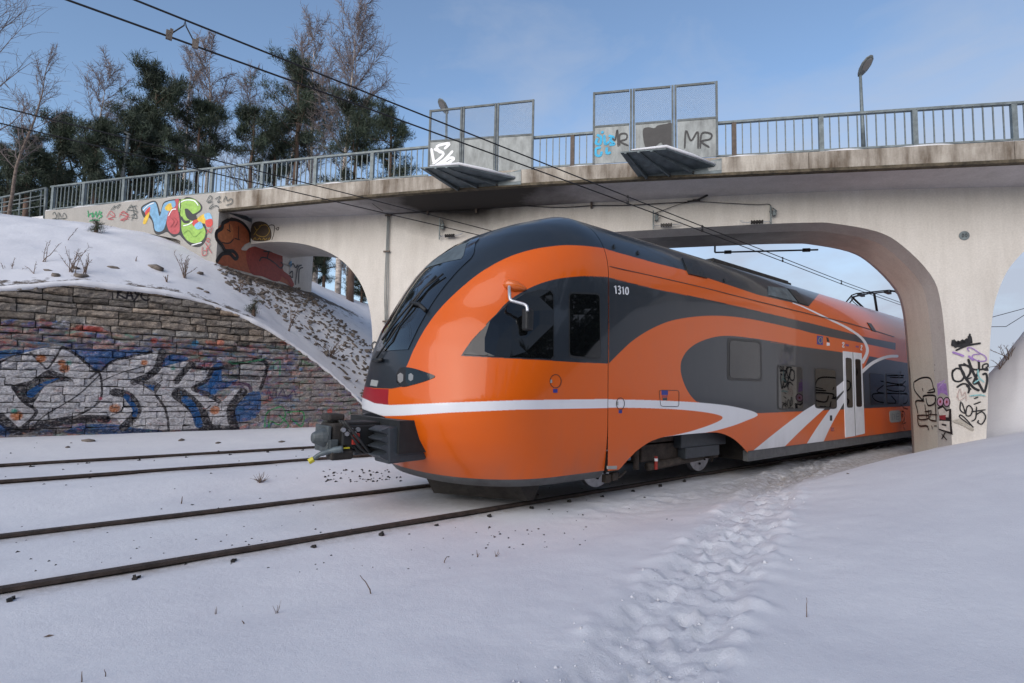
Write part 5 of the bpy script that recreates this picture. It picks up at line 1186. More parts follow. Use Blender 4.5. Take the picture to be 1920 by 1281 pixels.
window(rounded([(1458.5, 686), (1503.5, 689), (1505, 766), (1459, 766)], 5), 3.4)
window(rounded([(1527.5, 691), (1566, 694.5), (1567.5, 764.5), (1529.5, 763)], 5), 3.0)
for L_, R_ in (((1630, 700), (1656, 758)), ((1661, 701), (1684, 757))): window(rounded([(L_[0], L_[1]), (R_[0], L_[1]+2.5), (R_[0]+1, R_[1]), (L_[0]+2, R_[1])], 3), 1.5)
# ---- double door
for pts, gl in (([(1580.2, 658.5), (1597.8, 660.5), (1603, 817.5), (1584.5, 820.5)], [(1584.7, 671.5), (1595.8, 673), (1598.2, 763.5), (1587.2, 763.5)]), ([(1599.4, 660.8), (1615, 662.6), (1621, 812.8), (1604.6, 816.8)], [(1602.8, 674), (1612.6, 675.3), (1615.4, 761.8), (1604.9, 762)])):
    d_ = patch(pts, M['doorwhite'], 'door', 0.010, None, 8); patch(rounded(grow(gl, 1.2), 3), M['gasket'], 'window', 0.013, d_, 6); patch(rounded(gl, 3), M['glass'], 'pane', 0.016, d_, 6)
patch([(1597.8, 660.6), (1599.4, 660.8), (1604.6, 817), (1603, 817.4)], M['gasket'], 'door_seal', 0.004, None, 8)
# ---- panel lines, hatches, stickers
def line(pts, wpx, mat, name, off=0.004):
    Q = np.asarray(pts, float); T = np.gradient(Q, axis=0); T /= np.linalg.norm(T, axis=1)[:, None]; S_ = np.stack([-T[:, 1], T[:, 0]], -1)*wpx/2
    vs = []
    for q, s_ in zip(Q, S_):
        for e in (1, -1):
            h = shell_hit(*(q+e*s_))
            vs.append(h[0]+h[1]*off if h is not None else at_depth(*(q+e*s_), 8))
    mb = MB(); n = len(Q); mb.add(vs, [(2*i, 2*i+1, 2*i+3, 2*i+2) for i in range(n-1)]); return tk(mb.build(name, mat))
line(smooth([(1141.8, 500), (1300, 535.5), (1400, 560.5), (1500, 585), (1600, 609), (1676, 632)], 5), 1.3, M['gasket'], 'panel_joint', .014)
circ = lambda cx, cy, rx, ry, n=22: [(cx+rx*math.cos(a), cy+ry*math.sin(a)) for a in np.linspace(0, 2*math.pi, n)]
line(circ(1041.5, 715, 10.5, 12.5), 1.2, M['gasket'], 'lock_ring'); line(circ(1163, 757, 7.6, 11), 1.2, M['gasket'], 'lock_ring')
patch([(1037, 729.5), (1045, 729.5), (1045, 736.5), (1037, 736.5)], M['bluep'], 'sticker', .004); patch([(1160, 769), (1166, 769), (1166, 775), (1160, 775)], M['bluep'], 'sticker', .004)
patch([(1031, 712), (1035, 712), (1035, 718), (1031, 718)], M['greyp'], 'sticker', .004); patch([(1156, 753), (1159, 753), (1159, 760), (1156, 760)], M['greyp'], 'sticker', .004)
line(rounded(C7([(890, 152), (1070, 155), (1068, 300), (905, 298)]), 4).tolist()+[tuple(rounded(C7([(890, 152), (1070, 155), (1068, 300), (905, 298)]), 4)[0])], 1.0, M['gasket'], 'hatch_joint')
for q, mt in (([(912, 155), (970, 155), (970, 196), (914, 196)], M['bluep']), ([(918, 200), (965, 200), (964, 218), (920, 218)], M['red']), ([(922, 222), (964, 222), (962, 244), (924, 244)], M['bumper'])): patch(C7(q), mt, 'sticker', .004)
patch(C7([(430, 835), (512, 833), (508, 864), (430, 862)]), M['greyp'], 'number_label', .005)
patch(C8([(630, 750), (705, 760), (703, 872), (630, 862)]), M['bluep'], 'flag_sticker', .004)
line(C8([(650, 800), (668, 770), (690, 785), (692, 830), (668, 850), (650, 825), (650, 800)]), 0.9, M['yellow'], 'star_ring', .006)
patch(C8([(750, 772), (772, 776), (790, 830), (760, 830)]), M['spray_black'], 'flag_sticker', .004); patch(C8([(755, 838), (792, 846), (792, 880), (757, 880)]), M['white'], 'flag_sticker', .004)
for P in (C8([(952, 855), (962, 838), (975, 850), (955, 895), (980, 897)]), C8([(1190, 890), (1198, 875), (1207, 886), (1190, 932), (1210, 934)])): line(smooth(P, 3), 1.6, M['white'], 'class_number', .006)
for a, b in (((998, 860), (1012, 885)), ((1020, 862), (1036, 888)), ((1130, 880), (1140, 903)), ((1150, 882), (1162, 906))): patch(C8([(a[0], a[1]), (b[0], a[1]+3), (b[0], b[1]), (a[0], b[1]-2)]), M['bluep'], 'pictogram', .004)
for P in (scaled([(58, 740), (72, 724), (79, 806)], 1140, 400, 5.338), scaled([(96, 738), (108, 730), (118, 742), (114, 760), (104, 766), (117, 772), (122, 788), (114, 806), (100, 800)], 1140, 400, 5.338), scaled([(136, 750), (147, 736), (153, 812)], 1140, 400, 5.338), scaled([(172, 765), (182, 744), (196, 752), (200, 790), (190, 812), (176, 802), (172, 765)], 1140, 400, 5.338)): line(np.asarray(P) if len(P) < 4 else smooth(P, 4), 2.3, M['white'], 'unit_number', .007)
for P in (scaled([(94, 1105), (92, 1140)], 680, 420, 3.768), scaled([(98, 1105), (112, 1105), (104, 1120), (111, 1140), (97, 1140)], 680, 420, 3.768)):  pass
patch([(697, 712), (710, 714), (707, 725), (694.5, 723)], M['greyp'], 'unit_plate', .006)
patch(rounded([(1667, 770.5), (1688, 769), (1690, 791), (1668.5, 793)], 4), M['greyp'], 'logo_panel', .004)
for P in ([(1672, 776), (1672.5, 788), (1677, 786), (1677, 778), (1672, 776)], [(1685, 775), (1680, 776), (1680.5, 787), (1686, 786)], [(1680.5, 781.5), (1685, 781)]): line(np.asarray(P), 1.0, M['galv'], 'logo_lettering', .006)
for q in ((1556, 779, 4, 10, M['black']), (1557.5, 801.5, 6, 7, M['red'])): patch([(q[0], q[1]), (q[0]+q[2], q[1]), (q[0]+q[2], q[1]+q[3]), (q[0], q[1]+q[3])], q[4], 'sticker', .004)
# roof details
patch(scaled([(735, 455), (880, 490), (985, 655), (800, 610)], 1140, 400, 5.338), M['gasket'], 'roof_hatch', .03, None, 4)
for q in ([(1340, 690), (1460, 610), (1700, 700), (1800, 790)],): pass
patch(C8([(250, 150), (360, 180), (520, 365), (390, 330)]), M['gasket'], 'roof_hatch', .02, None, 5); patch(C8([(0, 120), (230, 155), (370, 320), (0, 235)]), M['galv3'], 'roof_panel', .02, None, 6)
patch(C8([(1270, 585), (1320, 598), (1390, 705), (1335, 690)]), M['gasket'], 'roof_hatch', .02, None, 4)
for cx, cy in ((1150, 463.5), (1195, 475), (1357, 527)): patch([(cx-1.6, cy-3), (cx+1, cy-3), (cx+2, cy+3.5), (cx-.6, cy+3.5)], M['gasket'], 'roof_bracket', .03, None, 3)
mb = MB()
for x0, x1, h, y0 in ((9.6, 10.6, 0.13, 0.30), (11.2, 15.0, 0.05, 0.75), (16.0, 16.25, .22, .3)):
    mb.box(((x0+x1)/2, YC, ZR+h/2-0.06), (x1-x0, y0*2, h+0.10))
tk(mb.build('roof_box', M['under'], bevel=.02))
# ---- windscreen with wiper, headlights, tail lamp
def scr_u(v, bound):                             # u on the shell where the traced right edge of the glass is
    lo, hi = 0.28, 1.0
    for _ in range(40):
        m_ = (lo+hi)/2; p = proj(nose_pt(np.array(m_), np.array(v))); xb = np.interp(p[1], bound[:, 1], bound[:, 0])
        if p[0] > xb: lo = m_
        else: hi = m_
    return hi
bnd = np.array(sorted([(900, 448), (892, 455), (888, 481), (862, 505), (839, 531), (820, 556), (805, 579), (785, 615), (766, 655)], key=lambda q: q[1]), float)
def screen(v0, v1, mat, name, off, m=26, inset=0.0):
    rows = []
    for v in np.linspace(v0, v1, m):
        ue = scr_u(v, bnd)+inset; U_ = np.linspace(ue, 1, 22); A = nose_pt(U_, np.full(22, v)); A2 = nose_pt(U_, np.full(22, v+.004)); B_ = nose_pt(np.clip(U_+.004, 0, 1.0), np.full(22, v)); 
        C_ = nose_pt(U_-.004, np.full(22, v)); nn_ = np.cross(A2-A, B_-C_); nn_ /= np.linalg.norm(nn_, axis=1)[:, None]+1e-9
        nn_ = np.where((nn_[:, :1] > 0), -nn_, nn_); L = A+nn_*off; Rr = L[::-1][1:].copy(); Rr[:, 1] = 2*YC-Rr[:, 1]; rows.append(np.vstack([L, Rr]))
    R_ = np.array(rows); n = R_.shape[1]; mb = MB(); mb.add(R_.reshape(-1, 3), [(i*n+j, i*n+j+1, (i+1)*n+j+1, (i+1)*n+j) for i in range(m-1) for j in range(n-1)])
    o = mb.build(name, mat, smooth_=True); b = bmesh.new(); b.from_mesh(o.data); bmesh.ops.recalc_face_normals(b, faces=b.faces); b.to_mesh(o.data); b.free(); return tk(o)
vz = lambda z: float(v_of_z(z))
ws = screen(vz(2.15), vz(3.97), M['wglass'], 'windscreen', 0.012)
dsp = screen(vz(3.52), vz(3.90), M['galv3'], 'destination_display', 0.016, 8, 0.05)
def wr(pts, r, mat, name, off=0.05):
    P = []
    for q in pts:
        h = shell_hit(*q)
        if h is not None: P.append(h[0]+h[1]*off)
    mb = MB(); mb.tube(P, r, 6); return tk(mb.build(name, mat, smooth_=True))
wr([(712, 672), (735, 640), (775, 580), (800, 545), (835, 518)], 0.014, M['black'], 'wiper_arm'); wr([(722, 640), (752, 600), (790, 555), (822, 522)], 0.018, M['black'], 'wiper_blade'); wr([(775, 572), (790, 574), (802, 586)], 0.03, M['black'], 'wiper_link'); wr([(706, 677), (722, 676)], 0.03, M['black'], 'wiper_pivot')
hl = patch(smooth(C5([(375, 690), (395, 662), (440, 664), (500, 682), (540, 700), (505, 718), (450, 735), (400, 745), (376, 725)]), 4).tolist(), M['glass'], 'headlight', .008, None, 5)
patch(scaled([(252, 1065), (272, 1052), (292, 1065), (290, 1110), (270, 1125), (252, 1110)], 680, 420, 3.768), M['lens'], 'lens', .012, hl, 3); patch(scaled([(328, 1065), (345, 1055), (362, 1070), (360, 1100), (342, 1112), (328, 1100)], 680, 420, 3.768), M['lens'], 'lens', .012, hl, 3)
mb = MB()                                        # the far headlight, mirrored
for o_ in (hl,)+tuple(hl.children):
    pass
# ---- mirror arm over the side window
h = shell_hit(952, 537)[0]; a_ = [h+np.array([0.0, -0.03, 0.02])]
for x, y, s_ in ((955, 548, .16), (957, 562, .20), (966, 566, .22), (983, 571, .25), (988, 576, .26), (989, 584, .26)):
    q = shell_hit(x, y)[0]; a_.append(q+(CAM-q)/np.linalg.norm(CAM-q)*s_)
mir = empty('mirror', tuple(h)); mb = MB(); mb.tube(smooth(a_, 4), 0.022, 8); arm = mb.build('mirror_arm', M['alu'], smooth_=True); bpy.data.objects.remove(mir); tk(arm)
mb = MB(); q0 = shell_hit(948, 533)[0]; q1 = shell_hit(985, 543)[0]; mb.lathe(q0+np.array([0, -0.03, 0]), q1-q0, [(-0.05, 0.02), (0.0, 0.07), (0.12, 0.075), (0.25, 0.03), (0.28, 0.004)], 14); tk(mb.build('mirror_base', M['orangep'], smooth_=True))
q = a_[-1]; mb = MB(); mb.box(q+np.array([0.06, 0.06, -0.10]), (0.13, 0.12, 0.30)); tk(mb.build('mirror_housing', M['black'], bevel=.03))
# ---- skirt, underside, snow plough
mb = MB(); mb.box(((xa+0.05+XEND)/2, YS+0.07, 0.385), (XEND-xa-0.05, 0.10, 0.21)); mb.box(((xa+0.05+XEND)/2, 2*YC-YS-0.07, 0.385), (XEND-xa-0.05, 0.10, 0.21)); tk(mb.build('side_skirt', M['skirt']))
mb = MB(); mb.box(((XS+XEND)/2, YC, 1.30), (XEND-XS-0.1, 2*HW-0.35, 0.10)); mb.box(((xa+XEND)/2+0.2, YC, 0.70), (XEND-xa-0.4, 2*HW-0.6, 0.9)); mb.box((5.5, YC, 0.72), (1.6, 2*HW-0.8, 0.45)); mb.box((8.2, YC+0.55, 1.0), (3.6, 0.05, 1.5)); tk(mb.build('underframe', M['under']))
low = [nose_pt(np.array(u), np.array(0.0)) for u in np.linspace(0, 1, 34)]; low = low+[np.array([p[0], 2*YC-p[1], p[2]]) for p in low[::-1][1:]]
cx = np.array([XS, YC, 0])
def shrink(p, f, z): return np.array([XS+(p[0]-XS)*f, YC+(p[1]-YC)*f, z])
r1, r2 = [shrink(p, 1.0, ZB+0.004) for p in low], [shrink(p, 0.955, ZB-0.11) for p in low]; r3 = [shrink(p, .70, ZB-0.12) for p in low]; n = len(low)
mb = MB(); mb.add(r1+r2+r3, [(i, i+1, n+i+1, n+i) for i in range(n-1)]+[(n+i, n+i+1, 2*n+i+1, 2*n+i) for i in range(n-1)]); tk(mb.build('lower_valance', M['skirt'], smooth_=True))
mb = MB(); pl = [(4.35, YC, ZB-0.10), (5.05, YC-1.30, ZB-0.10), (5.5, YC-1.30, ZB-0.10), (5.5, YC+1.3, ZB-0.10), (5.05, YC+1.30, ZB-0.10)]; p2 = [(4.52, YC, 0.07), (5.30, YC-1.22, 0.07), (5.42, YC-1.22, 0.07), (5.42, YC+1.22, 0.07), (5.30, YC+1.22, 0.07)]; mb.hexa(p2, pl); tk(mb.build('snow_plough', M['under']))
# ---- bogie
def wheelset(X):
    for y, s_ in ((RAIL_Y[0], 1), (RAIL_Y[1], -1)):
        mb = MB(); mb.lathe((X, y, 0.46), (0, s_, 0), [(-0.07, 0.40), (-0.07, 0.455), (0.06, 0.462), (0.075, 0.50), (0.10, 0.49), (0.10, 0.40)], 36); w = tk(mb.build('wheel', M['bogie'], smooth_=False))
        mb = MB(); mb.lathe((X, y, 0.46), (0, s_, 0), [(-0.055, 0.05), (-0.05, 0.395), (0.05, 0.395), (0.05, 0.05)], 30)
        rm = mb.build('rim', M['steel']); rm.parent = w; rm.matrix_parent_inverse = Matrix.Identity(4); rm.location = (0, 0, 0)
        mb = MB()
        for a in np.arange(0, 6.28, 6.28/8): mb.disc((X+0.25*math.cos(a), y-s_*0.062, 0.46+0.25*math.sin(a)), (0, 1, 0), 0.022, 0.03, 8)
        b_ = mb.build('wheel_bolts', M['iron']); b_.parent = w
        if s_ == 1:
            mb = MB(); mb.box((X, y-0.26, 0.50), (0.34, 0.22, 0.30)); mb.disc((X, y-0.38, 0.50), (0, 1, 0), 0.13, 0.06, 16); tk(mb.build('axle_box', M['bogie'], bevel=.02))
    mb = MB(); mb.tube([(X, RAIL_Y[0], .46), (X, RAIL_Y[1], .46)], 0.09, 12); tk(mb.build('axle', M['bogie']))
W1, W2 = 6.98, 10.05
for X in (W1, W2, 24.0, 27.0): wheelset(X)
yb = RAIL_Y[0]-0.25
mb = MB(); mb.hexa([(W1-0.3, yb-.1, .62), (W1-0.3, yb+.14, .62), (W1+0.7, yb+.14, .40), (W1+0.7, yb-.1, .40), (W2-0.7, yb-.1, .40), (W2-.7, yb+.14, .40), (W2+.3, yb+.14, .62), (W2+.3, yb-.1, .62)][:0] or [(W1-.3, yb-.1, .70), (W2+.3, yb-.1, .70), (W2+.3, yb+.14, .70), (W1-.3, yb+.14, .70)], [(W1-.3, yb-.1, .86), (W2+.3, yb-.1, .86), (W2+.3, yb+.14, .86), (W1-.3, yb+.14, .86)])
mb.box(((W1+W2)/2, yb+.02, .60), (1.5, .24, .34)); tk(mb.build('bogie_frame', M['bogie'], bevel=.02))
mb = MB()
for X in ((W1+W2)/2-0.45, (W1+W2)/2+.45): mb.lathe((X, yb+.05, .86), (0, 0, 1), [(0, .20), (.06, .26), (.14, .24), (.22, .26), (.28, .20)], 18)
tk(mb.build('air_spring', M['black'], smooth_=True))
c1 = on_y(1316, 829, yb-.2); mb = MB(); mb.box((c1[0], yb-.16, c1[2]+0.06), (1.55, .2, .26)); mb.box((c1[0]-.1, yb-.20, c1[2]-.16), (1.15, .18, .20)); tk(mb.build('equipment_box', M['bumper'], bevel=.015))
c1 = on_y(1230, 868, yb-.24); mb = MB(); mb.tube([c1+np.array([0, 0, -.11]), c1+np.array([0, 0, .11])], .028, 10); tk(mb.build('red_cock', M['redp'])); mb = MB(); mb.tube([c1+np.array([0, 0, .03]), c1+np.array([0, 0, .075])], .032, 10); tk(mb.build('white_band', M['white']))
mb = MB(); mb.tube([(W1+.9, yb-.14, .36), (W2-.5, yb-.14, .42)], .07, 10); mb.tube([(W2-.1, yb-.12, .3), (W2+.5, yb-.1, 1.0)], .02, 6); mb.tube([(W2-.55, yb-.16, .9), (W2-.5, yb-.16, .45)], .035, 8); mb.tube([(W1+.55, yb-.16, .95), (W1+.55, yb-.16, .35)], .05, 8); tk(mb.build('brake_rigging', M['bogie'], smooth_=True))
for x, y in ((1150, 893), (1137, 897)):
    c1 = on_y(x, y, YS+.25); mb = MB(); mb.box(c1, (.12, .08, .12)); mb.tube([c1, c1+np.array([.15, 0, -.03]), c1+np.array([.3, 0, .05])], .02, 6); tk(mb.build('air_hose', M['bogie']))
# ---- coupler and anti-climbers
xm = 3.30; zc = 0.98
mb = MB(); mb.box((3.75, YC, 1.00), (0.5, 1.5, 0.42)); tk(mb.build('coupler_recess', M['black']))
mb = MB(); mb.tube([(3.9, YC, zc), (3.05, YC, zc-.02)], [.17, .13], 14); mb.box((3.35, YC, zc+.12), (.7, .42, .14)); mb.box((3.2, YC-.22, zc+.02), (.5, .10, .26)); tk(mb.build('coupler_shaft', M['black'], bevel=.02))
mb = MB(); mb.box((2.95, YC, zc+.02), (.22, .42, .32)); mb.box((2.92, YC, zc+.25), (.22, .30, .09)); mb.box((2.95, YC-.2, zc-.22), (.3, .2, .12)); tk(mb.build('coupler_head', M['under'], bevel=.03))
mb = MB(); mb.box((2.80, YC, zc-.02), (.05, .44, .34)); mb.lathe((2.79, YC-.10, zc+.0), (-1, 0, 0), [(0, .13), (.07, .11), (.17, .06), (.175, .02)], 16); mb.lathe((2.79, YC+.12, zc-.02), (-1, 0, 0), [(0, .09), (.03, .08)], 16); mb.box((2.86, YC-.16, zc-.12), (.12, .14, .2)); tk(mb.build('coupler_face', M['frame'], bevel=.02))
mb = MB()
for i in range(7):
    y = YC-.30+.08*i; mb.tube(smooth([(2.95, y, zc+.22), (3.15, y-.10, zc-.05-.05*(i % 3)), (3.35, y-.05, zc-.2), (3.6, y, zc+.02)], 4), .022, 6)
tk(mb.build('coupler_hoses', M['black'], smooth_=True))
mb = MB()
for i in range(5): mb.disc((2.95+.05*i, YC-.28, zc+.10-.05*(i % 2)), (0, 1, 0), .03, .04, 8)
tk(mb.build('coupler_fittings', M['steel'])); mb = MB(); mb.box((3.12, YC-.29, zc-.02), (.09, .04, .14)); tk(mb.build('red_lever', M['redp'])); mb = MB(); mb.box((3.0, YC-.29, zc-.13), (.08, .02, .02)); tk(mb.build('yellow_fittings', M['yellow']))
mb = MB(); hd = [at_depth(643, 842, 7.0), at_depth(620, 846, 6.95), at_depth(600, 852, 6.9), at_depth(588, 861, 6.88)]; mb.tube(smooth(hd, 4), [.045]*4+[.035]*4+[.028]*4+[.025], 8); tk(mb.build('coupler_handle', M['galv3'], smooth_=True)); mb = MB(); mb.tube([hd[-1], at_depth(579, 866, 6.86)], .036, 8); tk(mb.build('handle_grip', M['yellow']))
for sgn in (-1, 1):
    yc = YC+sgn*0.50
    mb = MB(); b = [(3.38, yc-.20, .66), (3.38, yc+.20, .66), (3.95, yc+.20, .68), (3.95, yc-.20, .68)]; t = [(3.36, yc-.20, 1.13), (3.36, yc+.20, 1.13), (3.90, yc+.20, 1.13), (3.90, yc-.20, 1.13)]; mb.hexa(b, t); bu = tk(mb.build('buffer', M['bumper'], bevel=.03))
    for i in range(4):
        z = .735+.105*i; mb = MB(); mb.hexa([(3.30, yc-.19, z), (3.30, yc+.19, z), (3.31, yc+.19, z), (3.31, yc-.19, z)][:0] or [(3.28, yc-.18, z+.025), (3.28, yc+.18, z+.025), (3.385, yc+.19, z-.03), (3.385, yc-.19, z-.03)], [(3.28, yc-.18, z+.04), (3.28, yc+.18, z+.04), (3.385, yc+.19, z+.08), (3.385, yc-.19, z+.08)])
        o = mb.build('tooth', M['bumper']); o.parent = bu
# ---- pantograph
k8 = lambda x, y: (1440+x/6.857, 520+y/6.857)
pant = lambda x, y, Y: on_y(*k8(x, y), Y)
mb = MB(); q0 = pant(1410, 500, YC); 
for Y in (YC-.5, YC+.5): 
    pass
kn, hd_, ba = pant(1410, 495, YC), pant(1365, 205, YC), pant(1080, 255, YC)
mb.tube([pant(1270, 585, YC), kn], .05, 8); mb.tube([pant(1380, 600, YC), kn], .035, 8); mb.box(kn, (.25, .5, .12)); tk(mb.build('pantograph_base', M['galv3']))
mb = MB(); mb.tube([kn, pant(1330, 490, YC-.1), ba], .035, 8); mb.tube([pant(1340, 500, YC-.2), pant(1100, 320, YC-.2), pant(1065, 270, YC-.2)], .014, 6); tk(mb.build('pantograph_arm', M['wire'], smooth_=True)); mb = MB(); mb.tube([kn, hd_], .045, 8); tk(mb.build('pantograph_arm', M['wire'], smooth_=True))
hx = hd_[0]; hz = hd_[2]
mb = MB()
for dx in (-.18, .18): mb.tube([(hx+dx, YC-1.0, hz-.36), (hx+dx, YC-.72, hz-.02), (hx+dx, YC-.55, hz+.03), (hx+dx, YC+.55, hz+.03), (hx+dx, YC+.72, hz-.02), (hx+dx, YC+1.0, hz-.36)], .026, 6)
mb.box((hx, YC-.45, hz-.03), (.5, .12, .08)); mb.box((hx, YC+.45, hz-.03), (.5, .12, .08)); mb.tube([ba, (hx-.15, YC, hz)], .03, 6); tk(mb.build('pantograph_head', M['wire']))

# ------------------------------------------------------------------ overhead line
def wire_thing(pts_px, Y, label, ends, r=0.012, name='overhead_wire', group='overhead wires of the railway', sag=0.0):
    P = [on_y(x, y, Y) for x, y in pts_px]; P = sorted(P, key=lambda p: p[0])
    a, b = P[0], P[-1]; X = np.array([p[0] for p in P]); Z = np.array([p[2] for p in P]); c = np.polyfit(X, Z, 2 if len(P) > 3 else 1)
    xs = np.linspace(ends[0], ends[1], 80)
    zs = np.where(xs < X[0], np.polyval(c, X[0])+(xs-X[0])*np.polyval(np.polyder(c), X[0]), np.where(xs > X[-1], np.polyval(c, X[-1])+(xs-X[-1])*0.0, np.polyval(c, xs)))
    mb = MB(); mb.tube([(x, Y, z) for x, z in zip(xs, zs)], r, 5); o = mb.build(name, M['wire'], smooth_=True); tag(o, label, 'wire', group); return lambda x: float(np.interp(x, xs, zs))
cw = wire_thing([(113, 0), (316, 68), (640, 185), (800, 239), (1040, 332), (1223, 399), (1372, 455), (1480, 496), (1580, 533)], YC, 'lower overhead wire above the orange train, running under the bridge to the pantograph', (-14, 42))
ms = wire_thing([(245, 0), (347, 38), (640, 152), (800, 217), (1079, 330), (1161, 364), (1297, 417), (1418, 465), (1480, 488), (1590, 532)], YC, 'upper overhead wire above the orange train, carrying the bent steel hanger', (-14, 42))
YF = sum(RAIL_Y2)/2
cw2 = wire_thing([(0, 232), (117, 258), (640, 381), (727, 401), (848, 430), (920, 446)], YF, 'lower overhead wire in front of the pines, ending at the sooty bridge wall', (-14, 24))
ms2 = wire_thing([(0, 200), (201, 250), (436, 310), (640, 362), (801, 399), (908, 430), (990, 452)], YF, 'upper overhead wire in front of the pines, ending at the sooty bridge wall', (-14, 24))
# bent hanger between the two near wires
top = on_y(347, 38, YC); l, r = on_y(317, 66, YC), on_y(366, 83, YC)
hg = empty('wire_hanger', top); tag(hg, 'bent steel hanger between the two near overhead wires at the upper left', 'wire hanger')
mb = MB(); mb.tube([l, on_y(345, 48, YC), top, on_y(349, 50, YC), r], .008, 5); keep(mb.build('hanger_rod', M['iron']), hg)
for q in (l, r): mb = MB(); mb.box(q+np.array([0, 0, .0]), (.06, .04, .10)); mb.box(q+np.array([.02, 0, .05]), (.03, .05, .05)); keep(mb.build('clamp', M['stone']), hg)
for X, lb in ((9.1, 'first wire dropper right of the bent hanger, in front of the grey soffit'), (12.0, 'wire dropper on the near wires just above the arch edge'), (16.4, 'wire dropper on the near wires against the sky inside the arch'), (21.0, 'farthest wire dropper, just left of the pantograph')):
    d_ = empty('wire_dropper', (X, YC, ms(X))); tag(d_, lb, 'wire dropper', 'droppers on the near overhead wires')
    mb = MB(); mb.tube([(X, YC, ms(X)), (X+.03, YC, (ms(X)+cw(X))/2), (X, YC, cw(X))], .007, 5); keep(mb.build('dropper_rod', M['iron']), d_); mb = MB(); mb.box((X, YC, cw(X)+.02), (.05, .03, .07)); mb.box((X, YC, ms(X)), (.04, .03, .05)); keep(mb.build('clamp', M['iron']), d_)
# registration arm behind the arch
arm_k = TA+0.9
reg = bthing('registration_arm', uz(1340, 475, arm_k)[0], arm_k, uz(1340, 475, arm_k)[1]); tag(reg, 'black insulated registration arm hanging behind the arch above the train roof', 'wire support')
a, b, c = bpx(1340.5, 463, arm_k), bpx(1340.5, 473.5, arm_k), bpx(1534, 468.5, arm_k)
mb = MB(); mb.tube([a+np.array([0, -.3, .5]), a, b], .03, 6); bkeep(mb.build('drop_bracket', M['wire']), reg)
mb = MB(); mb.tube([b, c], .028, 8); bkeep(mb.build('arm_tube', M['wire']), reg)
for f in (0.10, 0.86):
    mb = MB()
    for i in range(6): p = b+(c-b)*(f+.012*i); mb.disc(p, c-b, .062, .03, 12)
    bkeep(mb.build('insulator', M['iron']), reg)
# wires seen through the right arch
for (p, q), D_, lb in ((((1852, 597), (1930, 576)), 30, 'thin dark wire crossing the right arch, upper of the two'), (((1850, 613), (1886, 612.5)), 30, 'thin dark level wire end seen through the right arch'), (((1886, 612.5), (1930, 585)), 30, 'thin dark slanting stay wire seen through the right arch')):
    mb = MB(); mb.tube([at_depth(*p, D_), at_depth(*q, D_)], .018, 5); tag(mb.build('overhead_wire', M['wire']), lb, 'wire', 'overhead wires of the railway')
# insulator brackets and cables fixed on the arch wall
def bracket(x, y0, y1, dirx, label):
    u, z0 = uz(x, y0, -0.12); _, z1 = uz(x, y1, -0.12); s = bthing('insulator_bracket', u, 0, z1); tag(s, label, 'insulator bracket', 'insulator brackets on the arch wall')
    mb = MB(); mb.box((u, -.12, (z0+z1)/2), (.035, .035, z0-z1)); mb.box((u, -.06, z1+.12*(z0-z1)+.05), (.03, .12, .03)); mb.box((u, -.06, z0-.25*(z0-z1)), (.03, .12, .03)); bkeep(mb.build('bracket_post', M['galv']), s)
    mb = MB(); mb.box((u+.09, -.10, z0-.40*(z0-z1)), (.09, .08, .14)); mb.tube([(u+.05, -.1, z0-.1*(z0-z1)), (u+.14, -.14, z0-.3*(z0-z1)), (u+.08, -.1, z0-.55*(z0-z1))], .018, 6); bkeep(mb.build('clamp', M['galv']), s)
    mb = MB(); za = z1+.10*(z0-z1)+.03
    for i in range(9): mb.disc((u+dirx*(.22+.035*i), -.14, za), (1, 0, 0), .055 if i % 2 == 0 else .04, .03, 12)
    bkeep(mb.build('insulator', M['iron']), s); mb = MB(); mb.tube([(u, -.14, za), (u+dirx*.22, -.14, za)], .012, 6); mb.tube([(u+dirx*.5, -.14, za), (u+dirx*.72, -.14, za+.01), (u+dirx*.80, -.14, za+.06), (u+dirx*.70, -.14, za+.05)], .012, 6); bkeep(mb.build('strain_rod', M['alu']), s)
bracket(825, 409, 449, 1, 'steel bracket with brown insulator on the sooty wall left of the train roof')
bracket(1225, 395, 429, 1, 'steel bracket with brown insulator on the arch edge just above the train')
bracket(1445, 386, 421, -1, 'steel bracket with brown insulator at the right end of the wall cable')
def cable(pts, k, label, r=.014):
    P = [bpx(x, y, k) for x, y in smooth(pts, 5)]; mb = MB(); mb.tube(P, r, 5); o = mb.build('wall_cable', M['iron'], smooth_=True)
    s = bthing('wall_cable', P[0][0], k, P[0][2]); bkeep(o, s); o.name = 'cable'; tag(s, label, 'cable', 'cables on the bridge wall'); return s
c_ = cable([(729, 402), (760, 400), (802, 398), (850, 397), (893, 395), (925, 390), (940, 384), (958, 382), (985, 386), (1015, 388), (1060, 389), (1109, 386), (1180, 385), (1250, 381), (1290, 379), (1305, 376)], -.05, 'dark cable drooping along the top of the arch wall between iron clips')
for x, y in ((802, 398), (893, 394), (1109, 385)):
    p = bpx(x, y, -.05); mb = MB(); mb.box(p, (.06, .06, .19)); bkeep(mb.build('cable_clip', M['rustpost']), c_)
p = bpx(1306, 376, -.09); mb = MB(); mb.tube([p+np.array([-.25, 0, -.02]), p, p+np.array([.3, -.05, .12])], .03, 6); mb.box(p, (.2, .06, .06)); bkeep(mb.build('dead_end', M['iron']), c_)
cable([(1228, 400), (1250, 392), (1275, 383), (1305, 377)], -.06, 'short dark cable slanting up from the middle insulator bracket', .010)
cable([(1310, 378), (1360, 381), (1420, 384), (1440, 383), (1446, 388), (1447, 402)], -.05, 'thin dark cable leading right to the last insulator bracket', .010)
cable([(690, 341), (690, 370), (700, 383), (718, 396)], KF*.6, 'thin cable dangling from the parapet down to the pier conduit', .008)
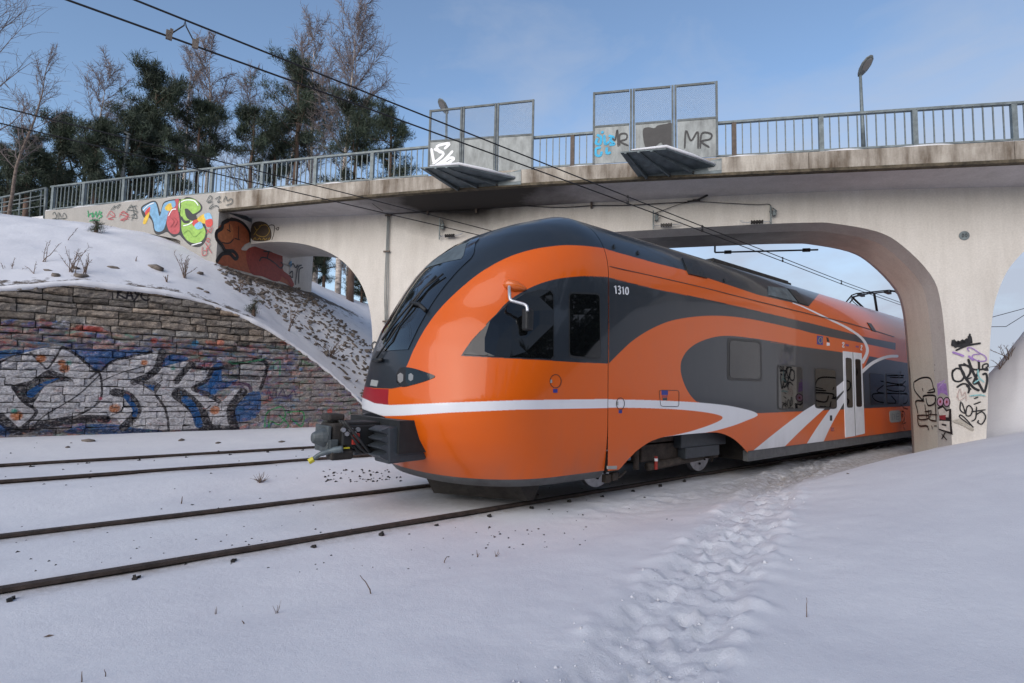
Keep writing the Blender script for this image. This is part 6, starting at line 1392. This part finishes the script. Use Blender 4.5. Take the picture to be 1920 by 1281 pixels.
# cable conduit on the left pier
P = [bpx(x, y, -.05) for x, y in ((728.6, 403), (726, 470), (724.5, 540), (724, 604), (723.5, 640))]; cd_ = bthing('cable_conduit', P[-1][0], 0, P[-1][2]); tag(cd_, 'grey cable conduits clamped vertically on the left pier', 'conduit')
for du, bow in ((-.035, -.02), (0, 0.0), (.04, .03)):
    Q = [p+np.array([du+(bow if 0 < i < 4 and i % 2 == 0 else 0), -.01, 0]) for i, p in enumerate(P)]; mb = MB(); mb.tube(smooth(Q, 4), .014, 6); bkeep(mb.build('pipe', M['galv2'], smooth_=True), cd_)
for x, y in ((728.6, 404), (725.5, 472), (724, 603)): p = bpx(x, y, -.05); mb = MB(); mb.box(p+np.array([0, -.02, 0]), (.22, .06, .05)); bkeep(mb.build('pipe_clamp', M['rustpost']), cd_)

# ------------------------------------------------------------------ street lamps
def lamp(base, top, headc, L, W, hd_dir, label, tilt=0.35, r=.055, pm=None):
    s = empty('street_lamp', base); tag(s, label, 'street lamp', 'street lamps along the bridge road')
    base, top = np.asarray(base), np.asarray(top)
    mb = MB(); mb.tube([base, base+(top-base)*.4, top], [r*1.25, r, r*.8], 10); keep(mb.build('pole', pm or M['galv'], smooth_=True), s)
    d = np.asarray(hd_dir, float); d /= np.linalg.norm(d); up = np.array([0, 0, 1.0]); d2 = d*math.cos(tilt)+up*math.sin(tilt); sd2 = np.cross(d, up); n2 = np.cross(sd2, d2)
    prof = [(-.12, .25, .3), (0, .55, .8), (.25, .9, 1), (.55, 1, 1), (.85, .75, .7), (1.0, .25, .25)]
    vs = []; n = 14
    for f, w, h in prof:
        for k in range(n):
            a = 2*math.pi*k/n; vs.append(top+d2*(f*L)+sd2*(math.cos(a)*w*W/2)+n2*(math.sin(a)*h*.07*(1.0 if math.sin(a) > 0 else .6)))
    mb = MB(); mb.add(vs, [(i*n+k, i*n+(k+1) % n, (i+1)*n+(k+1) % n, (i+1)*n+k) for i in range(len(prof)-1) for k in range(n)]+[tuple(range(n))[::-1], tuple(range(len(vs)-n, len(vs)))])
    h = mb.build('lamp_head', pm or M['hood'], smooth_=True); keep(h, s)
    mb = MB(); vs = [top+d2*(L*(.55+.33*math.cos(a)))+sd2*(W*.33*math.sin(a))-n2*.047 for a in np.linspace(0, 6.283, 17)[:-1]]; mb.add(vs, [tuple(range(16))]); o = mb.build('lamp_glass', M['lens']); o.parent = h
def P3(x, y, k): u, z = uz(x, y, k); return bp(u, k, z)
kb = KB+0.25
b0 = P3(1619, 275, kb); t0 = P3(1613, 140, kb); lamp(b0, t0, None, .62, .40, -KV*0.85+BV*.5, 'grey street lamp standing behind the right railing against open sky', .75)
b0 = P3(836, 300, kb); t0 = P3(837.5, 211, kb+1.0); lamp(b0, t0, None, .62, .45, -KV+BV*-.55, 'grey street lamp seen through the left protective screen', .8)
b0 = P3(228, 345, kb-1.0); t0 = P3(241, 252, kb-1.0); lamp(b0, t0, None, 1.0, .42, -BV*.9+KV*.2, 'tall grey street lamp behind the left railing in front of dark pines', .45, .075, M['galv2'])

# ------------------------------------------------------------------ tubular fence at the far left of the bridge
fr = empty('tubular_fence', P3(40, 405, KF+.1)); tag(fr, 'low grey tubular fence at the far left end of the bridge', 'fence')
for (a, b), nm in ((((-60, 384), (84, 353)), 'top_rail'), (((-60, 401), (84, 372)), 'middle_rail'), (((-60, 392), (84, 366)), 'middle_rail'), (((-60, 408), (82, 386)), 'bottom_rail')):
    mb = MB(); mb.tube([P3(*a, KF+.1), P3(*b, KF+.1)], .035 if nm == 'top_rail' else .02, 7); keep(mb.build(nm, M['galv'], smooth_=True), fr)
for x, y0, y1, r in ((-30, 376, 430, .03), (4, 371, 420, .025), (37, 364, 412, .025), (57, 360, 408, .02), (77, 356, 405, .02), (86, 352, 410, .055)):
    mb = MB(); mb.tube([P3(x+1, y0, KF+.1), P3(x-2, y1, KF+.1)], r, 8); keep(mb.build('post', M['galv'], smooth_=True), fr)

# ------------------------------------------------------------------ trees
def unit(v): return v/(np.linalg.norm(v)+1e-9)
def pine(base, H, label, lean=(0, 0), crown0=0.25, R=0.2, seed=0, dens=1.0, shape=1.0, group='pines behind the bridge'):
    """tapered trunk with whorls of limbs, each limb carrying tufts of needle blades"""
    r = np.random.default_rng(seed); t = empty('pine_tree', base); tag(t, label, 'tree', group)
    base = np.asarray(base, float); axis = np.array([lean[0], lean[1], 1.0])
    trunk = [base+axis*H*f+np.array([r.normal(0, .012*H), r.normal(0, .012*H), 0])*f*(1-f)*2 for f in np.linspace(-.06, 1, 10)]; trunk[0] = base-np.array([0, 0, .8])
    mb = MB(); mb.tube(trunk, list(np.linspace(H*.016+.05, .03, 10)), 8)
    tips = []
    nl = int(30*dens)
    for i in range(nl):
        f = crown0+(1-crown0)*((i+r.random())/nl)**0.85; p = base+axis*H*f
        rad = H*R*shape*(math.sin(math.pi*min(1, (1-f)/(1-crown0)*0.62+.18)))*(.40+1.05*r.random()**1.3)
        az = r.random()*6.283; el = .10+.75*max(0, f-.55)+r.normal(0, .15); d = np.array([math.cos(az)*math.cos(el), math.sin(az)*math.cos(el), math.sin(el)])
        n = 5; Lb = [p]; q = p.copy(); dd = d.copy()
        for k in range(n): dd = unit(dd+r.normal(0, .16, 3)+np.array([0, 0, .06])); q = q+dd*rad/n; Lb.append(q)
        mb.tube(Lb, list(np.linspace(.02+.003*H*(1-f)+.01, .012, n+1)), 4, False)
        for k in range(1, n+1):
            m_ = 1+int(6*(k/n)**1.3)
            for _ in range(m_): tips.append((Lb[k]+r.normal(0, rad*.11+.05, 3)*np.array([1, 1, .55]), unit(Lb[k]-Lb[k-1]+np.array([0, 0, .75])+r.normal(0, .3, 3))))
        # short side shoots
    o = keep(mb.build('trunk', M['bark'], smooth_=True), t)
    # needles
    C = np.array([a for a, _ in tips]); Dv = np.array([b for _, b in tips]); nb = 26 if H > 1 else 9
    n = len(C); s = min(.44, H*.05+.10)
    d = Dv[:, None, :]*.8+r.normal(0, .62, (n, nb, 3)); d /= np.linalg.norm(d, axis=-1)[..., None]
    o0 = C[:, None, :]+r.normal(0, s*.26, (n, nb, 3)); Ln = s*r.uniform(.4, .9, (n, nb, 1)); sd = np.cross(d, r.normal(0, 1, (n, nb, 3))); sd /= np.linalg.norm(sd, axis=-1)[..., None]
    wd = s*.030*r.uniform(.7, 1.5, (n, nb, 1))
    V = np.stack([o0-sd*wd, o0+sd*wd, o0+d*Ln], 2).reshape(-1, 3); F_ = np.arange(len(V)).reshape(-1, 3)
    me = bpy.data.meshes.new('crown'); me.vertices.add(len(V)); me.vertices.foreach_set('co', V.ravel()); me.loops.add(F_.size); me.loops.foreach_set('vertex_index', F_.ravel()); me.polygons.add(len(F_)); me.polygons.foreach_set('loop_start', np.arange(0, F_.size, 3)); me.polygons.foreach_set('loop_total', np.full(len(F_), 3)); me.update(calc_edges=True); me.materials.append(M['needle'])
    c = bpy.data.objects.new('crown', me); COL.objects.link(c); keep(c, t); return t
def birch(base, H, label, seed=0, lean=(0, 0), spread=.34, start=.35, n1=26, twigs=5, r0=None, group='bare birches behind the bridge', droop=.25, fine=1.0, bark=None):
    r = np.random.default_rng(seed); t = empty('birch_tree', base); tag(t, label, 'tree', group)
    base = np.asarray(base, float); axis = np.array([lean[0], lean[1], 1.0]); R0 = r0 or H*.0085+.03
    tr = [base-np.array([0, 0, .6])]; q = base.copy(); dd = axis/np.linalg.norm(axis)
    for i in range(12): q = q+dd*H/12; dd = unit(dd+r.normal(0, .045, 3)*np.array([1, 1, 0])+axis*.1); tr.append(q)
    mt = MB(); mt.tube(tr, list(np.linspace(R0*1.2, .012, 13)), 8)
    mb = MB()
    for i in range(n1):
        f = start+(1-start)*((i+r.random())/n1); x = f*12+1; k = min(int(x), 11); p = tr[k]+(tr[k+1]-tr[k])*(x-k)
        L = H*spread*(1.15-f)*(.55+.6*r.random())+.04*H; az = r.random()*6.283; el = .75+.25*f; d = np.array([math.cos(az)*math.cos(el), math.sin(az)*math.cos(el), math.sin(el)])
        B = [p]; q = p.copy(); n = 6
        for j in range(n): d = unit(d+r.normal(0, .10, 3)+np.array([0, 0, .10-droop*.5*j/n])); q = q+d*L/n; B.append(q)
        mb.tube(B, list(np.linspace(max(.012, R0*.34*(1.1-f)), .006, n+1)), 4, False)
        for j in range(1, n+1):
            for _ in range(twigs):
                d2 = unit(unit(B[j]-B[j-1])+r.normal(0, .55, 3)+np.array([0, 0, .12])); l2 = L*r.uniform(.16, .40); Q = [B[j]]; q2 = B[j].copy()
                for w in range(3): d2 = unit(d2+r.normal(0, .18, 3)-np.array([0, 0, droop*.55*w/3])); q2 = q2+d2*l2/3; Q.append(q2)
                mb.tube(Q, [.006*fine, .0055*fine, .005*fine, .0035*fine], 3, False)
                for w in (1, 2, 3):
                    d3 = unit(unit(Q[w]-Q[w-1])+r.normal(0, .5, 3)-np.array([0, 0, droop*.4])); mb.tube([Q[w], Q[w]+d3*l2*r.uniform(.2, .5)], [.0045*fine, .003*fine], 3, False)
    keep(mt.build('trunk', bark or M['birch'], smooth_=True), t); keep(mb.build('crown', M['btwig']), t); return t
def tree_at(x, ytop, D):                         # top of the crown seen at (x, ytop), standing D metres away; returns base and height
    p = at_depth(x, ytop, D); zb = float(bank_h(p[0], p[1])); return np.array([p[0], p[1], zb]), p[2]-zb
pines = [
    (60, 262, 24, 'low dark pine at the far left behind the tubular fence', 21, 0.3, 0.19, 1.0), (115, 226, 26, 'broad dark pine left of the tall lamp, below the small birch', 22, 0.32, 0.19, 1.1), (185, 236, 25, 'broad dark pine directly beside the tall lamp pole', 23, 0.3, 0.2, 1.1), (20, 285, 25, 'dark low pine half cut off by the left edge', 36, 0.3, 0.2, 0.9),
    (297, 144, 28, 'tallest dark pine, rising right of the tall lamp', 24, 0.38, 0.15, 1.5), (250, 236, 26, 'wide low pine with spreading skirts at the foot of the tallest pine', 25, 0.3, 0.24, 0.9), (378, 200, 29, 'slim pine with open layered limbs left of a forked birch', 26, 0.55, 0.14, 0.65), (335, 268, 27, 'low bushy pine showing through the railing', 33, 0.4, 0.18, 0.5),
    (478, 208, 30, 'thin pine with one long limb reaching left over the railing', 27, 0.58, 0.14, 0.45), (562, 128, 31, 'tall brown-green pine with bare trunk behind the railing', 28, 0.55, 0.145, 1.15), (520, 232, 31, 'shorter pine leaning against the tall brown-green pine', 34, 0.6, 0.17, 0.45), (672, 196, 30, 'dense round pine right of the white birch trunk', 29, 0.45, 0.15, 1.0), (735, 208, 29, 'rightmost dark pine, ending the row beside the left screen', 30, 0.42, 0.115, 1.0)]
for x, y, D_, lb, sd, c0, R_, dn in pines:
    b, H = tree_at(x, y, D_); pine(b, H, lb, (0, 0), c0, R_, sd, dn)
birches = [
    (190, 160, 36, 'small bare birch top above the low pines at the left', 41, .5, .34, 20, 7), (352, 140, 33, 'bare birch with thin upright limbs right of the tallest pine', 42, .35, .26, 24, 6), (402, 125, 32, 'bare birch with a rounded crown and pale pink trunk', 43, .35, .34, 28, 7), (470, 170, 35, 'faint bare birch with many thin stems in the middle gap', 44, .3, .36, 26, 6),
    (590, 95, 34, 'two-stemmed bare birch rising above the tall brown pine', 45, .40, .28, 26, 7), (655, 66, 31, 'tallest bare birch with a white trunk', 46, .36, .34, 34, 8), (610, 130, 36, 'bare birch behind the tallest birch', 47, .4, .3, 22, 6), (540, 160, 34, 'thin bare birch left of the tall brown pine', 48, .4, .3, 20, 5)]
for x, y, D_, lb, sd, st_, sp, n1, tw in birches:
    b, H = tree_at(x, y, D_); birch(b, H, lb, sd, (0.0, 0.0), sp, st_, n1, tw, fine=1.7)
# young birch leaning at the end of the bridge, and the limbs reaching in from the left
b = P3(14, 410, KF-0.6); tpt = at_depth(78, 118, (b-CAM)@FW*1.0); H = tpt[2]-b[2]
birch(b, H, 'young leaning birch in the snow at the far left end of the fence', 61, ((tpt-b)[0]/H, (tpt-b)[1]/H), .34, .22, 26, 3, .055, 'bare birches behind the bridge', .1, .9, M['ybirch'])
b = at_depth(-75, 420, 17.0); b[2] = float(bank_h(b[0], b[1])); tpt = at_depth(-60, -60, 17.0); H = tpt[2]-b[2]
birch(b, H, 'bare tree whose limbs reach into view at the left edge', 62, ((tpt-b)[0]/H, (tpt-b)[1]/H), .46, .15, 34, 3, .10, 'bare birches behind the bridge', .1, 1.0, M['ybirch'])
# trees seen through the left arch
for x, y, D_, lb, sd, c0, R_, dn, kind in ((612, 420, 34, 'pine trunk with dark limbs seen through the left arch', 71, .28, .26, 1.0, 'p'), (588, 440, 36, 'dark pine seen at the left of the left arch opening', 72, .15, .3, 1.0, 'p'), (680, 505, 31, 'small dark pine at the right side of the left arch opening', 73, .05, .42, .9, 'p'), (706, 430, 33, 'dark pine trunk half hidden by the left pier', 74, .1, .3, 1.0, 'p'), (655, 440, 33, 'bare young birch seen through the left arch', 75, .2, .3, 16, 'b'), (594, 400, 38, 'white birch trunk seen through the left arch', 76, .4, .2, 14, 'b')):
    b, H = tree_at(x, y, D_)
    if kind == 'p': pine(b, H, lb, (0, 0), c0, R_, sd, dn, group='trees seen through the left arch')
    else: birch(b, H, lb, sd, (0, 0), R_, c0, dn, 4, None, 'trees seen through the left arch', .15, 1.2)
# more of the wood further back, read as one mass
r = np.random.default_rng(99); Vs = []
for i in range(46):
    x = r.uniform(-140, 330); D_ = r.uniform(34, 48); b = at_depth(x, 300, D_); zb = float(bank_h(b[0], b[1])); H = r.uniform(5, 8.5)
    n = 420; f = r.random((n, 1))**1.3; a = r.random((n, 1))*6.283; R_ = H*.30*(1-f)**.8*r.random((n, 1))**.5
    c = np.array([b[0], b[1], zb])+np.concatenate([np.cos(a)*R_, np.sin(a)*R_, f*H], 1)
    d = r.normal(0, .5, (n, 3))+np.array([0, 0, .4]); s_ = np.cross(d, r.normal(0, 1, (n, 3))); s_ = s_/np.linalg.norm(s_, axis=1)[:, None]*.10
    Vs.append(np.stack([c-s_, c+s_, c+d], 1).reshape(-1, 3))
V = np.concatenate(Vs); mb = MB(); me = bpy.data.meshes.new('far_wood'); me.from_pydata(V.tolist(), [], np.arange(len(V)).reshape(-1, 3).tolist()); me.materials.append(M['needle']); o = bpy.data.objects.new('far_wood', me); COL.objects.link(o); tag(o, 'dark low wood filling the gaps behind the pines', 'wood', None, 'stuff')

# the wood on the near side of the line, behind the camera: seen only as the dark reflection in the train's windows and paint
Vs = []
for i in range(440):
    x, y = r.uniform(-85, 60), -r.uniform(12, 24); zb = float(base_h(np.array(x), np.array(y))); H = r.uniform(8, 10.5); n = 300; f = r.random((n, 1))**1.1; a = r.random((n, 1))*6.283; R_ = H*.24*(1.05-f)**.8*r.random((n, 1))**.5
    c = np.array([x, y, zb])+np.concatenate([np.cos(a)*R_, np.sin(a)*R_, f*H], 1); d = r.normal(0, .45, (n, 3))+np.array([0, 0, .35]); s_ = np.cross(d, r.normal(0, 1, (n, 3))); s_ = s_/np.linalg.norm(s_, axis=1)[:, None]*.16
    Vs.append(np.stack([c-s_, c+s_, c+d], 1).reshape(-1, 3))
V = np.concatenate(Vs); me = bpy.data.meshes.new('near_wood'); me.from_pydata(V.tolist(), [], np.arange(len(V)).reshape(-1, 3).tolist()); me.materials.append(M['needle']); o = bpy.data.objects.new('near_wood', me); COL.objects.link(o); tag(o, 'dark wood on the near side of the line, mirrored in the train windows', 'wood', None, 'stuff')

# ------------------------------------------------------------------ stones on the banks
def rock_mesh(seed):
    r = np.random.default_rng(seed); b = bmesh.new(); bmesh.ops.create_icosphere(b, subdivisions=1, radius=.5)
    for v in b.verts: v.co = Vector((v.co.x*1.0, v.co.y*.8, v.co.z*.62))*(1+r.normal(0, .13))
    me = bpy.data.meshes.new('stone'); b.to_mesh(me); b.free(); me.materials.append(M['stone']); me.polygons.foreach_set('use_smooth', [True]*len(me.polygons)); return me
rocks = [rock_mesh(i) for i in range(7)]
def bank_hit(x, y): return ground_hit(x, y, bank_s, 13.0, 40.0)
bank_root = g1
r = np.random.default_rng(3); placed = []; poly_st = [(398, 492), (470, 520), (575, 545), (640, 600), (697, 650), (700, 775), (660, 722), (600, 655), (540, 605), (470, 560), (420, 530)]
n = 0; tries = 0
while n < 300 and tries < 6000:
    tries += 1; x, y = r.uniform(398, 700), r.uniform(490, 775)
    if not inside(np.array(x), np.array(y), poly_st): continue
    e = np.interp(x, [398, 470, 575, 640, 697], [492, 520, 545, 595, 640]); lowd = (y-e)/120
    if r.random() > .25+.9*math.exp(-((lowd-.18)/.45)**2): continue
    p = bank_hit(x, y)
    if p[1] < YW+.25: continue
    s = r.uniform(.12, .32)*(1+.3*(y > 650))
    if any(np.hypot(*(p[:2]-q[:2])) < (s+t)*.42 for q, t in placed): continue
    placed.append((p, s)); me = rocks[n % 7]; o = bpy.data.objects.new('stone', me); COL.objects.link(o); o.parent = bank_root
    o.location = p+np.array([0, 0, -.02*s]); o.scale = (s*r.uniform(.8, 1.5), s*r.uniform(.7, 1.2), s*r.uniform(.3, .65)); o.rotation_euler = (r.normal(.3, .25), r.normal(-.35, .25), r.random()*6.28); n += 1
# rubble too small to tell apart
Vr = []; Fr = []
for i in range(1500):
    x, y = r.uniform(398, 700), r.uniform(492, 770)
    if not inside(np.array(x), np.array(y), poly_st): continue
    e = np.interp(x, [398, 470, 575, 640, 697], [492, 520, 545, 595, 640])
    if r.random() > math.exp(-((y-e)/38)**2)+.12: continue
    p = bank_hit(x, y)
    if p[1] < YW+.25: continue
    s = r.uniform(.04, .12); b = len(Vr); q = [p+s*np.array(v) for v in ((1, 0, 0), (-.4, .8, 0), (-.5, -.7, 0), (0, 0, .7), (0, 0, -.7))]; q = [a+r.normal(0, .2*s, 3) for a in q]; Vr += [tuple(a) for a in q]; Fr += [(b+k, b+(k+1) % 3, b+3) for k in range(3)]+[(b+(k+1) % 3, b+k, b+4) for k in range(3)]
mb = MB(); mb.v = Vr; mb.f = Fr; o = mb.build('rubble', M['stone']); o['kind'] = 'stuff'; o.parent = bank_root
for x, y, s, lb in ((140, 501, .30, 'small brown stone in the snow, upper left of the pair by the weeds'), (152, 516, .36, 'dark round stone sunk in the snow above the wall'), (157, 518, .0, ''), (210, 501, .36, 'stone in a melted hollow in the middle of the snowy bank'), (291, 501, .48, 'largest lone stone in the snow, right of the hollow'), (108, 515, .34, 'dark round stone beside the tall dry weeds'), (155, 517, .38, 'flat brown stone at the foot of the dry weeds'), (90, 506, .24, 'small tan stone left of the dry weeds'), (374, 541, .24, 'grey stone at the lower right of the snowy bank'), (385, 546, .26, 'grey stone touching the bottom right of another on the snowy bank'), (375, 512, .34, 'dark stone at the left rim of the stony slope')):
    if s == 0: continue
    p = bank_hit(x, y); o = bpy.data.objects.new('bank_stone', rocks[int(x) % 7]); COL.objects.link(o); o.location = p-np.array([0, 0, .04]); o.scale = (s*1.25, s, s*.75); o.rotation_euler = (.25, 0, x); tag(o, lb, 'stone', 'lone stones on the snowy bank')
# stones and ballast lumps on the flat
for x, y, s, lb in ((166, 827, .24, 'brown stone on the snow in front of the wall, leftmost'), (340, 826, .17, 'brown stone on the snow in front of the lettering, second from left'), (409, 831, .15, 'flat pale stone between the wall and the far track'), (528, 829, .17, 'brown stone on the snow left of the coupler'), (127, 839, .12, 'small dark stone near the far rail at the left')):
    p = ground_hit(x, y, snow_h, 4, 40); o = bpy.data.objects.new('wayside_stone', rocks[int(x) % 7]); COL.objects.link(o); o.location = p; o.scale = (s*1.3, s, s*.8); o.rotation_euler = (0, 0, x); tag(o, lb, 'stone', 'stones at the foot of the wall')
Vr = []; Fr = []
def speckle(n, fx, fy, smin, smax):
    for i in range(n):
        p = ground_hit(fx(), fy(), snow_h, 2.5, 40); s = r.uniform(smin, smax); b = len(Vr)
        q = [p+s*np.array(v)*r.uniform(.6, 1.3) for v in ((1, 0, 0), (-.4, .7, 0), (-.5, -.7, 0), (0, 0, .6))]; Vr.extend(tuple(a) for a in q); Fr.extend([(b, b+1, b+3), (b+1, b+2, b+3), (b+2, b, b+3)])
speckle(70, lambda: r.uniform(605, 765), lambda: r.uniform(881, 904), .015, .05); speckle(60, lambda: r.uniform(20, 900), lambda: r.uniform(985, 1075), .008, .022); speckle(40, lambda: r.uniform(0, 600), lambda: r.uniform(830, 960), .012, .035); speckle(30, lambda: r.uniform(880, 1100), lambda: r.uniform(980, 1030), .01, .028); speckle(20, lambda: r.uniform(1000, 1300), lambda: r.uniform(905, 980), .01, .03)
mb = MB(); mb.v = Vr; mb.f = Fr; tag(mb.build('ballast_specks', M['iron']), 'dark specks of ballast scattered on the trackside snow', 'gravel', None, 'stuff')

# crumbs of trodden snow along the path
Vr = []; Fr = []
for i in range(420):
    k = r.integers(0, len(trail)-1); q = trail[k]+(trail[k+1]-trail[k])*r.random(); q = q+r.normal(0, .30, 2)
    if q[1] > 5.2: continue
    p = np.array([q[0], q[1], float(snow_h(np.array(q[0]), np.array(q[1])))]); s = abs(r.normal(0, .007))+.004; b = len(Vr)
    oc = [(1, 0, 0), (0, 1, 0), (-1, 0, 0), (0, -1, 0), (0, 0, .8), (0, 0, -.6)]
    Vr += [tuple(p+s*np.array(c)*r.uniform(.7, 1.4)) for c in oc]; Fr += [(b+k, b+(k+1) % 4, b+4) for k in range(4)]+[(b+(k+1) % 4, b+k, b+5) for k in range(4)]
mb = MB(); mb.v = Vr; mb.f = Fr; tag(mb.build('snow_crumbs', M['snow2'], smooth_=True), 'crumbs of trodden snow along the footpath', 'snow', None, 'stuff')

# ------------------------------------------------------------------ dry weeds and twigs
def weed(x, y, hpx, label, n=5, spread=.35, seed=0, on=None, lean=0.0, rr=.006, name='dry_weed', grp='dry weeds in the snow', br=True):
    q = np.random.default_rng(seed+int(x)); p = on(x, y) if on else bank_hit(x, y); D_ = (p-CAM)@FW; H = hpx*D_/FPX
    mb = MB()
    for i in range(n):
        d = unit(np.array([0, 0, 1.0])+q.normal(0, spread, 3)*np.array([1, 1, .2])+RT*lean); b = p+q.normal(0, .05*H, 3)*np.array([1, 1, 0]); P = [b-np.array([0, 0, .05])]; c = b.copy(); L = H*q.uniform(.6, 1.05)
        for k in range(5): d = unit(d+q.normal(0, .12, 3)); c = c+d*L/5; P.append(c)
        mb.tube(P, list(np.linspace(rr*D_/8, rr*D_/20, 6)), 4, False)
        if br:
            for k in (2, 3, 4, 5):
                for _ in range(2): d2 = unit(d+q.normal(0, .6, 3)); mb.tube([P[k], P[k]+d2*L*q.uniform(.06, .2)], [rr*D_/18, rr*D_/26], 3, False)
    o = mb.build(name, M['twig']); tag(o, label, 'weed', grp); return o
gh = lambda x, y: ground_hit(x, y, snow_h, 2.2, 40)
for i, (x, y, h, lb, n, sp, ln) in enumerate(((85, 490, 62, 'tall pair of dry stems above the wall, left of the stones', 3, .3, 0), (65, 515, 34, 'single dry stem near the left edge of the snowy bank', 2, .2, 0), (8, 520, 30, 'clump of dry weeds at the very left edge of the bank', 4, .5, .2), (30, 521, 36, 'clump of dry weeds second from the left edge', 3, .3, .3), (135, 510, 55, 'dense spray of dry stems among the dark stones', 8, .28, 0), (160, 512, 40, 'second spray of dry stems just right of the dense one', 6, .35, .2), (345, 520, 48, 'thin spreading bush at the right of the snowy bank', 9, .6, 0), (313, 529, 18, 'tiny dry bush above the black tag', 6, .4, 0), (255, 490, 9, 'tiny dark sprout in the middle of the bank', 2, .1, 0), (540, 620, 45, 'upright dry stalk on the stony slope above the wall end', 4, .2, 0), (618, 668, 40, 'twiggy bush low on the stony slope', 12, .7, 0), (450, 548, 30, 'wispy dry grass on the upper stony slope', 7, .5, 0), (128, 450, 38, 'slanting dry stem below the green tag', 1, .1, .8))): weed(x, y, h, lb, n, sp, 100+i, None, ln)
for i, (x, y, lb) in enumerate(((180, 436, 'tiny evergreen seedling below the green tag on the wing wall'), (475, 592, 'small evergreen seedling above the right part of the wall'))):
    p = bank_hit(x, y); pine(p, .34, lb, (0, 0), .05, .45, 200+i, .22, group='evergreen seedlings on the bank')
for i, (x, y, h, lb, n, sp, ln) in enumerate(((697, 1113, 58, 'lone dark twig standing in the foreground snow left of the path', 1, .05, -.42), (1512, 1157, 38, 'single thin stalk standing in the smooth snow right of the path', 1, .04, 0), (520, 1150, 26, 'faint grass stems in the foreground snow', 4, .25, 0), (405, 1152, 16, 'short faint grass stem left of another clump', 2, .2, 0), (457, 1170, 12, 'very small grass stem in the foreground', 1, .2, 0), (200, 1268, 24, 'grass stem at the bottom left of the snow', 1, .1, 0), (152, 1280, 18, 'slanting grass stem at the bottom left edge', 1, .1, -.4), (895, 1045, 14, 'bent grass blades beside the near rail, left', 3, .3, 0), (930, 1044, 14, 'bent grass blades beside the near rail, right', 4, .4, .2), (832, 1055, 20, 'upright grass blade near the rail', 1, .1, .2), (340, 945, 16, 'grass blade between the two tracks', 1, .1, .1))): weed(x, y, h, lb, n, sp, 300+i, gh, ln, .010 if n == 1 else .0055, br=False)
weed(488, 905, 22, 'reddish tuft of dead grass between the two tracks', 26, .9, 400, gh, 0, .004, 'grass_tuft', None, False)
for i, (x, y, h, lb) in enumerate(((1890, 672, 34, 'dry twigs on the snow hill seen through the right arch'), (1875, 690, 20, 'small dry twig clump lower on the hill in the right arch'))): weed(x, y, h, lb, 7, .5, 500+i, gh, 0, .006)
for x, y, lb in ((1590, 889, 'small brown leaf lying on the snow below the pier'), (90, 1194, 'brown leaf sunk in the foreground snow at lower left')):
    p = gh(x, y); mb = MB(); s = .05 if x > 1000 else .026; mb.add([p+np.array(v)*s for v in ((1.3, 0, .1), (.2, .5, .35), (-1, .1, .15), (.1, -.45, .1))], [(0, 1, 2, 3)]); tag(mb.build('dead_leaf', M['redp'] if 0 else M['twig']), lb, 'leaf', 'dead leaves on the snow')
p = gh(1737, 835); mb = MB(); mb.tube([p+np.array([0, 0, .03]), p+BV*.35+np.array([0, 0, .05]), p+BV*.5+np.array([0, 0, .03])], .035, 5); tag(mb.build('broken_branch', M['iron']), 'dark stick lying on the snow at the foot of the right pier', 'stick')
p = gh(1850, 825)
mb = MB()
for i in range(9): d = unit(-BV*.8+np.array([0, 0, .5])+r.normal(0, .25, 3)); b = gh(1795+i*5, 826-i*2); mb.tube([b, b+d*.3, b+d*.55-np.array([0, 0, .05])], .006, 3, False)
tag(mb.build('dry_grass', M['twig']), 'bent dry grass leaning on the right pier foot', 'weed')
